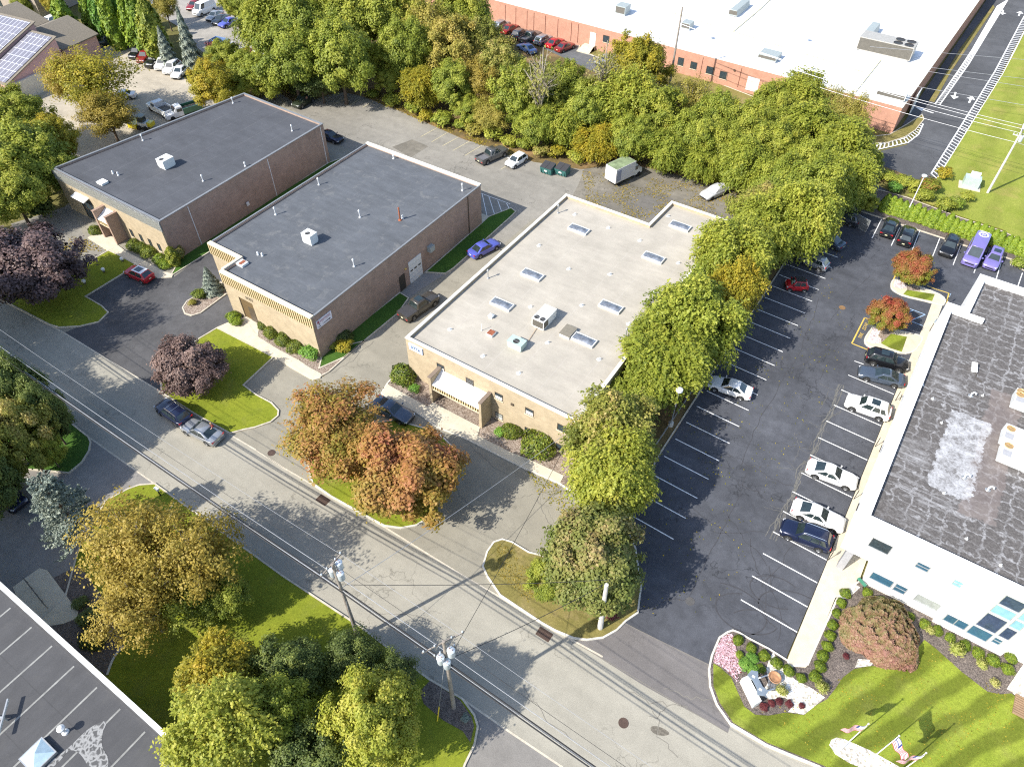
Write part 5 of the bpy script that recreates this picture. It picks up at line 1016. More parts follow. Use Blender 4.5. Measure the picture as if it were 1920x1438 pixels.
def gable(name, x0, x1, y0, y1, zw, zr, wall, roofm, panels=0):
    MB().prism([(x0, y0), (x1, y0), (x1, y1), (x0, y1)], 0, zw).build('wall', wall, hs)
    e = .4; xm = (x0+x1)/2; mb = MB()
    for s, xa in ((1, x0-e), (-1, x1+e)): mb.add([(xa, y0-e, zw-.1), (xa, y1+e, zw-.1), (xm, y1+e, zr), (xm, y0-e, zr), (xa, y0-e, zw+.1), (xa, y1+e, zw+.1), (xm, y1+e, zr+.2), (xm, y0-e, zr+.2)], [(0, 1, 2, 3), (4, 7, 6, 5), (0, 4, 5, 1), (0, 3, 7, 4), (1, 5, 6, 2)])
    mb.add([(x0, y0, zw), (x1, y0, zw), (xm, y0, zr)], [(0, 1, 2)]); mb.add([(x0, y1, zw), (x1, y1, zw), (xm, y1, zr)], [(2, 1, 0)])
    mb.build('roof', roofm, hs)
# shed roofs stepped, panels facing the sun
def shed(x0, x1, y0, y1, z0, z1, pv=True):
    mb = MB().add([(x0, y0, 0), (x1, y0, 0), (x1, y1, 0), (x0, y1, 0), (x0, y0, z0), (x1, y0, z0), (x1, y1, z1), (x0, y1, z1)], [(0, 3, 2, 1), (0, 1, 5, 4), (1, 2, 6, 5), (2, 3, 7, 6), (3, 0, 4, 7)]); mb.build('wall', M_pink, hs)
    MB().obox(((x0+x1)/2, (y0+y1)/2, (z0+z1)/2+.08), (x1-x0+.5, 0, 0), (0, y1-y0+.6, (z1-z0)*(y1-y0+.6)/(y1-y0)), (0, 0, .15)).build('roof', M_shingle, hs)
    if pv:
        a = math.atan2(z1-z0, y1-y0); o = MB().box(-(x1-x0)/2+.2, (x1-x0)/2-.3, -(y1-y0)/2/math.cos(a)+.1, (y1-y0)/2/math.cos(a)-.3, 0, .06).build('solar_panels', M_pv, hs); o.location = ((x0+x1)/2, (y0+y1)/2, (z0+z1)/2+.20); o.rotation_euler = (a, 0, 0)
shed(-16, -6.5, -6, 8, 4.2, 8.2); shed(-6.2, 4.5, -7, 7, 4.0, 8.0); shed(4.9, 11.0, -6.5, 5.5, 3.4, 7.0)
gable('g', -18, -4, 8.4, 15, 4.2, 6.6, M_pink, M_shingle); gable('g', -3.6, 9, 7.4, 15, 4.0, 6.2, M_pink, M_shingle)
MB().box(-16, 12, -13, -6.4, 0, 2.6).build('porch', plain('porch_roof', (.52, .46, .36), .9), hs); MB().box(11.0, 11.5, -7, 8, 0, 3.2).build('fascia_board', M_cream, hs)
for x in (-12, -3, 1.5, 7): MB().box(x, x+1.6, -6.58, -6.5, 2.75, 3.4).build('window', M_glass, hs)
hb_ = thing('apartment_building', 'grey walled block with dark small windows at the top left edge', 'building', G(20, 26), R(12))
MB().box(-30, 9, 0, 14, 0, 7).build('wall', plain('wall_taupe', (.32, .27, .22), .9), hb_); MB().box(-30.4, 9.4, -.4, 14.4, 7, 7.4).build('roof', M_shingle, hb_)
for x in (-14, -8.5, -3, 3.5): MB().box(x, x+1.7, -.08, 0, 1.2, 2.6).build('window', M_glass, hb_)
# ================================================================ vehicles
def paint(name, c, metal=.25, rough=.28): 
    k = ('paint', name)
    if k not in _cache:
        t = NT('paint_'+name); _cache[k] = t.finish(t.ramp(t.noise(1.2, 4), [(.3, mul(c, .94)), (.7, mul(c, 1.05))]), rough, metal, coat=.7, spec=.5)
    return _cache[k]
PAINT = {'white': paint('white', (.80, .80, .79), 0, .3), 'black': paint('black', (.012, .013, .016)), 'navy': paint('navy', (.012, .018, .05)), 'dark_grey': paint('dark_grey', (.045, .05, .06)), 'slate': paint('slate', (.085, .11, .15), .4),
 'silver': paint('silver', (.36, .38, .40), .5), 'red': paint('red', (.42, .012, .02), .1), 'darkred': paint('darkred', (.24, .02, .02), .1), 'blue': paint('blue', (.10, .12, .48), .2), 'purple': paint('purple', (.205, .175, .45), .15), 'bronze': paint('bronze', (.075, .068, .058), .3), 'grey': paint('grey', (.13, .13, .13), .4),
 'cover': plain('car_cover', (.44, .45, .47), .6, var=.15, scale=2), 'green': paint('green', (.03, .14, .08), 0), 'skyblue': paint('skyblue', (.16, .26, .50), .1), 'darkgreen': paint('darkgreen', (.03, .04, .025), .1), 'yellow': paint('yellow', (.75, .62, .02), 0)}
M_tyre = plain('tyre', (.018, .018, .018), .9); M_rim = plain('rim', (.42, .43, .44), .35, .7); M_trimb = plain('trim_black', (.015, .015, .015), .6); M_cglass = plain('car_glass', (.022, .034, .036), .05, 0, var=.4, scale=1.5, spec=.9, coat=.5)
M_hl = plain('headlight', (.75, .76, .78), .1, .2, coat=1.0); M_tl = plain('taillight', (.42, .01, .012), .2, coat=1.0); M_plate = plain('plate', (.75, .72, .45), .5); M_liner = plain('bed_liner', (.04, .04, .045), .8); M_chrome = plain('chrome', (.7, .7, .7), .15, .9)
def loft(mb, secs, m=0, cap=True):
    n = len(secs[0]); o = len(mb.v)
    for s in secs: mb.v += [tuple(p) for p in s]
    for i in range(len(secs)-1):
        for k in range(n): mb.f.append((o+i*n+k, o+i*n+(k+1) % n, o+(i+1)*n+(k+1) % n, o+(i+1)*n+k)); mb.mi.append(m)
    if cap: mb.f.append(tuple(o+k for k in range(n-1, -1, -1))); mb.f.append(tuple(o+(len(secs)-1)*n+k for k in range(n))); mb.mi += [m, m]
CARS = {
 # L, W, H, belt, nose z, hood z, tail z, wb(wheel x front,rear), cabin: windshield base, roof front, roof rear, rear base
 'sedan': dict(L=4.8, W=1.86, H=1.44, belt=.93, nose=.70, tail=.92, cab=(1.05, .25, -.95, -1.75), wheel=(1.45, -1.42), r=.34),
 'coupe': dict(L=4.9, W=1.9, H=1.40, belt=.93, nose=.72, tail=.96, cab=(.85, .10, -.85, -1.85), wheel=(1.5, -1.45), r=.36),
 'suv': dict(L=4.65, W=1.88, H=1.68, belt=1.06, nose=.86, tail=1.08, cab=(1.0, .40, -1.75, -2.15), wheel=(1.42, -1.38), r=.37),
 'hatch': dict(L=4.1, W=1.78, H=1.5, belt=.95, nose=.78, tail=.98, cab=(1.05, .35, -1.45, -1.9), wheel=(1.28, -1.28), r=.33),
 'smart': dict(L=2.75, W=1.62, H=1.52, belt=.95, nose=.80, tail=1.0, cab=(.85, .38, -.95, -1.22), wheel=(.92, -.92), r=.29),
 'pickup': dict(L=5.7, W=1.98, H=1.85, belt=1.18, nose=1.05, tail=.78, cab=(1.15, .55, -.75, -1.0), wheel=(1.78, -1.75), r=.40),
 'van': dict(L=5.9, W=2.05, H=2.55, belt=1.35, nose=1.05, tail=1.36, cab=(2.05, 1.35, -2.8, -2.9), wheel=(1.95, -1.75), r=.37),
 'smallvan': dict(L=5.6, W=2.0, H=2.35, belt=1.3, nose=1.05, tail=1.3, cab=(1.95, 1.3, -2.7, -2.75), wheel=(1.8, -1.7), r=.36)}
def make_car(kind, pt, opts=()):
    c = CARS[kind]; L_, W, H, B = c['L'], c['W'], c['H'], c['belt']; hl, hw = L_/2, W/2; xw, xf, xr_, xb = c['cab']
    t = bpy.data.objects.new('car', None); col.objects.link(t)
    pm = PAINT[pt]; mb = MB(); pick = kind == 'pickup'; bedx = xb-.02
    def sec(x, zt, w, zb=.24, crown=.04):
        h = [(0, zt+crown), (w*.5, zt+crown*.85), (w*.82, zt+crown*.2), (w*.95, zt-.05), (w, zt-.16), (w*1.0, (zt+zb)*.5), (w*.985, zb+.12), (w*.93, zb), (w*.4, zb-.02)]
        return [(x, y, z) for y, z in h]+[(x, -y, z) for y, z in h[::-1] if y > 0]
    st = [(-hl+.0, c['tail']-.22, .80, .42), (-hl+.05, c['tail']-.06, .87, .30), (-hl+.22, c['tail'], .95, .25), (-hl+.6, c['tail']+.02, .99, .24)]
    if pick: st += [(xb-.05, c['tail']+.02, 1.0, .24), (xb+.05, B, 1.0, .24)]
    else: st += [(xb+.1, min(B, c['tail']+.04), 1.0, .24)]
    st += [(0, B, 1.0, .24), (xw-.1, B, 1.0, .24), (xw+.12, B-.02, .99, .24), ((xw+hl)/2+.1, (B*.45+c['nose']*.55)+.05, .98, .24), (hl-.32, c['nose']+.05, .93, .25), (hl-.10, c['nose']-.03, .84, .30), (hl, c['nose']-.20, .70, .40)]
    loft(mb, [sec(x, zt, w*hw, zb) for x, zt, w, zb in st])
    # cabin shell (pillars and roof)
    g0, g1 = hw*.93, hw*(.74 if not 'van' in kind else .86)
    mx = xb if kind != 'pickup' else xb
    rings = []
    for f, zz in ((0, B-.04), (.35, None), (.7, None), (1, H-.05)):
        z = B-.04+(H-.05-B+.04)*f; e = f; xa = xw+(xf-xw)*e; xc = mx+(xr_-mx)*e; w_ = g0+(g1-g0)*(f**1.15); wf = w_*(.96)
        rings.append([(xa, -wf*.86, z), (xa-.10, -wf, z), ((xa+xc)/2, -w_, z), (xc+.12, -w_*.97, z), (xc, -w_*.84, z), (xc, w_*.84, z), (xc+.12, w_*.97, z), ((xa+xc)/2, w_, z), (xa-.10, wf, z), (xa, wf*.86, z)])
    top = [((x-(xf+xr_)/2)*.93+(xf+xr_)/2, y*.9, H) for x, y, z in rings[-1]]; rings.append(top)
    loft(mb, rings)
    # wheel arches
    for x in c['wheel']:
        for s in (-1, 1):
            r = c['r']+.06; vs = [(x+r*math.cos(a), s*(hw+.006), c['r']+r*math.sin(a)) for a in [math.pi*k/10 for k in range(11)]]+[(x-r, s*(hw+.006), .26), (x+r, s*(hw+.006), .26)]
            mb.add(vs, [tuple(range(13)) if s < 0 else tuple(range(12, -1, -1))], 1)
    mb.box(-hl+.15, hl-.2, -hw*.9, hw*.9, .18, .28, 1)
    mb.obox((hl-.045, 0, c['nose']-.30), (.12, 0, 0), (0, hw*1.1, 0), (0, 0, .16), 1)
    o = mb.build('body', [pm, M_trimb], t, True, 40)
    o.material_slots[0].link = 'OBJECT'; o.material_slots[0].material = pm
    def quad(A, B_, C_, D, off=.014, name='windshield', m=M_cglass, ins=.09, par=None, nu=1):
        A, B_, C_, D = map(Vector, (A, B_, C_, D)); ctr = (A+B_+C_+D)/4; n = (B_-A).cross(D-A).normalized()
        if n.dot(ctr-Vector((ctr.x*.3, 0, .6))) < 0: n = -n
        P = [p.lerp(ctr, ins)+n*off for p in (A, B_, C_, D)]
        mb2 = MB().add(P+[p-n*.02 for p in P], [(0, 1, 2, 3), (7, 6, 5, 4), (0, 4, 5, 1), (1, 5, 6, 2), (2, 6, 7, 3), (3, 7, 4, 0)]); return mb2.build(name, m, par or t)
    b0, b3_ = rings[0], rings[3]
    quad(b0[0], b0[9], b3_[9], b3_[0], name='windshield', ins=.045)
    if kind not in ('van', 'smallvan'): quad(b0[5], b0[4], b3_[4], b3_[5], name='rear_window', ins=.08)
    for s, (i0, im, i1) in ((-1, (1, 2, 3)), (1, (8, 7, 6))):
        def P_(f, zf):   # point along side, f 0 front..1 rear
            lo = Vector(b0[i0]).lerp(Vector(b0[im]), min(1, f*2)) if f < .5 else Vector(b0[im]).lerp(Vector(b0[i1]), f*2-1)
            hi = Vector(b3_[i0]).lerp(Vector(b3_[im]), min(1, f*2)) if f < .5 else Vector(b3_[im]).lerp(Vector(b3_[i1]), f*2-1)
            return lo.lerp(hi, zf)
        if 'van' in kind: spans = ((.03, .26),)
        elif pick: spans = ((.03, .50), (.54, .93))
        elif kind in ('suv',): spans = ((.03, .40), (.43, .72), (.75, .95))
        else: spans = ((.03, .50), (.53, .95))
        for f0, f1 in spans: quad(P_(f0, .08), P_(f1, .08), P_(f1, .95), P_(f0, .95), name='side_window', ins=.02, off=.02)
    for x in c['wheel']:
        for s in (-1, 1):
            w_ = bpy.data.objects.new('wheel', None)
            y = s*(hw-.09); r = c['r']; mbt = MB(); mbt.lathe([(r*.6, -.11), (r*.92, -.11), (r, -.07), (r, .07), (r*.92, .11), (r*.6, .11)], n=18)
            o = mbt.build('wheel', M_tyre, t, True, 50); o.location = (x, y, r); o.rotation_euler = (R(90), 0, 0)
            mr = MB().lathe([(0, .075), (r*.2, .085), (r*.6, .09), (r*.66, .113), (r*.62, .05)], n=18); 
            for k in range(5): a = 6.283*k/5; mr.obox((r*.36*math.cos(a), r*.36*math.sin(a), .095), (r*.5*math.cos(a), r*.5*math.sin(a), 0), (-.05*math.sin(a), .05*math.cos(a), 0), (0, 0, .02))
            rr = mr.build('rim', M_rim, o, True, 40); rr.rotation_euler = (R(180) if s > 0 else 0, 0, 0)
    for s in (-1, 1):
        MB().obox((hl-.16, s*hw*.66, c['nose']-.10), (.20, s*-.12, -.02), (.05, .34*s, 0), (0, 0, .13)).build('headlight', M_hl, t)
        MB().obox((-hl+.07, s*hw*.74, c['tail']-.13), (.09, 0, 0), (0, .34, 0), (0, 0, .16)).build('taillight', M_tl, t)
        MB().obox((xw-.28, s*(hw+.10), B+.06), (.12, 0, 0), (0, .2, 0), (0, 0, .13)).build('mirror', M_trimb if pt == 'black' else pm, t)
    MB().box(-hl-.012, -hl+.02, -.17, .17, .58, .70).build('license_plate', M_plate, t)
    MB().obox((-hl+.03, 0, .40), (.14, 0, 0), (0, W*.8, 0), (0, 0, .14)).build('rear_bumper', M_trimb if kind in ('suv', 'pickup', 'van', 'smallvan') else pm, t)
    if pick:
        m2 = MB(); y1 = hw*.98; top_ = 1.12
        for s in (-1, 1): m2.box(-hl+.06, xb, *(sorted((s*y1, s*(y1-.10)))), c['tail']-.1, top_)
        m2.box(-hl+.04, -hl+.12, -y1, y1, c['tail']-.1, top_); m2.box(xb-.06, xb, -y1, y1, c['tail']-.1, top_)
        o = m2.build('bed', pm, t); o.material_slots[0].link = 'OBJECT'; o.material_slots[0].material = pm
        if 'tonneau' in opts: MB().box(-hl+.12, xb-.06, -y1+.05, y1-.05, top_-.05, top_+.02).build('bed_cover', M_liner, t)
        else: MB().box(-hl+.12, xb-.06, -y1+.1, y1-.1, c['tail']+.05, c['tail']+.075).build('bed_liner', plain('bed_liner_grey', (.13, .13, .14), .7), t)
    if 'sunroof' in opts: MB().obox(((xf+xr_)/2+.15, 0, H+.012), (.85 if kind != 'hatch' else 1.0, 0, 0), (0, g1*1.25, 0), (0, 0, .02)).build('sunroof', M_cglass, t)
    if 'whiteroof' in opts: MB().obox(((xf+xr_)/2, 0, H+.004), ((xf-xr_)*.94, 0, 0), (0, g1*1.82, 0), (0, 0, .012)).build('roof_skin', PAINT['white'], t)
    if 'rails' in opts or 'racks' in opts:
        for s in (-1, 1): MB().tube([(xf-.1, s*g1*.84, H-.01), (xf-.25, s*g1*.86, H+.05), (xr_+.25, s*g1*.86, H+.05), (xr_+.1, s*g1*.84, H-.01)], .022, 5).build('roof_rail', M_chrome, t)
    if 'racks' in opts:
        for x in (.05, -.75): MB().tube([(x, -g1*.86, H+.06), (x, g1*.86, H+.06)], .025, 5).build('cross_bar', M_chrome, t)
    if 'blackroof' in opts: MB().obox(((xf+xr_)/2, 0, H+.004), ((xf-xr_)*.94, 0, 0), (0, g1*1.82, 0), (0, 0, .012)).build('roof_skin', PAINT['dark_grey'], t)
    return t
_cars = {}
def car(kind, pt, front, rear, lab, name='parked_car', cat='car', group=None, opts=(), z=0.0, ctr=None, L_=None):
    """front/rear: photo pixels of the two ends at mid height"""
    H = CARS[kind]['H']; A = G(*front, H*.42); B_ = G(*rear, H*.42); c = (A+B_)/2; a = math.atan2(A.y-B_.y, A.x-B_.x)
    k = (kind, opts, 'w' if pt == 'black' else 'c')
    if k not in _cars: o = make_car(kind, pt, opts); _cars[k] = o
    else: o = copy_tree(_cars[k])
    for ch in o.children:
        if ch.name.split('.')[0] in ('body', 'bed'): ch.material_slots[0].material = PAINT[pt]
        elif ch.name.split('.')[0] in ('mirror', 'rear_bumper') and ch.data.materials[0].name.startswith('paint'):
            ch.material_slots[0].link = 'OBJECT'; ch.material_slots[0].material = PAINT[pt]
    o.name = name; o.location = (c.x, c.y, z+.012); o.rotation_euler = (0, 0, a)
    for k_ in ('label', 'category', 'group'):
        if k_ in o: del o[k_]
    return tag(o, lab, cat, group)
GR = 'cars parked in the right lot'
car('sedan', 'white', (1333, 714), (1406, 738), 'white sedan alone in the tree side row of the right parking lot', group=GR, opts=('l',))
car('coupe', 'white', (1608, 907), (1514, 872), 'white sedan, upper one of two beside each other at the white office', group=GR)
car('coupe', 'white', (1582, 986), (1488, 948), 'white sedan beside the navy suv at the white office', group=GR)
car('suv', 'navy', (1467, 985), (1557, 1020), 'dark navy suv, nearest the street in the white office row', group=GR, opts=('rails',))
car('suv', 'white', (1587, 748), (1669, 777), 'white suv with black sunroof at the white office', group=GR, opts=('sunroof',))
car('coupe', 'slate', (1611, 695), (1694, 715), 'dark grey fastback next to the black suv by the striped island', group=GR, opts=('sunroof',))
car('suv', 'black', (1704, 686), (1624, 664), 'black suv touching the yellow lined island', group=GR, opts=('sunroof',))
car('smart', 'red', (1473, 533), (1514, 535), 'tiny red two seat car in the shade of the trees', group=GR, opts=('blackroof',))
car('hatch', 'silver', (1498, 478), (1552, 501), 'silver blue car half under the trees above the tiny red car', group=GR)
car('sedan', 'slate', (1527, 438), (1577, 461), 'slate blue car in deep shade near the lot corner', group=GR)
car('suv', 'dark_grey', (1560, 400), (1603, 414), 'dark car in the shaded corner beside the metal gate', group=GR)
car('sedan', 'black', (1675, 410), (1661, 442), 'black car, left one of the pair under the lamp post', group=GR, opts=('sunroof',))
car('suv', 'black', (1708, 424), (1693, 459), 'black car, right one of the pair beside the lamp post', group=GR, opts=('sunroof',))
car('suv', 'black', (1770, 484), (1791, 440), 'black suv facing out next to the purple van', group=GR, opts=('sunroof',))
vn = car('van', 'purple', (1814, 503), (1843, 440), 'tall purple van with a white round emblem on its roof', name='van', cat='van', group=GR)
# emblem on the van roof
em = MB(); n = 24
for r0_, r1_ in ((.62, .42), (.20, .10)):
    vs = [(r*(1+(.06 if i % 2 and r0_ > .5 and r == r0_ else 0))*math.cos(6.283*i/n)*1.0-1.9, r*math.sin(6.283*i/n)*1.05, 2.575) for r in (r0_, r1_) for i in range(n)]
    em.add(vs, [(i, (i+1) % n, n+(i+1) % n, n+i) for i in range(n)])
em.box(-2.78, -2.70, -.62, .62, 2.565, 2.58); em.build('roof_emblem', PAINT['white'], vn)
car('suv', 'purple', (1853, 508), (1872, 463), 'purple suv with black sunroof right of the purple van', group=GR, opts=('sunroof',))
car('suv', 'navy', (303, 757), (347, 788), 'dark suv with chrome roof bars parked on the street', group='cars parked along the street kerb', opts=('racks',))
car('sedan', 'silver', (351, 795), (406, 822), 'silver sedan parked on the street behind the dark suv', group='cars parked along the street kerb')
car('coupe', 'slate', (769, 785), (705, 753), 'dark blue grey sedan by the orange trees in front of the beige roofed building')
car('hatch', 'red', (240, 505), (281, 522), 'red compact car with white roof in the left driveway', opts=('whiteroof', 'sunroof'))
car('pickup', 'bronze', (813, 554), (757, 592), 'dark bronze pickup with covered bed in the lane between two buildings', name='pickup_truck', cat='pickup truck', opts=('tonneau', 'sunroof'))
car('sedan', 'blue', (925, 456), (890, 474), 'blue purple sedan in the lane beside the striped shade')
car('sedan', 'navy', (637, 262), (600, 250), 'dark blue car tucked behind the left building')
car('pickup', 'grey', (946, 279), (899, 300), 'dark grey pickup with open bed in the rear lot', name='pickup_truck', cat='pickup truck')
car('hatch', 'white', (952, 311), (984, 291), 'white hatchback next to the grey pickup in the rear lot')
car('suv', 'darkgreen', (557, 196), (580, 182), 'dark suv in the shade behind the left building roof')
car('suv', 'navy', (38, 948), (-12, 908), 'dark navy suv cut by the left edge on the neighbour driveway', opts=('rails',))
cv = car('sedan', 'cover', (1318, 369), (1363, 349), 'car under a pale grey cover in the worn rear lot')
for ch in list(cv.children):
    if ch.name.split('.')[0] != 'body': 
        for g_ in list(ch.children): bpy.data.objects.remove(g_)
        bpy.data.objects.remove(ch)
cv.scale = (1.04, 1.06, 1.0)
GY_ = 'vehicles parked in the gravel yard'
for kd, pt, fr, re_, lab, op in (('suv', 'darkgreen', (187, 80), (213, 74), 'dark green suv alone at the top edge of the gravel yard', ()), ('suv', 'black', (247, 107), (268, 90), 'black suv, first in the row of the gravel yard', ()), ('suv', 'darkred', (263, 114), (281, 98), 'red suv second in the row of the gravel yard', ()), ('pickup', 'black', (281, 120), (301, 104), 'black pickup beside the red suv in the gravel yard', ()), ('suv', 'white', (296, 128), (315, 110), 'white suv next to the black pickup in the gravel yard', ('racks',)), ('suv', 'white', (312, 135), (332, 118), 'white suv with roof racks in the gravel yard row', ('rails',)), ('sedan', 'white', (329, 143), (345, 127), 'white car nearest the blue spruce in the gravel yard row', ()),
    ('suv', 'white', (82, 46), (104, 36), 'white suv on the drive by the top left lawn', ()), ('sedan', 'silver', (393, 36), (412, 24), 'silver car beside the white van in the upper yard', ()), ('sedan', 'dark_grey', (404, 43), (424, 31), 'dark car between the silver and the blue one in the upper yard', ()), ('sedan', 'blue', (412, 49), (446, 36), 'bright blue car at the end of the upper yard row', ()), ('suv', 'dark_grey', (466, 66), (490, 58), 'dark suv at the right side of the upper yard', ()), ('smallvan', 'white', (364, 24), (400, 8), 'white van with dark side windows in the upper yard', ('l',)), ('sedan', 'white', (215, 180), (240, 178), 'white car glimpsed behind the yellow leaved tree', ()), ('sedan', 'darkred', (356, 16), (372, 4), 'red car behind the white van in the upper yard', ()), ('suv', 'skyblue', (285, 6), (303, -4), 'pale blue car at the very top edge', ())):
    car(kd, pt, fr, re_, lab, group=GY_, opts=op, cat='van' if 'van' in kd else 'car', name='van' if 'van' in kd else 'parked_car')
GW = 'cars parked along the red brick warehouse'
for kd, pt, fr, re_, lab in (('sedan', 'darkred', (966, 49), (947, 59), 'red car, leftmost by the warehouse wall'), ('suv', 'grey', (984, 58), (966, 69), 'grey suv between a red car and a black pickup by the warehouse'), ('pickup', 'grey', (1010, 62), (980, 76), 'black pickup by the warehouse wall'), ('suv', 'silver', (1030, 69), (1008, 80), 'silver suv by the warehouse wall beside a red car'), ('sedan', 'red', (1052, 75), (1030, 86), 'bright red car hidden partly by foliage near the warehouse'), ('sedan', 'darkred', (1074, 82), (1045, 94), 'dark red car nearest the warehouse steps'), ('suv', 'silver', (950, 42), (930, 52), 'pale car at the left end of the warehouse row'),
    ('sedan', 'skyblue', (975, 84), (1000, 97), 'pale blue car just behind the tree tops in the warehouse lot'), ('sedan', 'silver', (1122, 118), (1148, 106), 'silver car seen through branches in the warehouse lot'), ('sedan', 'blue', (1100, 186), (1122, 176), 'blue car glimpsed through the bare tree'), ('sedan', 'skyblue', (1362, 250), (1384, 240), 'pale blue car glimpsed through the belt trees'), ('suv', 'white', (1160, 138), (1184, 128), 'white car half hidden right of the bare tree'), ('sedan', 'navy', (1040, 158), (1064, 146), 'navy car hidden among the belt trees')):
    car(kd, pt, fr, re_, lab, group=GW)
# box truck
p0, p1 = G(1192, 312, 1.2), G(1148, 333, 1.2); c = (p0+p1)/2; a = math.atan2(p0.y-p1.y, p0.x-p1.x)
bt = thing('box_truck', 'white box truck with a mossy green roof parked against the trees', 'truck', (c.x, c.y, .01), a)
M_box = plain('box_white', (.70, .68, .66), .5, var=.1); M_moss = plain('moss_roof', (.19, .24, .13), .8, var=.4, scale=1.2)
MB().box(-3.0, 1.2, -1.12, 1.12, .75, 3.05).build('cargo_box', M_box, bt); MB().box(-2.95, 1.15, -1.07, 1.07, 3.052, 3.075).build('box_roof', M_moss, bt)
mb = MB(); loft(mb, [[(x, y, z) for y, z in ((-w_, .5), (w_, .5), (w_, zt*.6), (w_*.85, zt), (-w_*.85, zt), (-w_, zt*.6))] for x, zt, w_ in ((1.22, 2.1, .98), (2.0, 2.1, .98), (2.45, 1.35, .97), (3.1, 1.2, .92), (3.2, .9, .85))]); mb.build('cab', PAINT['white'], bt, True, 30)
MB().obox((2.26, 0, 1.76), (.42, 0, -.72), (0, 1.5, 0), (.03, 0, .02)).build('windshield', M_cglass, bt)
for s in (-1, 1): MB().box(1.45, 2.05, *sorted((s*.93, s*.97)), 1.35, 1.95).build('side_window', M_cglass, bt)
MB().box(-2.75, -1.9, -1.135, -1.12, 1.0, 2.75).build('side_door', plain('door_blue', (.32, .34, .42), .5), bt); MB().box(-3.015, -3.0, -.75, .75, 1.2, 2.6).build('rear_panel', plain('panel_pale', (.78, .78, .76), .5), bt); MB().box(-2.9, 3.0, -.5, .5, .45, .74).build('chassis', M_trimb, bt)
for x in (2.3, -1.9):
    for s in (-1, 1): o = MB().lathe([(0, -.13), (.4, -.13), (.42, 0), (.4, .13), (0, .13)], n=16).build('wheel', M_tyre, bt, True, 50); o.location = (x, s*.88, .42); o.rotation_euler = (R(90), 0, 0)
# dumpsters
for px, py, lab in ((1028, 318, 'dark green dumpster with black lid, left of the two'), (1055, 321, 'dark green dumpster with black lid, right one near the box truck')):
    p = G(px, py, .5); t = thing('dumpster', lab, 'dumpster', (p.x, p.y, .01), R(2), 'green dumpsters in the rear lot'); M_dg = plain('dumpster_green', (.035, .13, .12), .6, var=.2)
    mb = MB().add([(-.95, -.75, .12), (.95, -.75, .12), (.95, .65, .12), (-.95, .65, .12), (-.98, -.95, 1.15), (.98, -.95, 1.15), (.98, .7, 1.4), (-.98, .7, 1.4)], [(0, 3, 2, 1), (4, 5, 6, 7), (0, 1, 5, 4), (1, 2, 6, 5), (2, 3, 7, 6), (3, 0, 4, 7)])
    for k in range(4): mb.box(-.8+k*.5, -.74+k*.5, -.93, -.80, .2, 1.05)
    mb.build('bin', M_dg, t)
    for s in (-1, 1): MB().obox((s*.49, -.13, 1.31), (.94, 0, 0), (0, 1.72, .26), (0, 0, .05)).build('lid', M_liner, t)
    MB().box(-.3, .3, -.915, -.9, .55, .8).build('decal', M_unit, t)
# yard machines
p = G(268, 232, .8); t = thing('skid_loader', 'yellow and white skid loader in the gravel yard behind the left roof', 'loader', (p.x, p.y, 0), R(200))
MB().box(-1.2, .6, -.7, .7, .5, 1.2).build('body', plain('loader_white', (.7, .72, .7), .5), t); MB().box(-.5, .5, -.5, .5, 1.2, 2.1).build('cab', M_cglass, t); MB().box(-.6, .6, -.6, .6, 2.1, 2.25).build('cab_roof', M_unitgrey, t); MB().box(.7, 2.2, -1.1, 1.1, .3, 1.0).build('bucket', PAINT['yellow'], t); MB().box(-1.9, -1.1, -.6, .6, .6, 1.3).build('engine_cover', PAINT['yellow'], t)
for x in (-.8, .35):
    for s in (-1, 1): o = MB().lathe([(0, -.15), (.36, -.15), (.4, 0), (.36, .15), (0, .15)], n=14).build('wheel', M_tyre, t, True, 50); o.location = (x, s*.85, .4); o.rotation_euler = (R(90), 0, 0)
def truck(fr, re_, lab, cabm, bedm, bedz=1.2, rack=True, L_=6.4):
    A, B_ = G(*fr, 1), G(*re_, 1); c = (A+B_)/2; a = math.atan2(A.y-B_.y, A.x-B_.x); t = thing('work_truck', lab, 'truck', (c.x, c.y, 0), a); h = L_/2
    mb = MB(); loft(mb, [[(x, y, z) for y, z in ((-w_, .45), (w_, .45), (w_, 1.2 if zt > 1.3 else zt*.9), (w_*.84, zt), (-w_*.84, zt), (-w_, 1.2 if zt > 1.3 else zt*.9))] for x, zt, w_ in ((h-3.0, 1.95, 1), (h-2.0, 1.98, 1), (h-1.4, 1.25, 1), (h-.1, 1.15, .95), (h, .9, .88))]); mb.build('cab', cabm, t, True, 30)
    MB().obox((h-1.70, 0, 1.62), (.46, 0, -.60), (0, 1.5, 0), (.03, 0, .02)).build('windshield', M_cglass, t)
    for s in (-1, 1): MB().box(h-2.9, h-2.0, *sorted((s*.99, s*1.02)), 1.25, 1.75).build('side_window', M_cglass, t)
    b = MB()
    for s in (-1, 1): b.box(-h, h-3.05, *sorted((s*1.05, s*.93)), .8, bedz+.35)
    b.box(-h, -h+.1, -.93, .93, .8, bedz+.35); b.box(-h, h-3.05, -1.05, 1.05, .62, .8); b.build('bed', bedm, t)
    MB().box(-h+.3, h-3.2, -.8, .8, .802, 1.15).build('load', M_louver, t)
    for x in (h-1.0, -h+1.3):
        for s in (-1, 1): o = MB().lathe([(0, -.13), (.4, -.13), (.42, 0), (.4, .13), (0, .13)], n=16).build('wheel', M_tyre, t, True, 50); o.location = (x, s*.88, .42); o.rotation_euler = (R(90), 0, 0)
    return t
truck((285, 193), (318, 211), 'white work truck with boxes in its bed in the gravel yard', PAINT['white'], PAINT['white'])
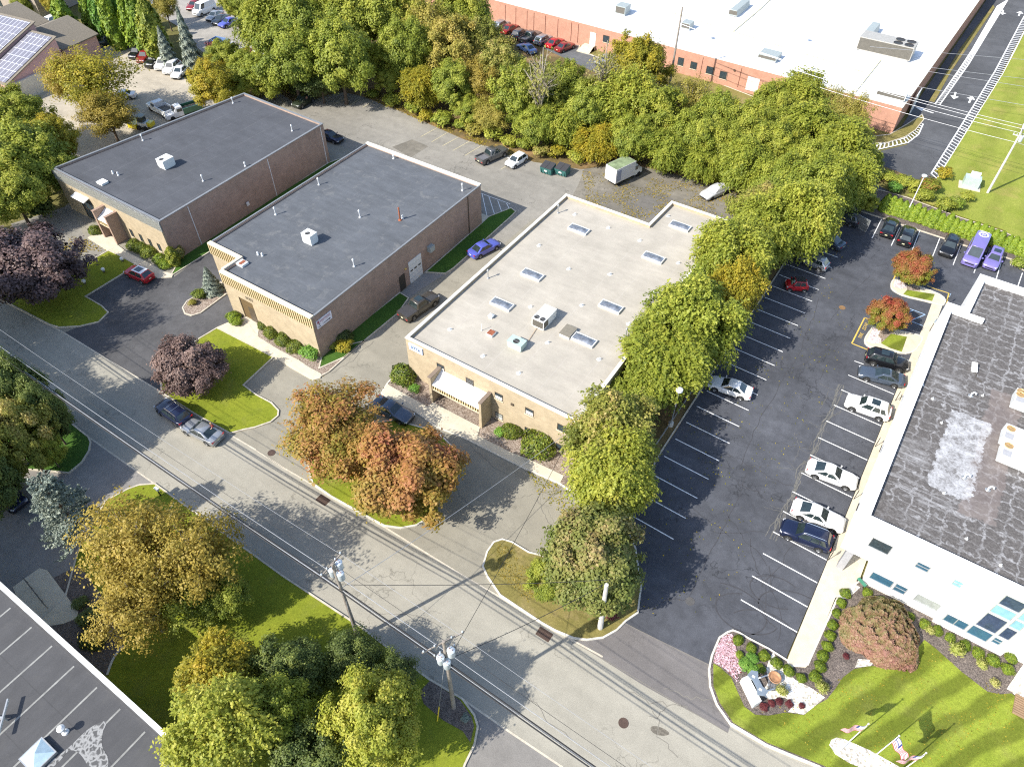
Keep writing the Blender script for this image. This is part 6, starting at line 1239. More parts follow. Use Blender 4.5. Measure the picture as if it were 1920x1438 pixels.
truck((322, 212), (362, 200), 'truck with green dump bed and white cab behind the left roof', PAINT['white'], PAINT['green'])
truck((452, 98), (484, 108), 'red truck with a white rack at the right of the upper yard', PAINT['red'], PAINT['white'])
truck((440, 92), (412, 86), 'truck with a pale blue covered body in the upper yard', PAINT['white'], PAINT['skyblue'], bedz=1.9)
# person beside the silver sedan
def person(x, y, z, rz, lab):
    t = thing('person', lab, 'person', (x, y, z), rz)
    V = {'pel': (0, 0, .95), 'ch': (.02, 0, 1.28), 'nk': (.06, 0, 1.48), 'hd': (.10, 0, 1.62), 'ht': (.11, 0, 1.73), 'ls': (.03, .19, 1.40), 'le': (.20, .30, 1.18), 'lw': (.42, .24, 1.12), 'rs': (.03, -.19, 1.40), 're': (.17, -.32, 1.16), 'rw': (.38, -.30, 1.20), 'lh': (0, .10, .92), 'lk': (.06, .12, .50), 'la': (-.04, .13, .08), 'lt': (.13, .14, .04), 'rh': (0, -.10, .92), 'rk': (-.02, -.13, .50), 'ra': (-.16, -.15, .08), 'rt': (.02, -.16, .04)}
    E_ = ('pel ch', 'ch nk', 'nk hd', 'hd ht', 'ch ls', 'ls le', 'le lw', 'ch rs', 'rs re', 're rw', 'pel lh', 'lh lk', 'lk la', 'la lt', 'pel rh', 'rh rk', 'rk ra', 'ra rt')
    rad = {'pel': .135, 'ch': .15, 'nk': .06, 'hd': .10, 'ht': .07, 'ls': .07, 'le': .045, 'lw': .03, 'rs': .07, 're': .045, 'rw': .03, 'lh': .095, 'lk': .065, 'la': .045, 'lt': .04, 'rh': .095, 'rk': .065, 'ra': .045, 'rt': .04}
    base = {k: Vector(v) for k, v in V.items()}
    # one continuous skin: tapered skin modifier over the joints
    ks = list(base); vs = [base[k] for k in ks]; es = [(ks.index(a), ks.index(b)) for a, b in (e.split() for e in E_)]; rr = [rad[k] for k in ks]
    for s, wn in ((1, 'lw'), (-1, 'rw')):      # five fingers
        w_ = ks.index(wn); pv = base[wn]; palm = len(vs); vs.append(pv+Vector((.07, 0, -.01))); rr.append(.026); es.append((w_, palm))
        for k, (dy, ln) in enumerate(((-.032, .07), (-.012, .085), (.010, .08), (.030, .062))):
            a_ = len(vs); vs.append(pv+Vector((.12, dy, -.015))); rr.append(.009); es.append((palm, a_)); vs.append(pv+Vector((.12+ln*.6, dy*1.1, -.045))); rr.append(.008); es.append((a_, a_+1))
        a_ = len(vs); vs.append(pv+Vector((.075, -s*.045, -.02))); rr.append(.010); es.append((palm, a_)); vs.append(pv+Vector((.115, -s*.05, -.04))); rr.append(.009); es.append((a_, a_+1))
    me = bpy.data.meshes.new('body'); me.from_pydata([tuple(v) for v in vs], es, []); o = bpy.data.objects.new('body', me); col.objects.link(o)
    sk = o.modifiers.new('s', 'SKIN'); o.modifiers.new('u', 'SUBSURF').levels = 1
    for i, sv in enumerate(me.skin_vertices[0].data): sv.radius = (rr[i], rr[i]); sv.use_root = (i == 0)
    dg = bpy.context.evaluated_depsgraph_get(); m2 = bpy.data.meshes.new_from_object(o.evaluated_get(dg)); bpy.data.objects.remove(o)
    skin = plain('skin', (.50, .30, .21), .6); shirt = plain('shirt_maroon', (.23, .035, .03), .9); pants = plain('pants_grey', (.33, .34, .36), .9); shoe = plain('shoe', (.04, .035, .03), .7); hair = plain('hair_light', (.42, .29, .14), .9)
    m2.materials.clear(); [m2.materials.append(m_) for m_ in (skin, shirt, pants, shoe)]
    for pl in m2.polygons:
        c = pl.center; pl.use_smooth = True
        arm = abs(c.y) > .20 and c.z > 1.0
        pl.material_index = 3 if c.z < .10 else 2 if c.z < .99 and not (arm and c.x > .1) else 0 if (c.z > 1.47 or (arm and c.x > .17)) else 1
    o = bpy.data.objects.new('body', m2); col.objects.link(o); o.parent = t
    hb2 = MB(); n = 12
    for j in range(6):
        for i in range(n): a = 6.283*i/n; ph = 1.5*j/5; hb2.v.append((.085+.115*math.cos(ph)*math.cos(a)-.02, .105*math.cos(ph)*math.sin(a), 1.665+.11*math.sin(ph)))
    for j in range(5):
        for i in range(n): hb2.f.append((j*n+i, j*n+(i+1) % n, (j+1)*n+(i+1) % n, (j+1)*n+i)); hb2.mi.append(0)
    hb2.build('hair', hair, t, True)
    for s in (-1, 1): MB().lathe([(0, -.012), (.012, 0), (0, .012)], .205, s*.035, 8).build('eye', M_tyre, t).location = (0, 0, 1.64)
    MB().obox((.215, 0, 1.61), (.035, 0, 0), (0, .025, 0), (0, 0, .045)).build('nose', skin, t); MB().obox((.20, 0, 1.565), (.015, 0, 0), (0, .05, 0), (0, 0, .012)).build('mouth', plain('lips', (.35, .12, .10), .6), t)
    return t
p = G(405, 812, .1); person(p.x, p.y, .12, R(250), 'person in a dark red shirt and grey trousers standing behind the silver sedan')
# ================================================================ trees
T_ = tree; GB = 'trees of the belt behind the rear lot'; GM = 'trees between the beige roofed building and the right lot'; GL = 'trees along the left edge'; GN = 'trees round the gravel yard'
# near trees
T_(58, 492, 98, 9, 'thick', 'purple', 'large dark purple leaved tree at the left edge beside the front lawn')
T_(352, 682, 72, 6.4, 'thick', 'plum', 'smaller purple leaved tree on the lawn above the two street parked cars')
T_(616, 806, 112, 7.5, 'loose', 'orange', 'thin orange tree, left of the two on the kerbed island')
T_(672, 845, 84, 6.5, 'thin', 'orange', 'low orange green tree between the two orange ones on the island')
T_(750, 886, 118, 8.4, 'thick', 'orange', 'round orange and red maple, biggest on the kerbed island')
T_(112, 948, 72, 10, 'cedar', 'blue', 'blue grey cedar beside the neighbour driveway')
T_(255, 1020, 120, 10.5, 'thin', 'brown', 'golden brown tree touching the blue cedar')
T_(258, 1125, 98, 9.5, 'thin', 'brown', 'golden brown tree nearest the bottom left roof')
T_(372, 1040, 104, 10.5, 'thin', 'brown', 'golden tree leaning over the street wires')
T_(345, 1105, 84, 6.5, 'thin', 'lime', 'olive green lower crown beneath the golden trees')
T_(415, 1120, 55, 5, 'round', 'green', 'green tree at the right foot of the golden trees')
T_(415, 1265, 75, 7.5, 'feather', 'yellow', 'yellow green tree on the south lawn, upper left of its clump')
T_(425, 1370, 92, 11, 'feather', 'lime', 'lime green tree at the bottom edge, left of the dark gap')
T_(545, 1262, 80, 6.5, 'round', 'dark', 'dark green tree at the top of the south lawn clump')
T_(520, 1335, 78, 9, 'round', 'green', 'mid green tree in the middle of the south lawn clump')
T_(700, 1350, 98, 10, 'round', 'lime', 'pale yellow green tree at the right of the south lawn clump')
T_(655, 1235, 62, 5.5, 'loose', 'dark', 'dark bluish shrubby tree behind the pale one on the south lawn')
T_(590, 1420, 88, 7, 'round', 'dark', 'darkest low tree in the gap at the bottom edge')
T_(740, 1275, 55, 5, 'loose', 'dark', 'low dark tree closest to the guy wire')
T_(1114, 1040, 110, 9.4, 'thick', 'greenrust', 'dense dark green and rust tree on the entrance island')
T_(1035, 1085, 50, 4.5, 'thick', 'green', 'small green tree tucked left of the dense island tree')
# row between beige roofed building and right lot
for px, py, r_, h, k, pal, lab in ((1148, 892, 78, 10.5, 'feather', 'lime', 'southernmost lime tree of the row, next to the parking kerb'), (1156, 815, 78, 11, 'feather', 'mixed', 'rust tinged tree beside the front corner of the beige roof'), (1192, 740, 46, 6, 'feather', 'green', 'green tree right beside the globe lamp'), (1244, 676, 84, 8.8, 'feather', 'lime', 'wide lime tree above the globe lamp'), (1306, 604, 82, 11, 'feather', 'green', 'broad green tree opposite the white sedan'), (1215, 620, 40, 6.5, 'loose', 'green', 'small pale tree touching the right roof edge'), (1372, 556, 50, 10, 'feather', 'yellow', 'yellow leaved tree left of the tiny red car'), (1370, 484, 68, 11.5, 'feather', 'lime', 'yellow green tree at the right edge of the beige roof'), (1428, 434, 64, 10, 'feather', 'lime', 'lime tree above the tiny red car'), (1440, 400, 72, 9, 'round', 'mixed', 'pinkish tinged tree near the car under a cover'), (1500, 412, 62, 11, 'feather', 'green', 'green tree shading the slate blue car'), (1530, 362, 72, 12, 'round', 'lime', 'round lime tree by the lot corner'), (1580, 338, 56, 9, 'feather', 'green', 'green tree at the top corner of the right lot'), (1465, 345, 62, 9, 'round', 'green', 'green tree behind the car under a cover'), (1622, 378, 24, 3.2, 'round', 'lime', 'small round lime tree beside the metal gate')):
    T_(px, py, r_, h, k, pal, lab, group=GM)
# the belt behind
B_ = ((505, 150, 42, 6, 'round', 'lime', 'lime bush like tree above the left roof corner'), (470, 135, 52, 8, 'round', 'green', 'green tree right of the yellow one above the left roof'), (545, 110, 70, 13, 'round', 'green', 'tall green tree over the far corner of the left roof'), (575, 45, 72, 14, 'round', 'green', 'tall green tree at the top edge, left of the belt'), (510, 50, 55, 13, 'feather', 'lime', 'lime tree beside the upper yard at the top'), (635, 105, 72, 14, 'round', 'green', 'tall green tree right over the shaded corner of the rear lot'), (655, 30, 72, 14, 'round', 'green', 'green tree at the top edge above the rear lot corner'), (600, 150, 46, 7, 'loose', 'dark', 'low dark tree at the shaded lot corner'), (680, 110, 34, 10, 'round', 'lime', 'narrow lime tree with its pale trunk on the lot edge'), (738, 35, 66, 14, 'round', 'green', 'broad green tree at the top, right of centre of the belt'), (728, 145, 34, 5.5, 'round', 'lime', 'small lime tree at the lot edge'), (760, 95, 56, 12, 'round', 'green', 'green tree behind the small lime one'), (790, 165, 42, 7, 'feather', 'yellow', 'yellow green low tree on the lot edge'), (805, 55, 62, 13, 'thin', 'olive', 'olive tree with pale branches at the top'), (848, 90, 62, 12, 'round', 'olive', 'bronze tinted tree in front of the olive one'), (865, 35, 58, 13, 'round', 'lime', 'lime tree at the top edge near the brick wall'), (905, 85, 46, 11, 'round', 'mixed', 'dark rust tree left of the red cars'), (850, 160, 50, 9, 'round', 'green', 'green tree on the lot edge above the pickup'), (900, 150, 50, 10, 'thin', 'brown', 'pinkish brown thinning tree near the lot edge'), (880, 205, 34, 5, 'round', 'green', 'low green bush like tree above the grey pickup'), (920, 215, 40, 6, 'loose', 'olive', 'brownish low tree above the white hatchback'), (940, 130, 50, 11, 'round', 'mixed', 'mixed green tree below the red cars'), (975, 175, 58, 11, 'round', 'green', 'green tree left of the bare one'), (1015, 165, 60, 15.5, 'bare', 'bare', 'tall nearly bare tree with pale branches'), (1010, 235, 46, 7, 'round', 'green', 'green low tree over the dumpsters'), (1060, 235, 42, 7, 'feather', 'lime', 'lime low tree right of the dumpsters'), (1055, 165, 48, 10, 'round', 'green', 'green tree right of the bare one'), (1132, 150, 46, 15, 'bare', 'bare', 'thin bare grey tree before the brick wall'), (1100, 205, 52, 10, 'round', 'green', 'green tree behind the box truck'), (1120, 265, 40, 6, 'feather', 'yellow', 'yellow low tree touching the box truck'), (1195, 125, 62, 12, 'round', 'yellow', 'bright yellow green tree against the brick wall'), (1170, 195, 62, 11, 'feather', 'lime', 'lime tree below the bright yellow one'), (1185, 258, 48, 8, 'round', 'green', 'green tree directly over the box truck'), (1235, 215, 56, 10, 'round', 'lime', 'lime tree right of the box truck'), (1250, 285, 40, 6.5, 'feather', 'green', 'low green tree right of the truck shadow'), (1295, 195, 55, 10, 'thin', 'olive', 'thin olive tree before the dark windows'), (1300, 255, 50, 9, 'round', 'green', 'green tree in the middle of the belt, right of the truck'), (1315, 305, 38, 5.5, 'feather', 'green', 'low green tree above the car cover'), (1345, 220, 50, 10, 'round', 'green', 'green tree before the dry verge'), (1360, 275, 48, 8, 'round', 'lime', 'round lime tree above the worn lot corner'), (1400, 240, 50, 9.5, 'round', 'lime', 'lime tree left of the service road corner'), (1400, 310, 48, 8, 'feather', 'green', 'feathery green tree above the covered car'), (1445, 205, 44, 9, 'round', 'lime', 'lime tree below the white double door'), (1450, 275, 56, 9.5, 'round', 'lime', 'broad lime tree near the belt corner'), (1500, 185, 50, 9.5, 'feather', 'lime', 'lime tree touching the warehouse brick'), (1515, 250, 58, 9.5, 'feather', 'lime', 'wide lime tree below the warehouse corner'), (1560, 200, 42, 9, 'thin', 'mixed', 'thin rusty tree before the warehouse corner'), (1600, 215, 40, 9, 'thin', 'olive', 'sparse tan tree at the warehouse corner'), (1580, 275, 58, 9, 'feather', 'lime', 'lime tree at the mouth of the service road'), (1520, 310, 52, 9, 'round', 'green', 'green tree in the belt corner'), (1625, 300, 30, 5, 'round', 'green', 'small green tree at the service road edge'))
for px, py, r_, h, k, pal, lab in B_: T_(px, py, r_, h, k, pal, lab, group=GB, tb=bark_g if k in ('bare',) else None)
# left side
for px, py, r_, h, k, pal, lab in ((35, 220, 62, 10, 'round', 'lime', 'yellow green tree below the solar panels'), (45, 290, 92, 11, 'round', 'green', 'large green tree left of the left roof'), (95, 270, 55, 9, 'round', 'yellow', 'golden green tree between the green ones on the left'), (20, 360, 66, 9, 'round', 'green', 'green tree at the left edge above the purple one'), (120, 320, 40, 7, 'round', 'green', 'green tree touching the corner of the left roof'), (70, 385, 34, 3.2, 'shrub', 'dark', 'low dark bush near the purple tree'), (175, 150, 92, 12, 'thin', 'yellow', 'big thin yellow tree with visible trunks above the left roof'), (130, 150, 55, 10, 'loose', 'brown', 'brownish tree beside the solar panel house'), (200, 215, 58, 8, 'loose', 'brown', 'low orange brown tree behind the left roof'), (395, 155, 54, 8.5, 'round', 'yellow', 'round yellow orange tree behind the left roof'), (420, 110, 40, 7, 'round', 'lime', 'lime tree behind the yellow orange one'), (445, 150, 38, 7, 'round', 'lime', 'small lime tree right of the yellow orange one')):
    T_(px, py, r_, h, k, pal, lab, group=GL)
T_(350, 75, 20, 10.5, 'spruce', 'blue', 'tall blue spruce beside the row of parked cars', group=None, cf=.5)
for px, py, r_, h, k, pal, lab in ((122, 38, 20, 9, 'column', 'hedge', 'columnar cypress beside the white suv'), (168, 28, 16, 9, 'column', 'hedge', 'first cypress of the row on the grass at the top'), (186, 32, 15, 9, 'column', 'juniper', 'second cypress of the row'), (207, 38, 19, 11, 'column', 'hedge', 'third and taller cypress of the row'), (232, 36, 18, 10, 'column', 'juniper', 'fourth cypress of the row'), (243, 48, 17, 10, 'column', 'hedge', 'fifth cypress of the row by the black suv'), (262, 48, 22, 11, 'column', 'hedge', 'sixth cypress of the row'), (285, 60, 26, 11, 'column', 'green', 'wide cypress above the white suvs'), (309, 90, 18, 7, 'spruce', 'blue', 'short dark spruce beside the blue one'), (265, 10, 18, 9, 'column', 'green', 'cypress at the top edge left of the upper yard'), (310, 20, 26, 8, 'loose', 'olive', 'thin olive tree at the top edge of the upper yard'), (470, 10, 34, 10, 'round', 'green', 'green tree above the upper yard'), (435, 8, 30, 9, 'round', 'lime', 'lime tree at the top edge above the blue car'), (402, 92, 16, 3.5, 'shrub', 'burgundy', 'dark red bush behind the yellow orange tree'), (45, 12, 20, 5, 'round', 'green', 'tree at the top left corner of the lawn'), (100, 8, 20, 6, 'round', 'yellow', 'yellow green tree at the top left edge')):
    T_(px, py, r_, h, k, pal, lab, group=GN, cf=.5)
# dark shaded trees south of the street at the left edge (and the ones beyond the frame that throw the long shadows)
for px, py, r_, h, k, pal, lab in ((20, 735, 62, 10.5, 'thick', 'dark', 'dark green tree at the left edge across the street'), (78, 770, 46, 9, 'thick', 'dark', 'dark tree next to the street at the left, right of its neighbour'), (28, 815, 66, 10, 'thick', 'mixed', 'dark rust touched tree at the left edge above the parked suv'), (80, 835, 34, 6, 'thick', 'green', 'small dark green tree by the verge lawn')):
    T_(px, py, r_, h, k, pal, lab, group=GL)
for i, (x, y, r, h) in enumerate(((-84, 11, 5, 19), (-92, 9, 6, 19), (-79, 5, 5.5, 15), (-101, 12, 6, 18), (-88, 2, 6, 16), (-110, 14, 6, 19), (-75.5, 6.5, 4.2, 12.5))):
    plant('tree', 'round' if i % 2 else 'loose', 'green', x, y, r, h, 'tall shade tree standing beyond the left edge', 'tree', 'tall trees beyond the left edge')
T_(-30, 900, 60, 9, 'thick', 'dark', 'dark tree just left of the parked suv', group=GL)
# small ornamental trees in the right lot
T_(1716, 500, 38, 4.8, 'thick', 'redgreen', 'red and green young tree on the upper parking island', cf=.62)
T_(1668, 585, 38, 4.8, 'thick', 'redgreen', 'redder young tree on the lower parking island', cf=.62)
p = G(1640, 1200); plant('tree', 'dome', 'japmaple', p.x+.15, p.y+.75, 3.15, 2.1, 'wide low japanese maple with rust and green foliage in the garden', 'tree', z=.1, rz=R(-40))
# understory along the belt edge
GU = 'low bushes along the foot of the tree belt'
ORD = ['first', 'second', 'third', 'fourth', 'fifth', 'sixth', 'seventh', 'eighth', 'ninth', 'tenth', 'eleventh', 'twelfth', 'thirteenth', 'fourteenth', 'fifteenth', 'sixteenth', 'seventeenth', 'eighteenth', 'nineteenth', 'twentieth', 'twenty first', 'twenty second', 'twenty third', 'twenty fourth', 'twenty fifth']
_bc = {}
for i, (px, py, r_, pal) in enumerate(((700, 180, 14, 'lime'), (735, 195, 18, 'green'), (775, 208, 20, 'lime'), (800, 222, 17, 'yellow'), (830, 232, 22, 'green'), (865, 240, 18, 'green'), (890, 250, 20, 'olive'), (925, 258, 22, 'green'), (955, 270, 18, 'lime'), (985, 275, 20, 'green'), (1015, 288, 18, 'mixed'), (1045, 290, 20, 'yellow'), (1080, 298, 20, 'lime'), (1110, 296, 18, 'green'), (1225, 300, 22, 'mixed'), (1265, 312, 20, 'lime'), (1300, 328, 20, 'green'), (1340, 335, 18, 'lime'), (1385, 345, 20, 'green'), (1410, 365, 18, 'lime'), (1640, 330, 18, 'green'), (1665, 335, 16, 'green'), (1690, 345, 18, 'green'), (1712, 352, 18, 'lime'), (1735, 370, 18, 'green'), (1770, 388, 18, 'green'), (1675, 355, 16, 'juniper'), (560, 175, 20, 'dark'), (535, 168, 18, 'lime'), (630, 165, 16, 'dark'))):
    zone = 'near the hedge row' if px > 1600 else 'behind the left roof' if px < 650 else 'along the rear lot edge'; _bc[(pal, zone)] = _bc.get((pal, zone), 0)+1
    shrub(px, py, r_, 'shrub', pal, ('%s %s bush from the left, ' % (ORD[_bc[(pal, zone)]-1],  {'lime': 'lime', 'green': 'green', 'yellow': 'yellow', 'olive': 'olive', 'mixed': 'rust touched', 'dark': 'dark', 'juniper': 'bright green'}[pal]))+zone, group=GU, hr=1.3, z=.02, h=None)
for px, py, r_, pal, lab in ((1740, 355, 22, 'redgreen', 'reddish bush between the lamp post and the hedge'), (1768, 330, 16, 'yellow', 'yellow bush at the end of the service road'), (1790, 385, 18, 'tuft', 'dry yellow bush behind the hedge'), (1908, 497, 16, 'tuft', 'yellow green bush at the right end of the hedge bed'), (1812, 372, 14, 'green', 'small green bush on the field side of the hedge')):
    shrub(px, py, r_, 'shrub', pal, lab, hr=1.3)
# arborvitae hedge
A_, Bq = G(1652, 398), G(1945, 492); n = 25
for i in range(n):
    p = A_.lerp(Bq, (i+.15*rnd.uniform(-1, 1))/(n-1)); s = rnd.uniform(.9, 1.12)
    plant('arborvitae', 'hedgecone', 'hedge', p.x, p.y+.4, .80*s, 2.5*s, ORD[i]+' arborvitae cone from the left in the hedge above the right lot', 'hedge shrub', 'arborvitae hedge along the right lot', z=.1)
# foundation shrubs
S = shrub
for px, py, r_, k, pal, lab in ((178, 432, 13, 'ball', 'yew', 'round bush left of the brick entrance of the left building'), (250, 459, 14, 'ball', 'yew', 'clipped bush left end of the row before the left building'), (264, 464, 14, 'ball', 'yew', 'clipped bush second in the row before the left building'), (279, 473, 15, 'ball', 'yew', 'clipped bush third in the row before the left building'), (299, 486, 14, 'ball', 'hedge', 'bright round bush by the pavement of the left building'), (310, 495, 13, 'ball', 'hedge', 'bright round bush lowest by the left building corner'), (437, 593, 13, 'ball', 'hedge', 'yellow green ball bush at the left front of the middle building'), (443, 604, 13, 'shrub', 'boxwood', 'low spreading bush at the left front of the middle building'), (493, 608, 11, 'ball', 'yew', 'smallest dark ball bush right of the middle building door'), (508, 623, 15, 'ball', 'yew', 'second ball bush in the row before the middle building'), (531, 636, 17, 'ball', 'yew', 'largest middle ball bush in the row before the middle building'), (554, 649, 17, 'ball', 'yew', 'fourth ball bush in the row before the middle building'), (581, 663, 21, 'shrub', 'juniper', 'loose green bush at the front corner of the middle building'), (641, 632, 20, 'ball', 'dark', 'dark round bush against the shaded side wall'), (645, 652, 17, 'shrub', 'yellow', 'yellow bush in front of the dark round one'), (625, 648, 12, 'shrub', 'lime', 'variegated pale bush beside the yellow one'), (757, 705, 27, 'ball', 'yew', 'big dome bush at the left corner below the blue sign'), (776, 728, 12, 'shrub', 'juniper', 'small loose green bush beside the big dome'), (937, 810, 12, 'shrub', 'juniper', 'small loose green bush right of the awning entrance'), (959, 808, 19, 'ball', 'yew', 'dome bush between two lower windows'), (1011, 834, 34, 'ball', 'yew', 'largest dome bush at the right front of the tan building'), (374, 553, 15, 'shrub', 'yew', 'green bush beside the small blue conifer'), (361, 566, 9, 'shrub', 'olive', 'low bush at the tip of the small island')):
    S(px, py, r_, k, pal, lab, group=None, hr=1.0 if k == 'ball' else 1.15)
p = G(402, 548); plant('conifer', 'spruce', 'blue', p.x, p.y, 1.25, 3.9, 'small cone shaped blue conifer on the small island', 'conifer', z=.1)
p = G(330, 498); plant('conifer', 'column', 'lime', p.x, p.y, .85, 2.9, 'yellow green upright conifer at the corner of the left building', 'conifer', z=.1)
p = G(338, 488); plant('shrub', 'shrub', 'bare', p.x, p.y, 1.1, 2.0, 'pale thin bush behind the upright conifer', 'shrub', z=.1)
# garden of the white office: clipped boxwood balls in rows
GBX = 'clipped boxwood balls in the office garden'
for side, pts in (('beside the concrete walk', ((1587, 1110, 10), (1579, 1128, 10), (1571, 1148, 9), (1563, 1169, 9.5), (1558, 1189, 10), (1553, 1210, 11), (1544, 1228, 11), (1539, 1247, 11), (1530, 1267, 11))), ('along the parking kerb', ((1504, 1269, 10), (1480, 1255, 11), (1457, 1241, 10.5), (1434, 1227, 10.5), (1410, 1213, 10.5), (1385, 1198, 10))), ('along the white office wall', ((1628, 1109, 9.5), (1653, 1124, 9.5), (1680, 1140, 9.5), (1706, 1153, 10), (1736, 1168, 10), (1759, 1180, 10), (1784, 1193, 10), (1812, 1208, 10.5), (1836, 1222, 11), (1864, 1236, 12))), ('at the right corner of the office', ((1892, 1253, 12), (1898, 1231, 11), (1903, 1213, 10)))):
    for j, (px, py, r_) in enumerate(pts): S(px, py, r_, 'ball', 'boxwood', ORD[j]+' round boxwood '+side+(', counted from the office' if 'walk' in side else ', counted from the walk' if 'kerb' in side else ', counted from the left' if 'wall' in side else ', counted from the bottom'), name='boxwood', group=GBX, hr=1.05, z=.1)
for px, py, r_, lab in ((1541, 1287, 16, 'pale ornamental grass tuft at the tip of the walk'), (1467, 1294, 15, 'ornamental grass tuft in the white stones'), (1745, 1180, 12, 'yellow grass tuft between two boxwoods by the wall'), (1793, 1217, 19, 'largest yellow grass tuft below the office wall'), (1842, 1245, 14, 'yellow grass tuft right of the largest one'), (1866, 1279, 12, 'lone grass tuft at the edge of the mown lawn')):
    S(px, py, r_, 'tuft', 'tuft', lab, name='grass_tuft', cat='ornamental grass', group=None, z=.12)
for px, py, r_, k, pal, lab in ((1388, 1226, 9, 'shrub', 'boxwood', 'small lime bush beside the pink flowers'), (1411, 1232, 13, 'shrub', 'juniper', 'green juniper above the stone sign'), (1398, 1244, 14, 'shrub', 'juniper', 'green juniper touching the pink flowers'), (1413, 1256, 13, 'shrub', 'juniper', 'green juniper closest to the stone sign'), (1428, 1252, 10, 'shrub', 'boxwood', 'lime bush at the right of the junipers'), (1433, 1323, 9, 'shrub', 'burgundy', 'red leaved bush below the sign'), (1447, 1316, 8, 'shrub', 'burgundy', 'dark red bush second below the sign'), (1462, 1313, 8, 'shrub', 'burgundy', 'dark red bush third below the sign'), (1481, 1318, 8, 'shrub', 'burgundy', 'dark red bush in the white stones'), (1505, 1321, 7, 'shrub', 'burgundy', 'red bush nearest the mown lawn'), (1588, 1228, 7, 'shrub', 'burgundy', 'tiny purple bush left of the japanese maple')):
    S(px, py, r_, k, pal, lab, group=None, hr=.95, z=.1)
for px, py, r_, lab in ((175, 1195, 24, 'round dark bush at the foot of the bottom left building'), (160, 1160, 18, 'dark green bush by the entry walk'), (185, 1150, 20, 'dark teal bush under the golden tree'), (150, 1130, 16, 'small dark bush at the top of the entry bed'), (872, 1345, 9, 'grey green spiky plant in the dark mulch bed')):
    S(px, py, r_, 'ball' if 'round' in lab else 'shrub', 'dark' if r_ > 10 else 'blue', lab, group=None, hr=1.0)
S(45, 20, 14, 'ball', 'hedge', 'clipped yellow green bush on the top left lawn'); S(1145, 1150, 16, 'shrub', 'burgundy', 'low purple bush under the dense island tree')
# ================================================================ poles, wires, lamps, flags, small things
M_wood = plain('pole_wood', (.27, .235, .20), .9, var=.2, scale=2); M_woodw = plain('pole_bleached', (.55, .53, .49), .85, var=.12); M_lamp = plain('lamp_post_white', (.72, .72, .70), .5); M_wire = plain('wire_black', (.02, .02, .022), .7); M_wire2 = plain('wire_bright', (.36, .37, .39), .4, .3)
M_tank = plain('transformer_grey', (.55, .60, .64), .45, .2)
def pole(x, y, h, lab, mat=M_wood, r=.17, arms=((-.9, 2.4, R(0)),), tanks=(), z=0.0, cyl_=True):
    t = thing('utility_pole', lab, 'utility pole', (x, y, z), 0)
    MB().tube([(0, 0, 0), (0, 0, h*.5), (0, 0, h)], [r*1.1, r*.9, r*.68], 10).build('pole', mat, t, True)
    for dz, ln, a in arms:
        c, s = math.cos(a), math.sin(a); ar = MB().obox((.14*-s, .14*c, h+dz), (ln*c, ln*s, 0), (-.09*s, .09*c, 0), (0, 0, .12)).build('crossarm', mat, t)
        for k in (-.46, -.2, .2, .46): MB().lathe([(0, 0), (.05, 0), (.07, .06), (.04, .12), (.05, .18), (0, .2)], k*ln*c-.14*s, k*ln*s+.14*c, 8).build('insulator', M_tank, ar, True).location = (0, 0, h+dz+.07)
    for dx, dy, dz in tanks:
        o = MB().lathe([(0, 0), (.24, 0), (.27, .05), (.27, .78), (.29, .80), (.29, .86), (.18, .95), (0, .97)], n=14).build('transformer', M_tank, t, True, 40); o.location = (dx, dy, h+dz)
        for k in (-.1, .1): MB().tube([(k, 0, .93), (k*1.3, 0, 1.12)], .03, 6).build('bushing', M_insul, o)
        MB().obox((-dx*.5, -dy*.5, .5), (abs(dx)+.05, 0, 0) if abs(dx) > .1 else (.06, 0, 0), (0, abs(dy)+.05, 0) if abs(dy) > .1 else (0, .06, 0), (0, 0, .06)).build('bracket', M_galv, o)
    return t
M_insul = plain('bushing_brown', (.22, .08, .05), .3)
P1 = (-24.8, 14.35); P2 = (-14.75, 14.3); P3 = (-8.3, 26.5); P0 = (-95.0, 14.6); P4 = (31.0, 14.3)
pole(*P1, 12.6, 'weathered utility pole with three transformers beside the south lawn, left of its twin', arms=((-.25, 2.2, R(92)),), tanks=((.42, .1, -1.9), (-.42, .05, -2.1), (.1, .44, -1.2)))
pole(*P2, 12.5, 'utility pole with three transformers in the dark mulch bed, nearest the bottom', arms=((-.5, 3.1, R(62)), (-1.9, 1.6, R(62))), tanks=((.46, .1, -1.9), (-.05, -.48, -2.6), (.30, -.32, -3.2)))
p3o = pole(*P3, 8.8, 'bleached leaning post in front of the dense tree on the entrance island', mat=M_woodw, r=.23, arms=()); p3o.rotation_euler = (R(4.5), 0, 0)
pole(*P0, 12.5, 'utility pole beyond the left end of the street', arms=((-.4, 2.4, R(90)),))
pole(*P4, 12.5, 'utility pole beyond the right end of the street', arms=((-.4, 2.4, R(90)),))
pole(7.3, 118.75, 10.6, 'pale utility pole on the far field with brackets on top, upper right', mat=M_woodw, r=.17, arms=((-.35, 2.4, R(90)), (-1.5, 1.6, R(0))), tanks=((.4, 0, -2.2),))
pw = GY(1262, 120, 121.0); pole(pw.x, 121.0, 15.0, 'tall dark utility pole rising in front of the white warehouse roof', r=.2, arms=())
def wire(a, b, sag, r, lab, mat=M_wire, group='overhead wires', name='overhead_wire', n=14):
    a, b = Vector(a), Vector(b); pts = [a.lerp(b, i/n)+Vector((0, 0, -4*sag*(i/n)*(1-i/n))) for i in range(n+1)]
    return tag(MB().tube(pts, r, 5, cap=False).build(name, mat), lab, 'wire', group)
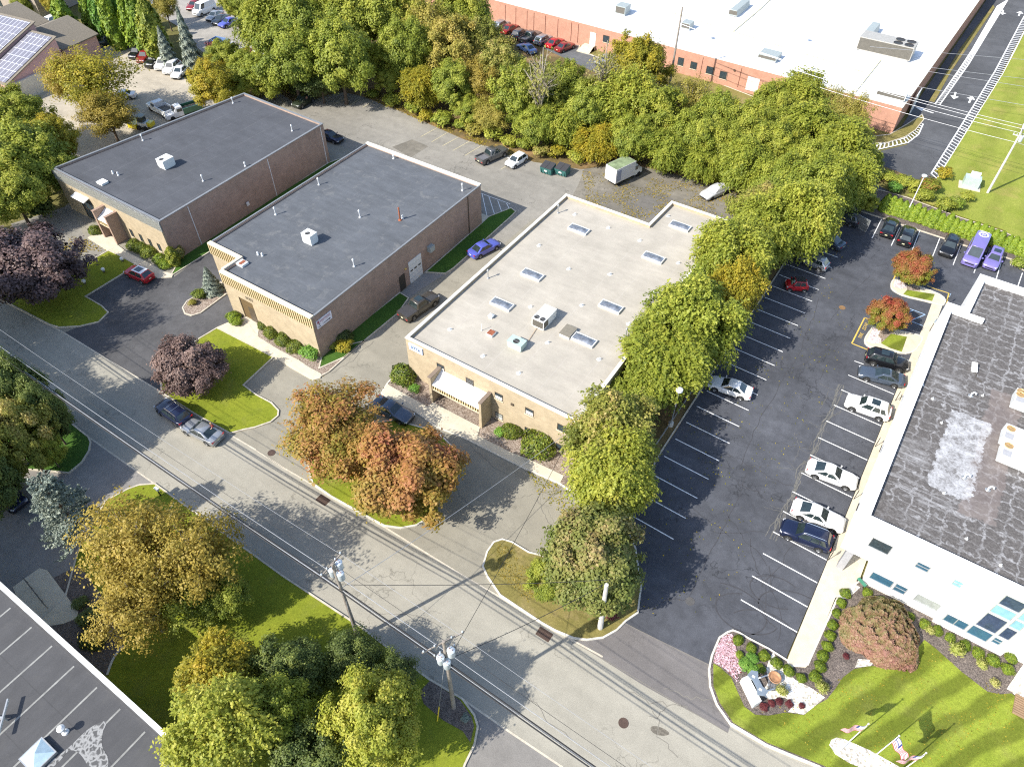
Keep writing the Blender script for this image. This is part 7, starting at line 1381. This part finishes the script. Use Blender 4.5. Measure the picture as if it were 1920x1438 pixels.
for i, (dy, z, r, m, s) in enumerate(((-1.0, 12.35, .014, M_wire, 1.0), (0.0, 12.7, .014, M_wire, .9), (1.0, 12.35, .012, M_wire2, 1.0), (.25, 10.1, .022, M_wire2, .8), (-.25, 9.1, .05, M_wire, .7), (.0, 8.7, .035, M_wire2, .7), (.28, 8.1, .055, M_wire, .8), (.1, 7.8, .03, M_wire, .7))):
    what = ('thin top', 'thin centre', 'thin outer', 'bright', 'thick dark', 'bright lower', 'thickest', 'lowest')[i]
    for (ax, ay), (bx, by), w_ in ((P0, P1, 'left of the poles'), (P1, P2, 'between the two transformer poles'), (P2, P4, 'right of the poles')):
        L_ = math.hypot(bx-ax, by-ay); wire((ax, ay+dy, z), (bx, by+dy, z), s*(L_/60)**2*1.1, r, '%s wire along the street, %s' % (what, w_), m, 'wires along the street')
wire((P1[0], P1[1], 8.9), (-19.6, 40.5, 5.0), .5, .022, 'bright service wire from the left transformer pole to the tan building corner', M_wire2, None)
wire((P1[0], P1[1], 9.5), (P3[0], P3[1], 8.5), .4, .022, 'dark span wire from the left transformer pole to the island post', M_wire, None)
wire((P2[0], P2[1], 9.0), (-19.4, 40.5, 5.2), .6, .020, 'dark service wire crossing the street towards the tan building', M_wire, None)
wire((P2[0], P2[1], 9.4), (P3[0], P3[1], 8.3), .5, .024, 'dark span wire from the right transformer pole to the island post', M_wire, None)
wire((P1[0]+.1, P1[1], 7.2), (P1[0]+1.9, P1[1]-1.6, .1), 0, .018, 'guy wire at the foot of the left transformer pole', M_wire2, None, 'guy_wire'); 
g_ = thing('guy_wire', 'guy wire with yellow sleeve beside the right transformer pole', 'wire', (P2[0], P2[1], 0)); a, b = Vector((-.1, -.2, 8.8)), G(820, 1352)-Vector((P2[0], P2[1], 0)); MB().tube([a, b], .02, 5).build('cable', M_wire2, g_); MB().tube([b.lerp(a, .0), b.lerp(a, .28)], .05, 6).build('sleeve', plain('guard_yellow', (.75, .55, .05), .5), g_)
for i, (py, y, z) in enumerate(((0, 119.4, 10.4), (1, 118.2, 10.4), (2, 118.7, 9.6), (3, 118.7, 8.2))):
    wire((pw.x, 121.0, z+2), (7.3, y, z), .9, .03, ('upper', 'second', 'third', 'lowest')[i]+' pale wire crossing the service road from the tall dark pole', M_wire2, 'wires across the service road'); wire((7.3, y, z), (60, y+2, z), .8, .03, ('upper', 'second', 'third', 'lowest')[i]+' pale wire over the far field, right of the pale pole', M_wire2, 'wires across the service road')
for a, b, lab in (((1680, 92), (1930, 112), 'topmost'), ((1722, 124), (1930, 148), 'second'), ((1745, 135), (1930, 163), 'third'), ((1722, 163), (1930, 198), 'nearest')):
    A_, B2_ = G(*a, 7.5), G(*b, 7.5); d = (B2_-A_); wire(A_-d*.2, B2_+d*1.5, .1, .03, lab+' bright wire strung over the service road and field', M_wire2, 'bright wires over the service road')
# lamps
def lamp(px, py, h, lab, kind):
    p = G(px, py); t = thing('lamp_post', lab, 'lamp post', (p.x, p.y, 0), 0)
    MB().tube([(0, 0, .4), (0, 0, h)], [.09, .06], 8).build('pole', M_lamp if kind == 'box' else M_galv, t, True); MB().lathe([(0, 0), (.28, 0), (.28, .55), (0, .55)], n=14).build('base', plain('base_concrete', (.55, .53, .48), .9), t, True)
    if kind == 'box': MB().lathe([(0, h-.05), (.34, h-.02), (.36, h+.12), (.15, h+.24), (0, h+.25)], n=16).build('lamp_head', M_lamp, t, True)
    else: MB().lathe([(0, h-.1), (.2, h-.1), (.36, h+.12), (.34, h+.36), (.12, h+.5), (0, h+.5)], n=16).build('globe', plain('globe_white', (.75, .77, .78), .25), t, True)
lamp(1695, 411, 6.9, 'white lamp post with round head behind the pair of black cars', 'box'); lamp(1257, 798, 5.4, 'globe lamp post beside the tree row in the right lot', 'globe')
p = G(225, 74); t = thing('lamp_post', 'thin white lamp post before the cypress row in the gravel yard', 'lamp post', (p.x, p.y, 0)); MB().tube([(0, 0, 0), (0, 0, 7.5)], [.08, .05], 6).build('pole', M_lamp, t); MB().box(-.3, .3, -.15, .15, 7.5, 7.65).build('lamp_head', M_lamp, t)
p = G(90, 26); tag(MB().tube([(p.x, p.y, 0), (p.x, p.y, 9)], .12, 6).build('utility_pole', M_woodw), 'pale pole above the top left lawn', 'utility pole')
# flags
M_fw, M_fr, M_fb = plain('flag_white', (.62, .60, .60), .8, var=.03), plain('flag_red', (.42, .03, .06), .8), plain('flag_blue', (.03, .05, .19), .8)
def flag(x, y, h, a, lab, fold=.45):
    t = thing('flagpole', lab, 'flagpole', (x, y, .12), 0, 'flagpoles on the white stones')
    MB().tube([(0, 0, 0), (0, 0, h)], [.05, .03], 8).build('pole', M_lamp, t, True); MB().lathe([(0, h), (.06, h+.04), (.08, h+.09), (.05, h+.14), (0, h+.22)], n=10).build('finial', plain('finial', (.75, .72, .6), .3, .5), t, True)
    nx, ny = 20, 13; W_, Hh = 2.2, 1.3; mb = MB(); vs = []
    for j in range(ny+1):
        for i in range(nx+1):
            u = i/nx; v = j/ny; dx = u*W_*(1-fold); zz = h-.12-v*Hh-u*W_*fold*1.05*(1-.25*v); wv = .13*math.sin(u*9+v*2)*u**.5
            vs.append((.05+dx*math.cos(a)-wv*math.sin(a), dx*math.sin(a)+wv*math.cos(a), zz))
    mb.v = vs
    for j in range(ny):
        for i in range(nx): mb.f.append((j*(nx+1)+i, j*(nx+1)+i+1, (j+1)*(nx+1)+i+1, (j+1)*(nx+1)+i)); mb.mi.append(2 if (j < 7 and i < 8) else (1 if j % 2 == 0 else 0))
    o = mb.build('flag', [M_fw, M_fr, M_fb], t, True, 180)
    st = MB()
    for j in range(5):
        for i in range(6):
            q = Vector(vs[int((j+.8)*1.25)*(nx+1)+1+i]); st.obox(q+Vector((-.015*math.sin(a), .015*math.cos(a), 0)), (.05, 0, 0), (0, .03, 0), (0, 0, .05)); st.obox(q-Vector((-.015*math.sin(a), .015*math.cos(a), 0)), (.05, 0, 0), (0, .03, 0), (0, 0, .05))
    st.build('stars', M_fw, o)
flag(11.55, 28.0, 6.1, R(205), 'flagpole with striped flag, farthest from the bottom edge'); flag(13.4, 28.1, 6.6, R(-20), 'middle flagpole with striped flag'); flag(15.3, 28.2, 6.2, R(215), 'flagpole with striped flag cut by the bottom edge')
# stone sign in the garden
p = G(1409, 1292); t = thing('monument_sign', 'low white stone sign with a grey curved plate in the garden', 'sign', (p.x, p.y, .1)); q = [tuple(Vector(v)-Vector((p.x, p.y))) for v in g2([(1391, 1271), (1403, 1266), (1428, 1314), (1415, 1321)], .9)]
MB().prism(q, 0, .85).build('wall', M_unit, t)
u = (Vector(q[2])-Vector(q[1])).normalized() if True else None; q0 = ccw(q); a = math.atan2(q[2][1]-q[1][1], q[2][0]-q[1][0]); c = (Vector(q[1])+Vector(q[2]))/2
mb = MB(); prof = [(-1.05, .1), (-.8, .55), (-.35, .30), (.35, .30), (.8, .55), (1.05, .1), (.8, -.42), (.3, -.2), (-.3, -.2), (-.8, -.42)]
mb.prism([(c.x*.6+x*math.cos(a)-y*math.sin(a), c.y*.6+x*math.sin(a)+y*math.cos(a)) for x, y in prof], 1.5, 1.58); mb.build('plate', plain('plate_grey', (.27, .32, .37), .4, .4), t)
st = MB()
for s in (-1, 1): st.tube([(c.x*.6+s*.6*math.cos(a), c.y*.6+s*.6*math.sin(a), .8), (c.x*.6+s*.6*math.cos(a), c.y*.6+s*.6*math.sin(a), 1.5)], .05, 6)
st.build('support', M_galv, t)
for s in (-.55, .5): MB().box(-.12, .12, -.09, .09, 1.582, 1.60).build('number_mark', M_unit, t).location = (c.x*.6+s*math.cos(a), c.y*.6+s*math.sin(a), 0)
p = G(1436, 1284); fr = thing('display_stand', 'small open metal frame beside the stone sign', 'frame', (p.x, p.y, .1), a); mb = MB()
for s in (-.55, .55): mb.tube([(s, -.7, .35), (s, .7, .35)], .06, 6)
mb.build('rail', M_unit, fr)
for s in (-.65, .65): MB().tube([(-.55, s, .33), (.55, s, .33)], .05, 6).build('cross_rail', M_iron2, fr)
p = G(1449, 1275); tag(MB().lathe([(0, .35), (.30, .30), (.44, .42), (.52, .55), (.46, .57), (.34, .45), (0, .40)], 0, 0, 20).build('fire_bowl', plain('bowl_rust', (.38, .20, .10), .7, var=.3)), 'rusty brown bowl in the white stones', 'bowl').location = (p.x, p.y, .1)
# metal gate and enclosure in the lot corner
p = G(1612, 432); t = thing('metal_gate', 'grey metal enclosure gate in the corner of the right lot', 'gate', (p.x-.2, p.y+.2, 0), R(-18)); mb = MB()
for x in (-1.1, 1.1): mb.box(x-.04, x+.04, -.04, .04, .1, 2.0)
for z in (.12, 1.05, 1.96): mb.box(-1.06, 1.06, -.03, .03, z-.03, z+.03)
mb.build('gate_frame', M_galv, t); MB().box(-1.05, 1.05, -.012, .012, .16, 1.92).build('gate_panel', plain('gate_mesh', (.13, .14, .14), .7), t)
# utility box on the field
p = G(1817, 350); t = thing('utility_cabinet', 'grey green utility cabinet on a pad in the far field', 'cabinet', (p.x, p.y, .02), R(8)); MB().box(-1.5, 1.5, -1.1, 1.1, 0, .12).build('pad', M_conc, t); MB().box(-1.1, 1.1, -.75, .75, .12, 1.6).build('cabinet', M_unitteal, t); MB().box(-.5, .8, .3, .8, 1.6, 2.1).build('top_box', M_unit, t)
# sign posts by the office walk
for i, (px, py) in enumerate(((1676, 752), (1638, 838), (1598, 936), (1550, 1050))):
    p = G(px, py); t = thing('sign_post', ('topmost', 'second', 'third', 'lowest')[i]+' thin dark sign post along the walk of the white office', 'sign', (p.x+.1, p.y, .13), 0, 'sign posts along the office walk'); MB().tube([(0, 0, 0), (0, 0, 1.3)], .035, 6).build('post', M_trimb, t); MB().box(-.02, .02, -.15, .15, 1.0, 1.42).build('plate', M_trimb, t)
for px, py, lab in ((1770, 573, 'thin leaning sign post by the upper island walk'), (1742, 622, 'thin sign post by the slate canopy')):
    p = G(px, py); t = thing('sign_post', lab, 'sign', (p.x, p.y, .13), 0); MB().tube([(0, 0, 0), (0, 0, 1.7)], .035, 6).build('post', M_trimb, t); MB().box(-.02, .02, -.15, .15, 1.35, 1.75).build('plate', M_blue, t)
p = G(1617, 1098); t = thing('bench', 'small green box bench at the office corner', 'bench', (p.x-.2, p.y, .13), R(-30)); MB().box(-.45, .45, -.14, .14, .3, .40).build('seat', plain('bench_green', (.05, .20, .13), .6), t); [MB().box(s-.05, s+.05, -.12, .12, 0, .3).build('leg', M_trimb, t) for s in (-.36, .36)]
p = G(1925, 1332); t = thing('timber_steps', 'brown timber slatted steps at the right edge of the garden', 'steps', (p.x, p.y, .1), 0); [MB().box(-1.0, 1.4, -.9+k*.2, -.75+k*.2, 0, .14).build('slat', plain('timber', (.26, .17, .10), .9), t) for k in range(9)]
# garden lanterns, mailbox and retaining walls
for px, py, lab in ((231, 491, 'round white ground lamp, top one on the front lawn'), (196, 511, 'round white ground lamp in the middle of the front lawn'), (160, 533, 'round white ground lamp beside the purple tree')):
    p = G(px, py); t = thing('ground_lamp', lab, 'lamp', (p.x, p.y, .1), 0); MB().lathe([(0, 0), (.14, 0), (.14, .2), (0, .2)], n=10).build('base', M_iron2, t); MB().lathe([(0, .2), (.2, .25), (.26, .42), (.2, .58), (0, .64)], n=12).build('globe', M_unit, t, True)
p = G(302, 930); t = thing('mailbox', 'white mailbox at the corner of the south lawn', 'mailbox', (p.x, p.y, .1), 0); MB().box(-.05, .05, -.05, .05, 0, 1.0).build('post', M_trimb, t); MB().box(-.25, .25, -.14, .14, 1.0, 1.25).build('box', M_unit, t)
tag(MB().strip(g2([(-60, 935), (2, 905), (54, 868)]), .35, 0, .9).build('retaining_wall', plain('wall_block', (.30, .28, .26), .95, var=.2)), 'low grey block wall beside the dark suv at the left edge', 'wall')
rl = MB()
for a_, b_ in ((Vector((-12.9, 41)), Vector((-12.9, 62))),): rl.obox((a_.x, (a_.y+b_.y)/2, .75), (.08, 0, 0), (0, 21, 0), (0, 0, .22))
t = thing('guard_rail', 'dark guard rail between the tree row and the right lot kerb', 'guard rail', (-12.9, 51.5, 0)); MB().obox((0, 0, .72), (.06, 0, 0), (0, 21, 0), (0, 0, .30)).build('rail', M_galv, t); [MB().box(-.14, -.04, k*2.6-10.4, k*2.6-10.3, 0, .85).build('post', M_wood, t) for k in range(9)]
t = thing('guard_rail', 'dark guard rail near the entrance island', 'guard rail', (-12.5, 37.5, 0), R(-4)); MB().obox((0, 0, .72), (.06, 0, 0), (0, 6.4, 0), (0, 0, .30)).build('rail', M_galv, t); [MB().box(-.14, -.04, k*2-3, k*2-2.9, 0, .85).build('post', M_wood, t) for k in range(4)]
# railing and ramp by the entry walk
t = thing('handrail', 'dark metal handrail at the entry walk, bottom left', 'railing', G(62, 1092)); mb = MB()
A_ = [G(52, 1092, .1)-t.location, G(90, 1140, .1)-t.location]; mb.tube([A_[0]+Vector((0, 0, .95)), A_[1]+Vector((0, 0, .95))], .03, 6)
mb.tube([A_[0]+Vector((0, 0, .5)), A_[1]+Vector((0, 0, .5))], .02, 6); mb.build('rail', M_iron2, t)
for k in range(5): q = A_[0].lerp(A_[1], k/4); MB().tube([q, q+Vector((0, 0, .95))], .025, 5).build('post', M_iron2, t)
for k, r_ in enumerate((1, 2, 3, 4)): pass
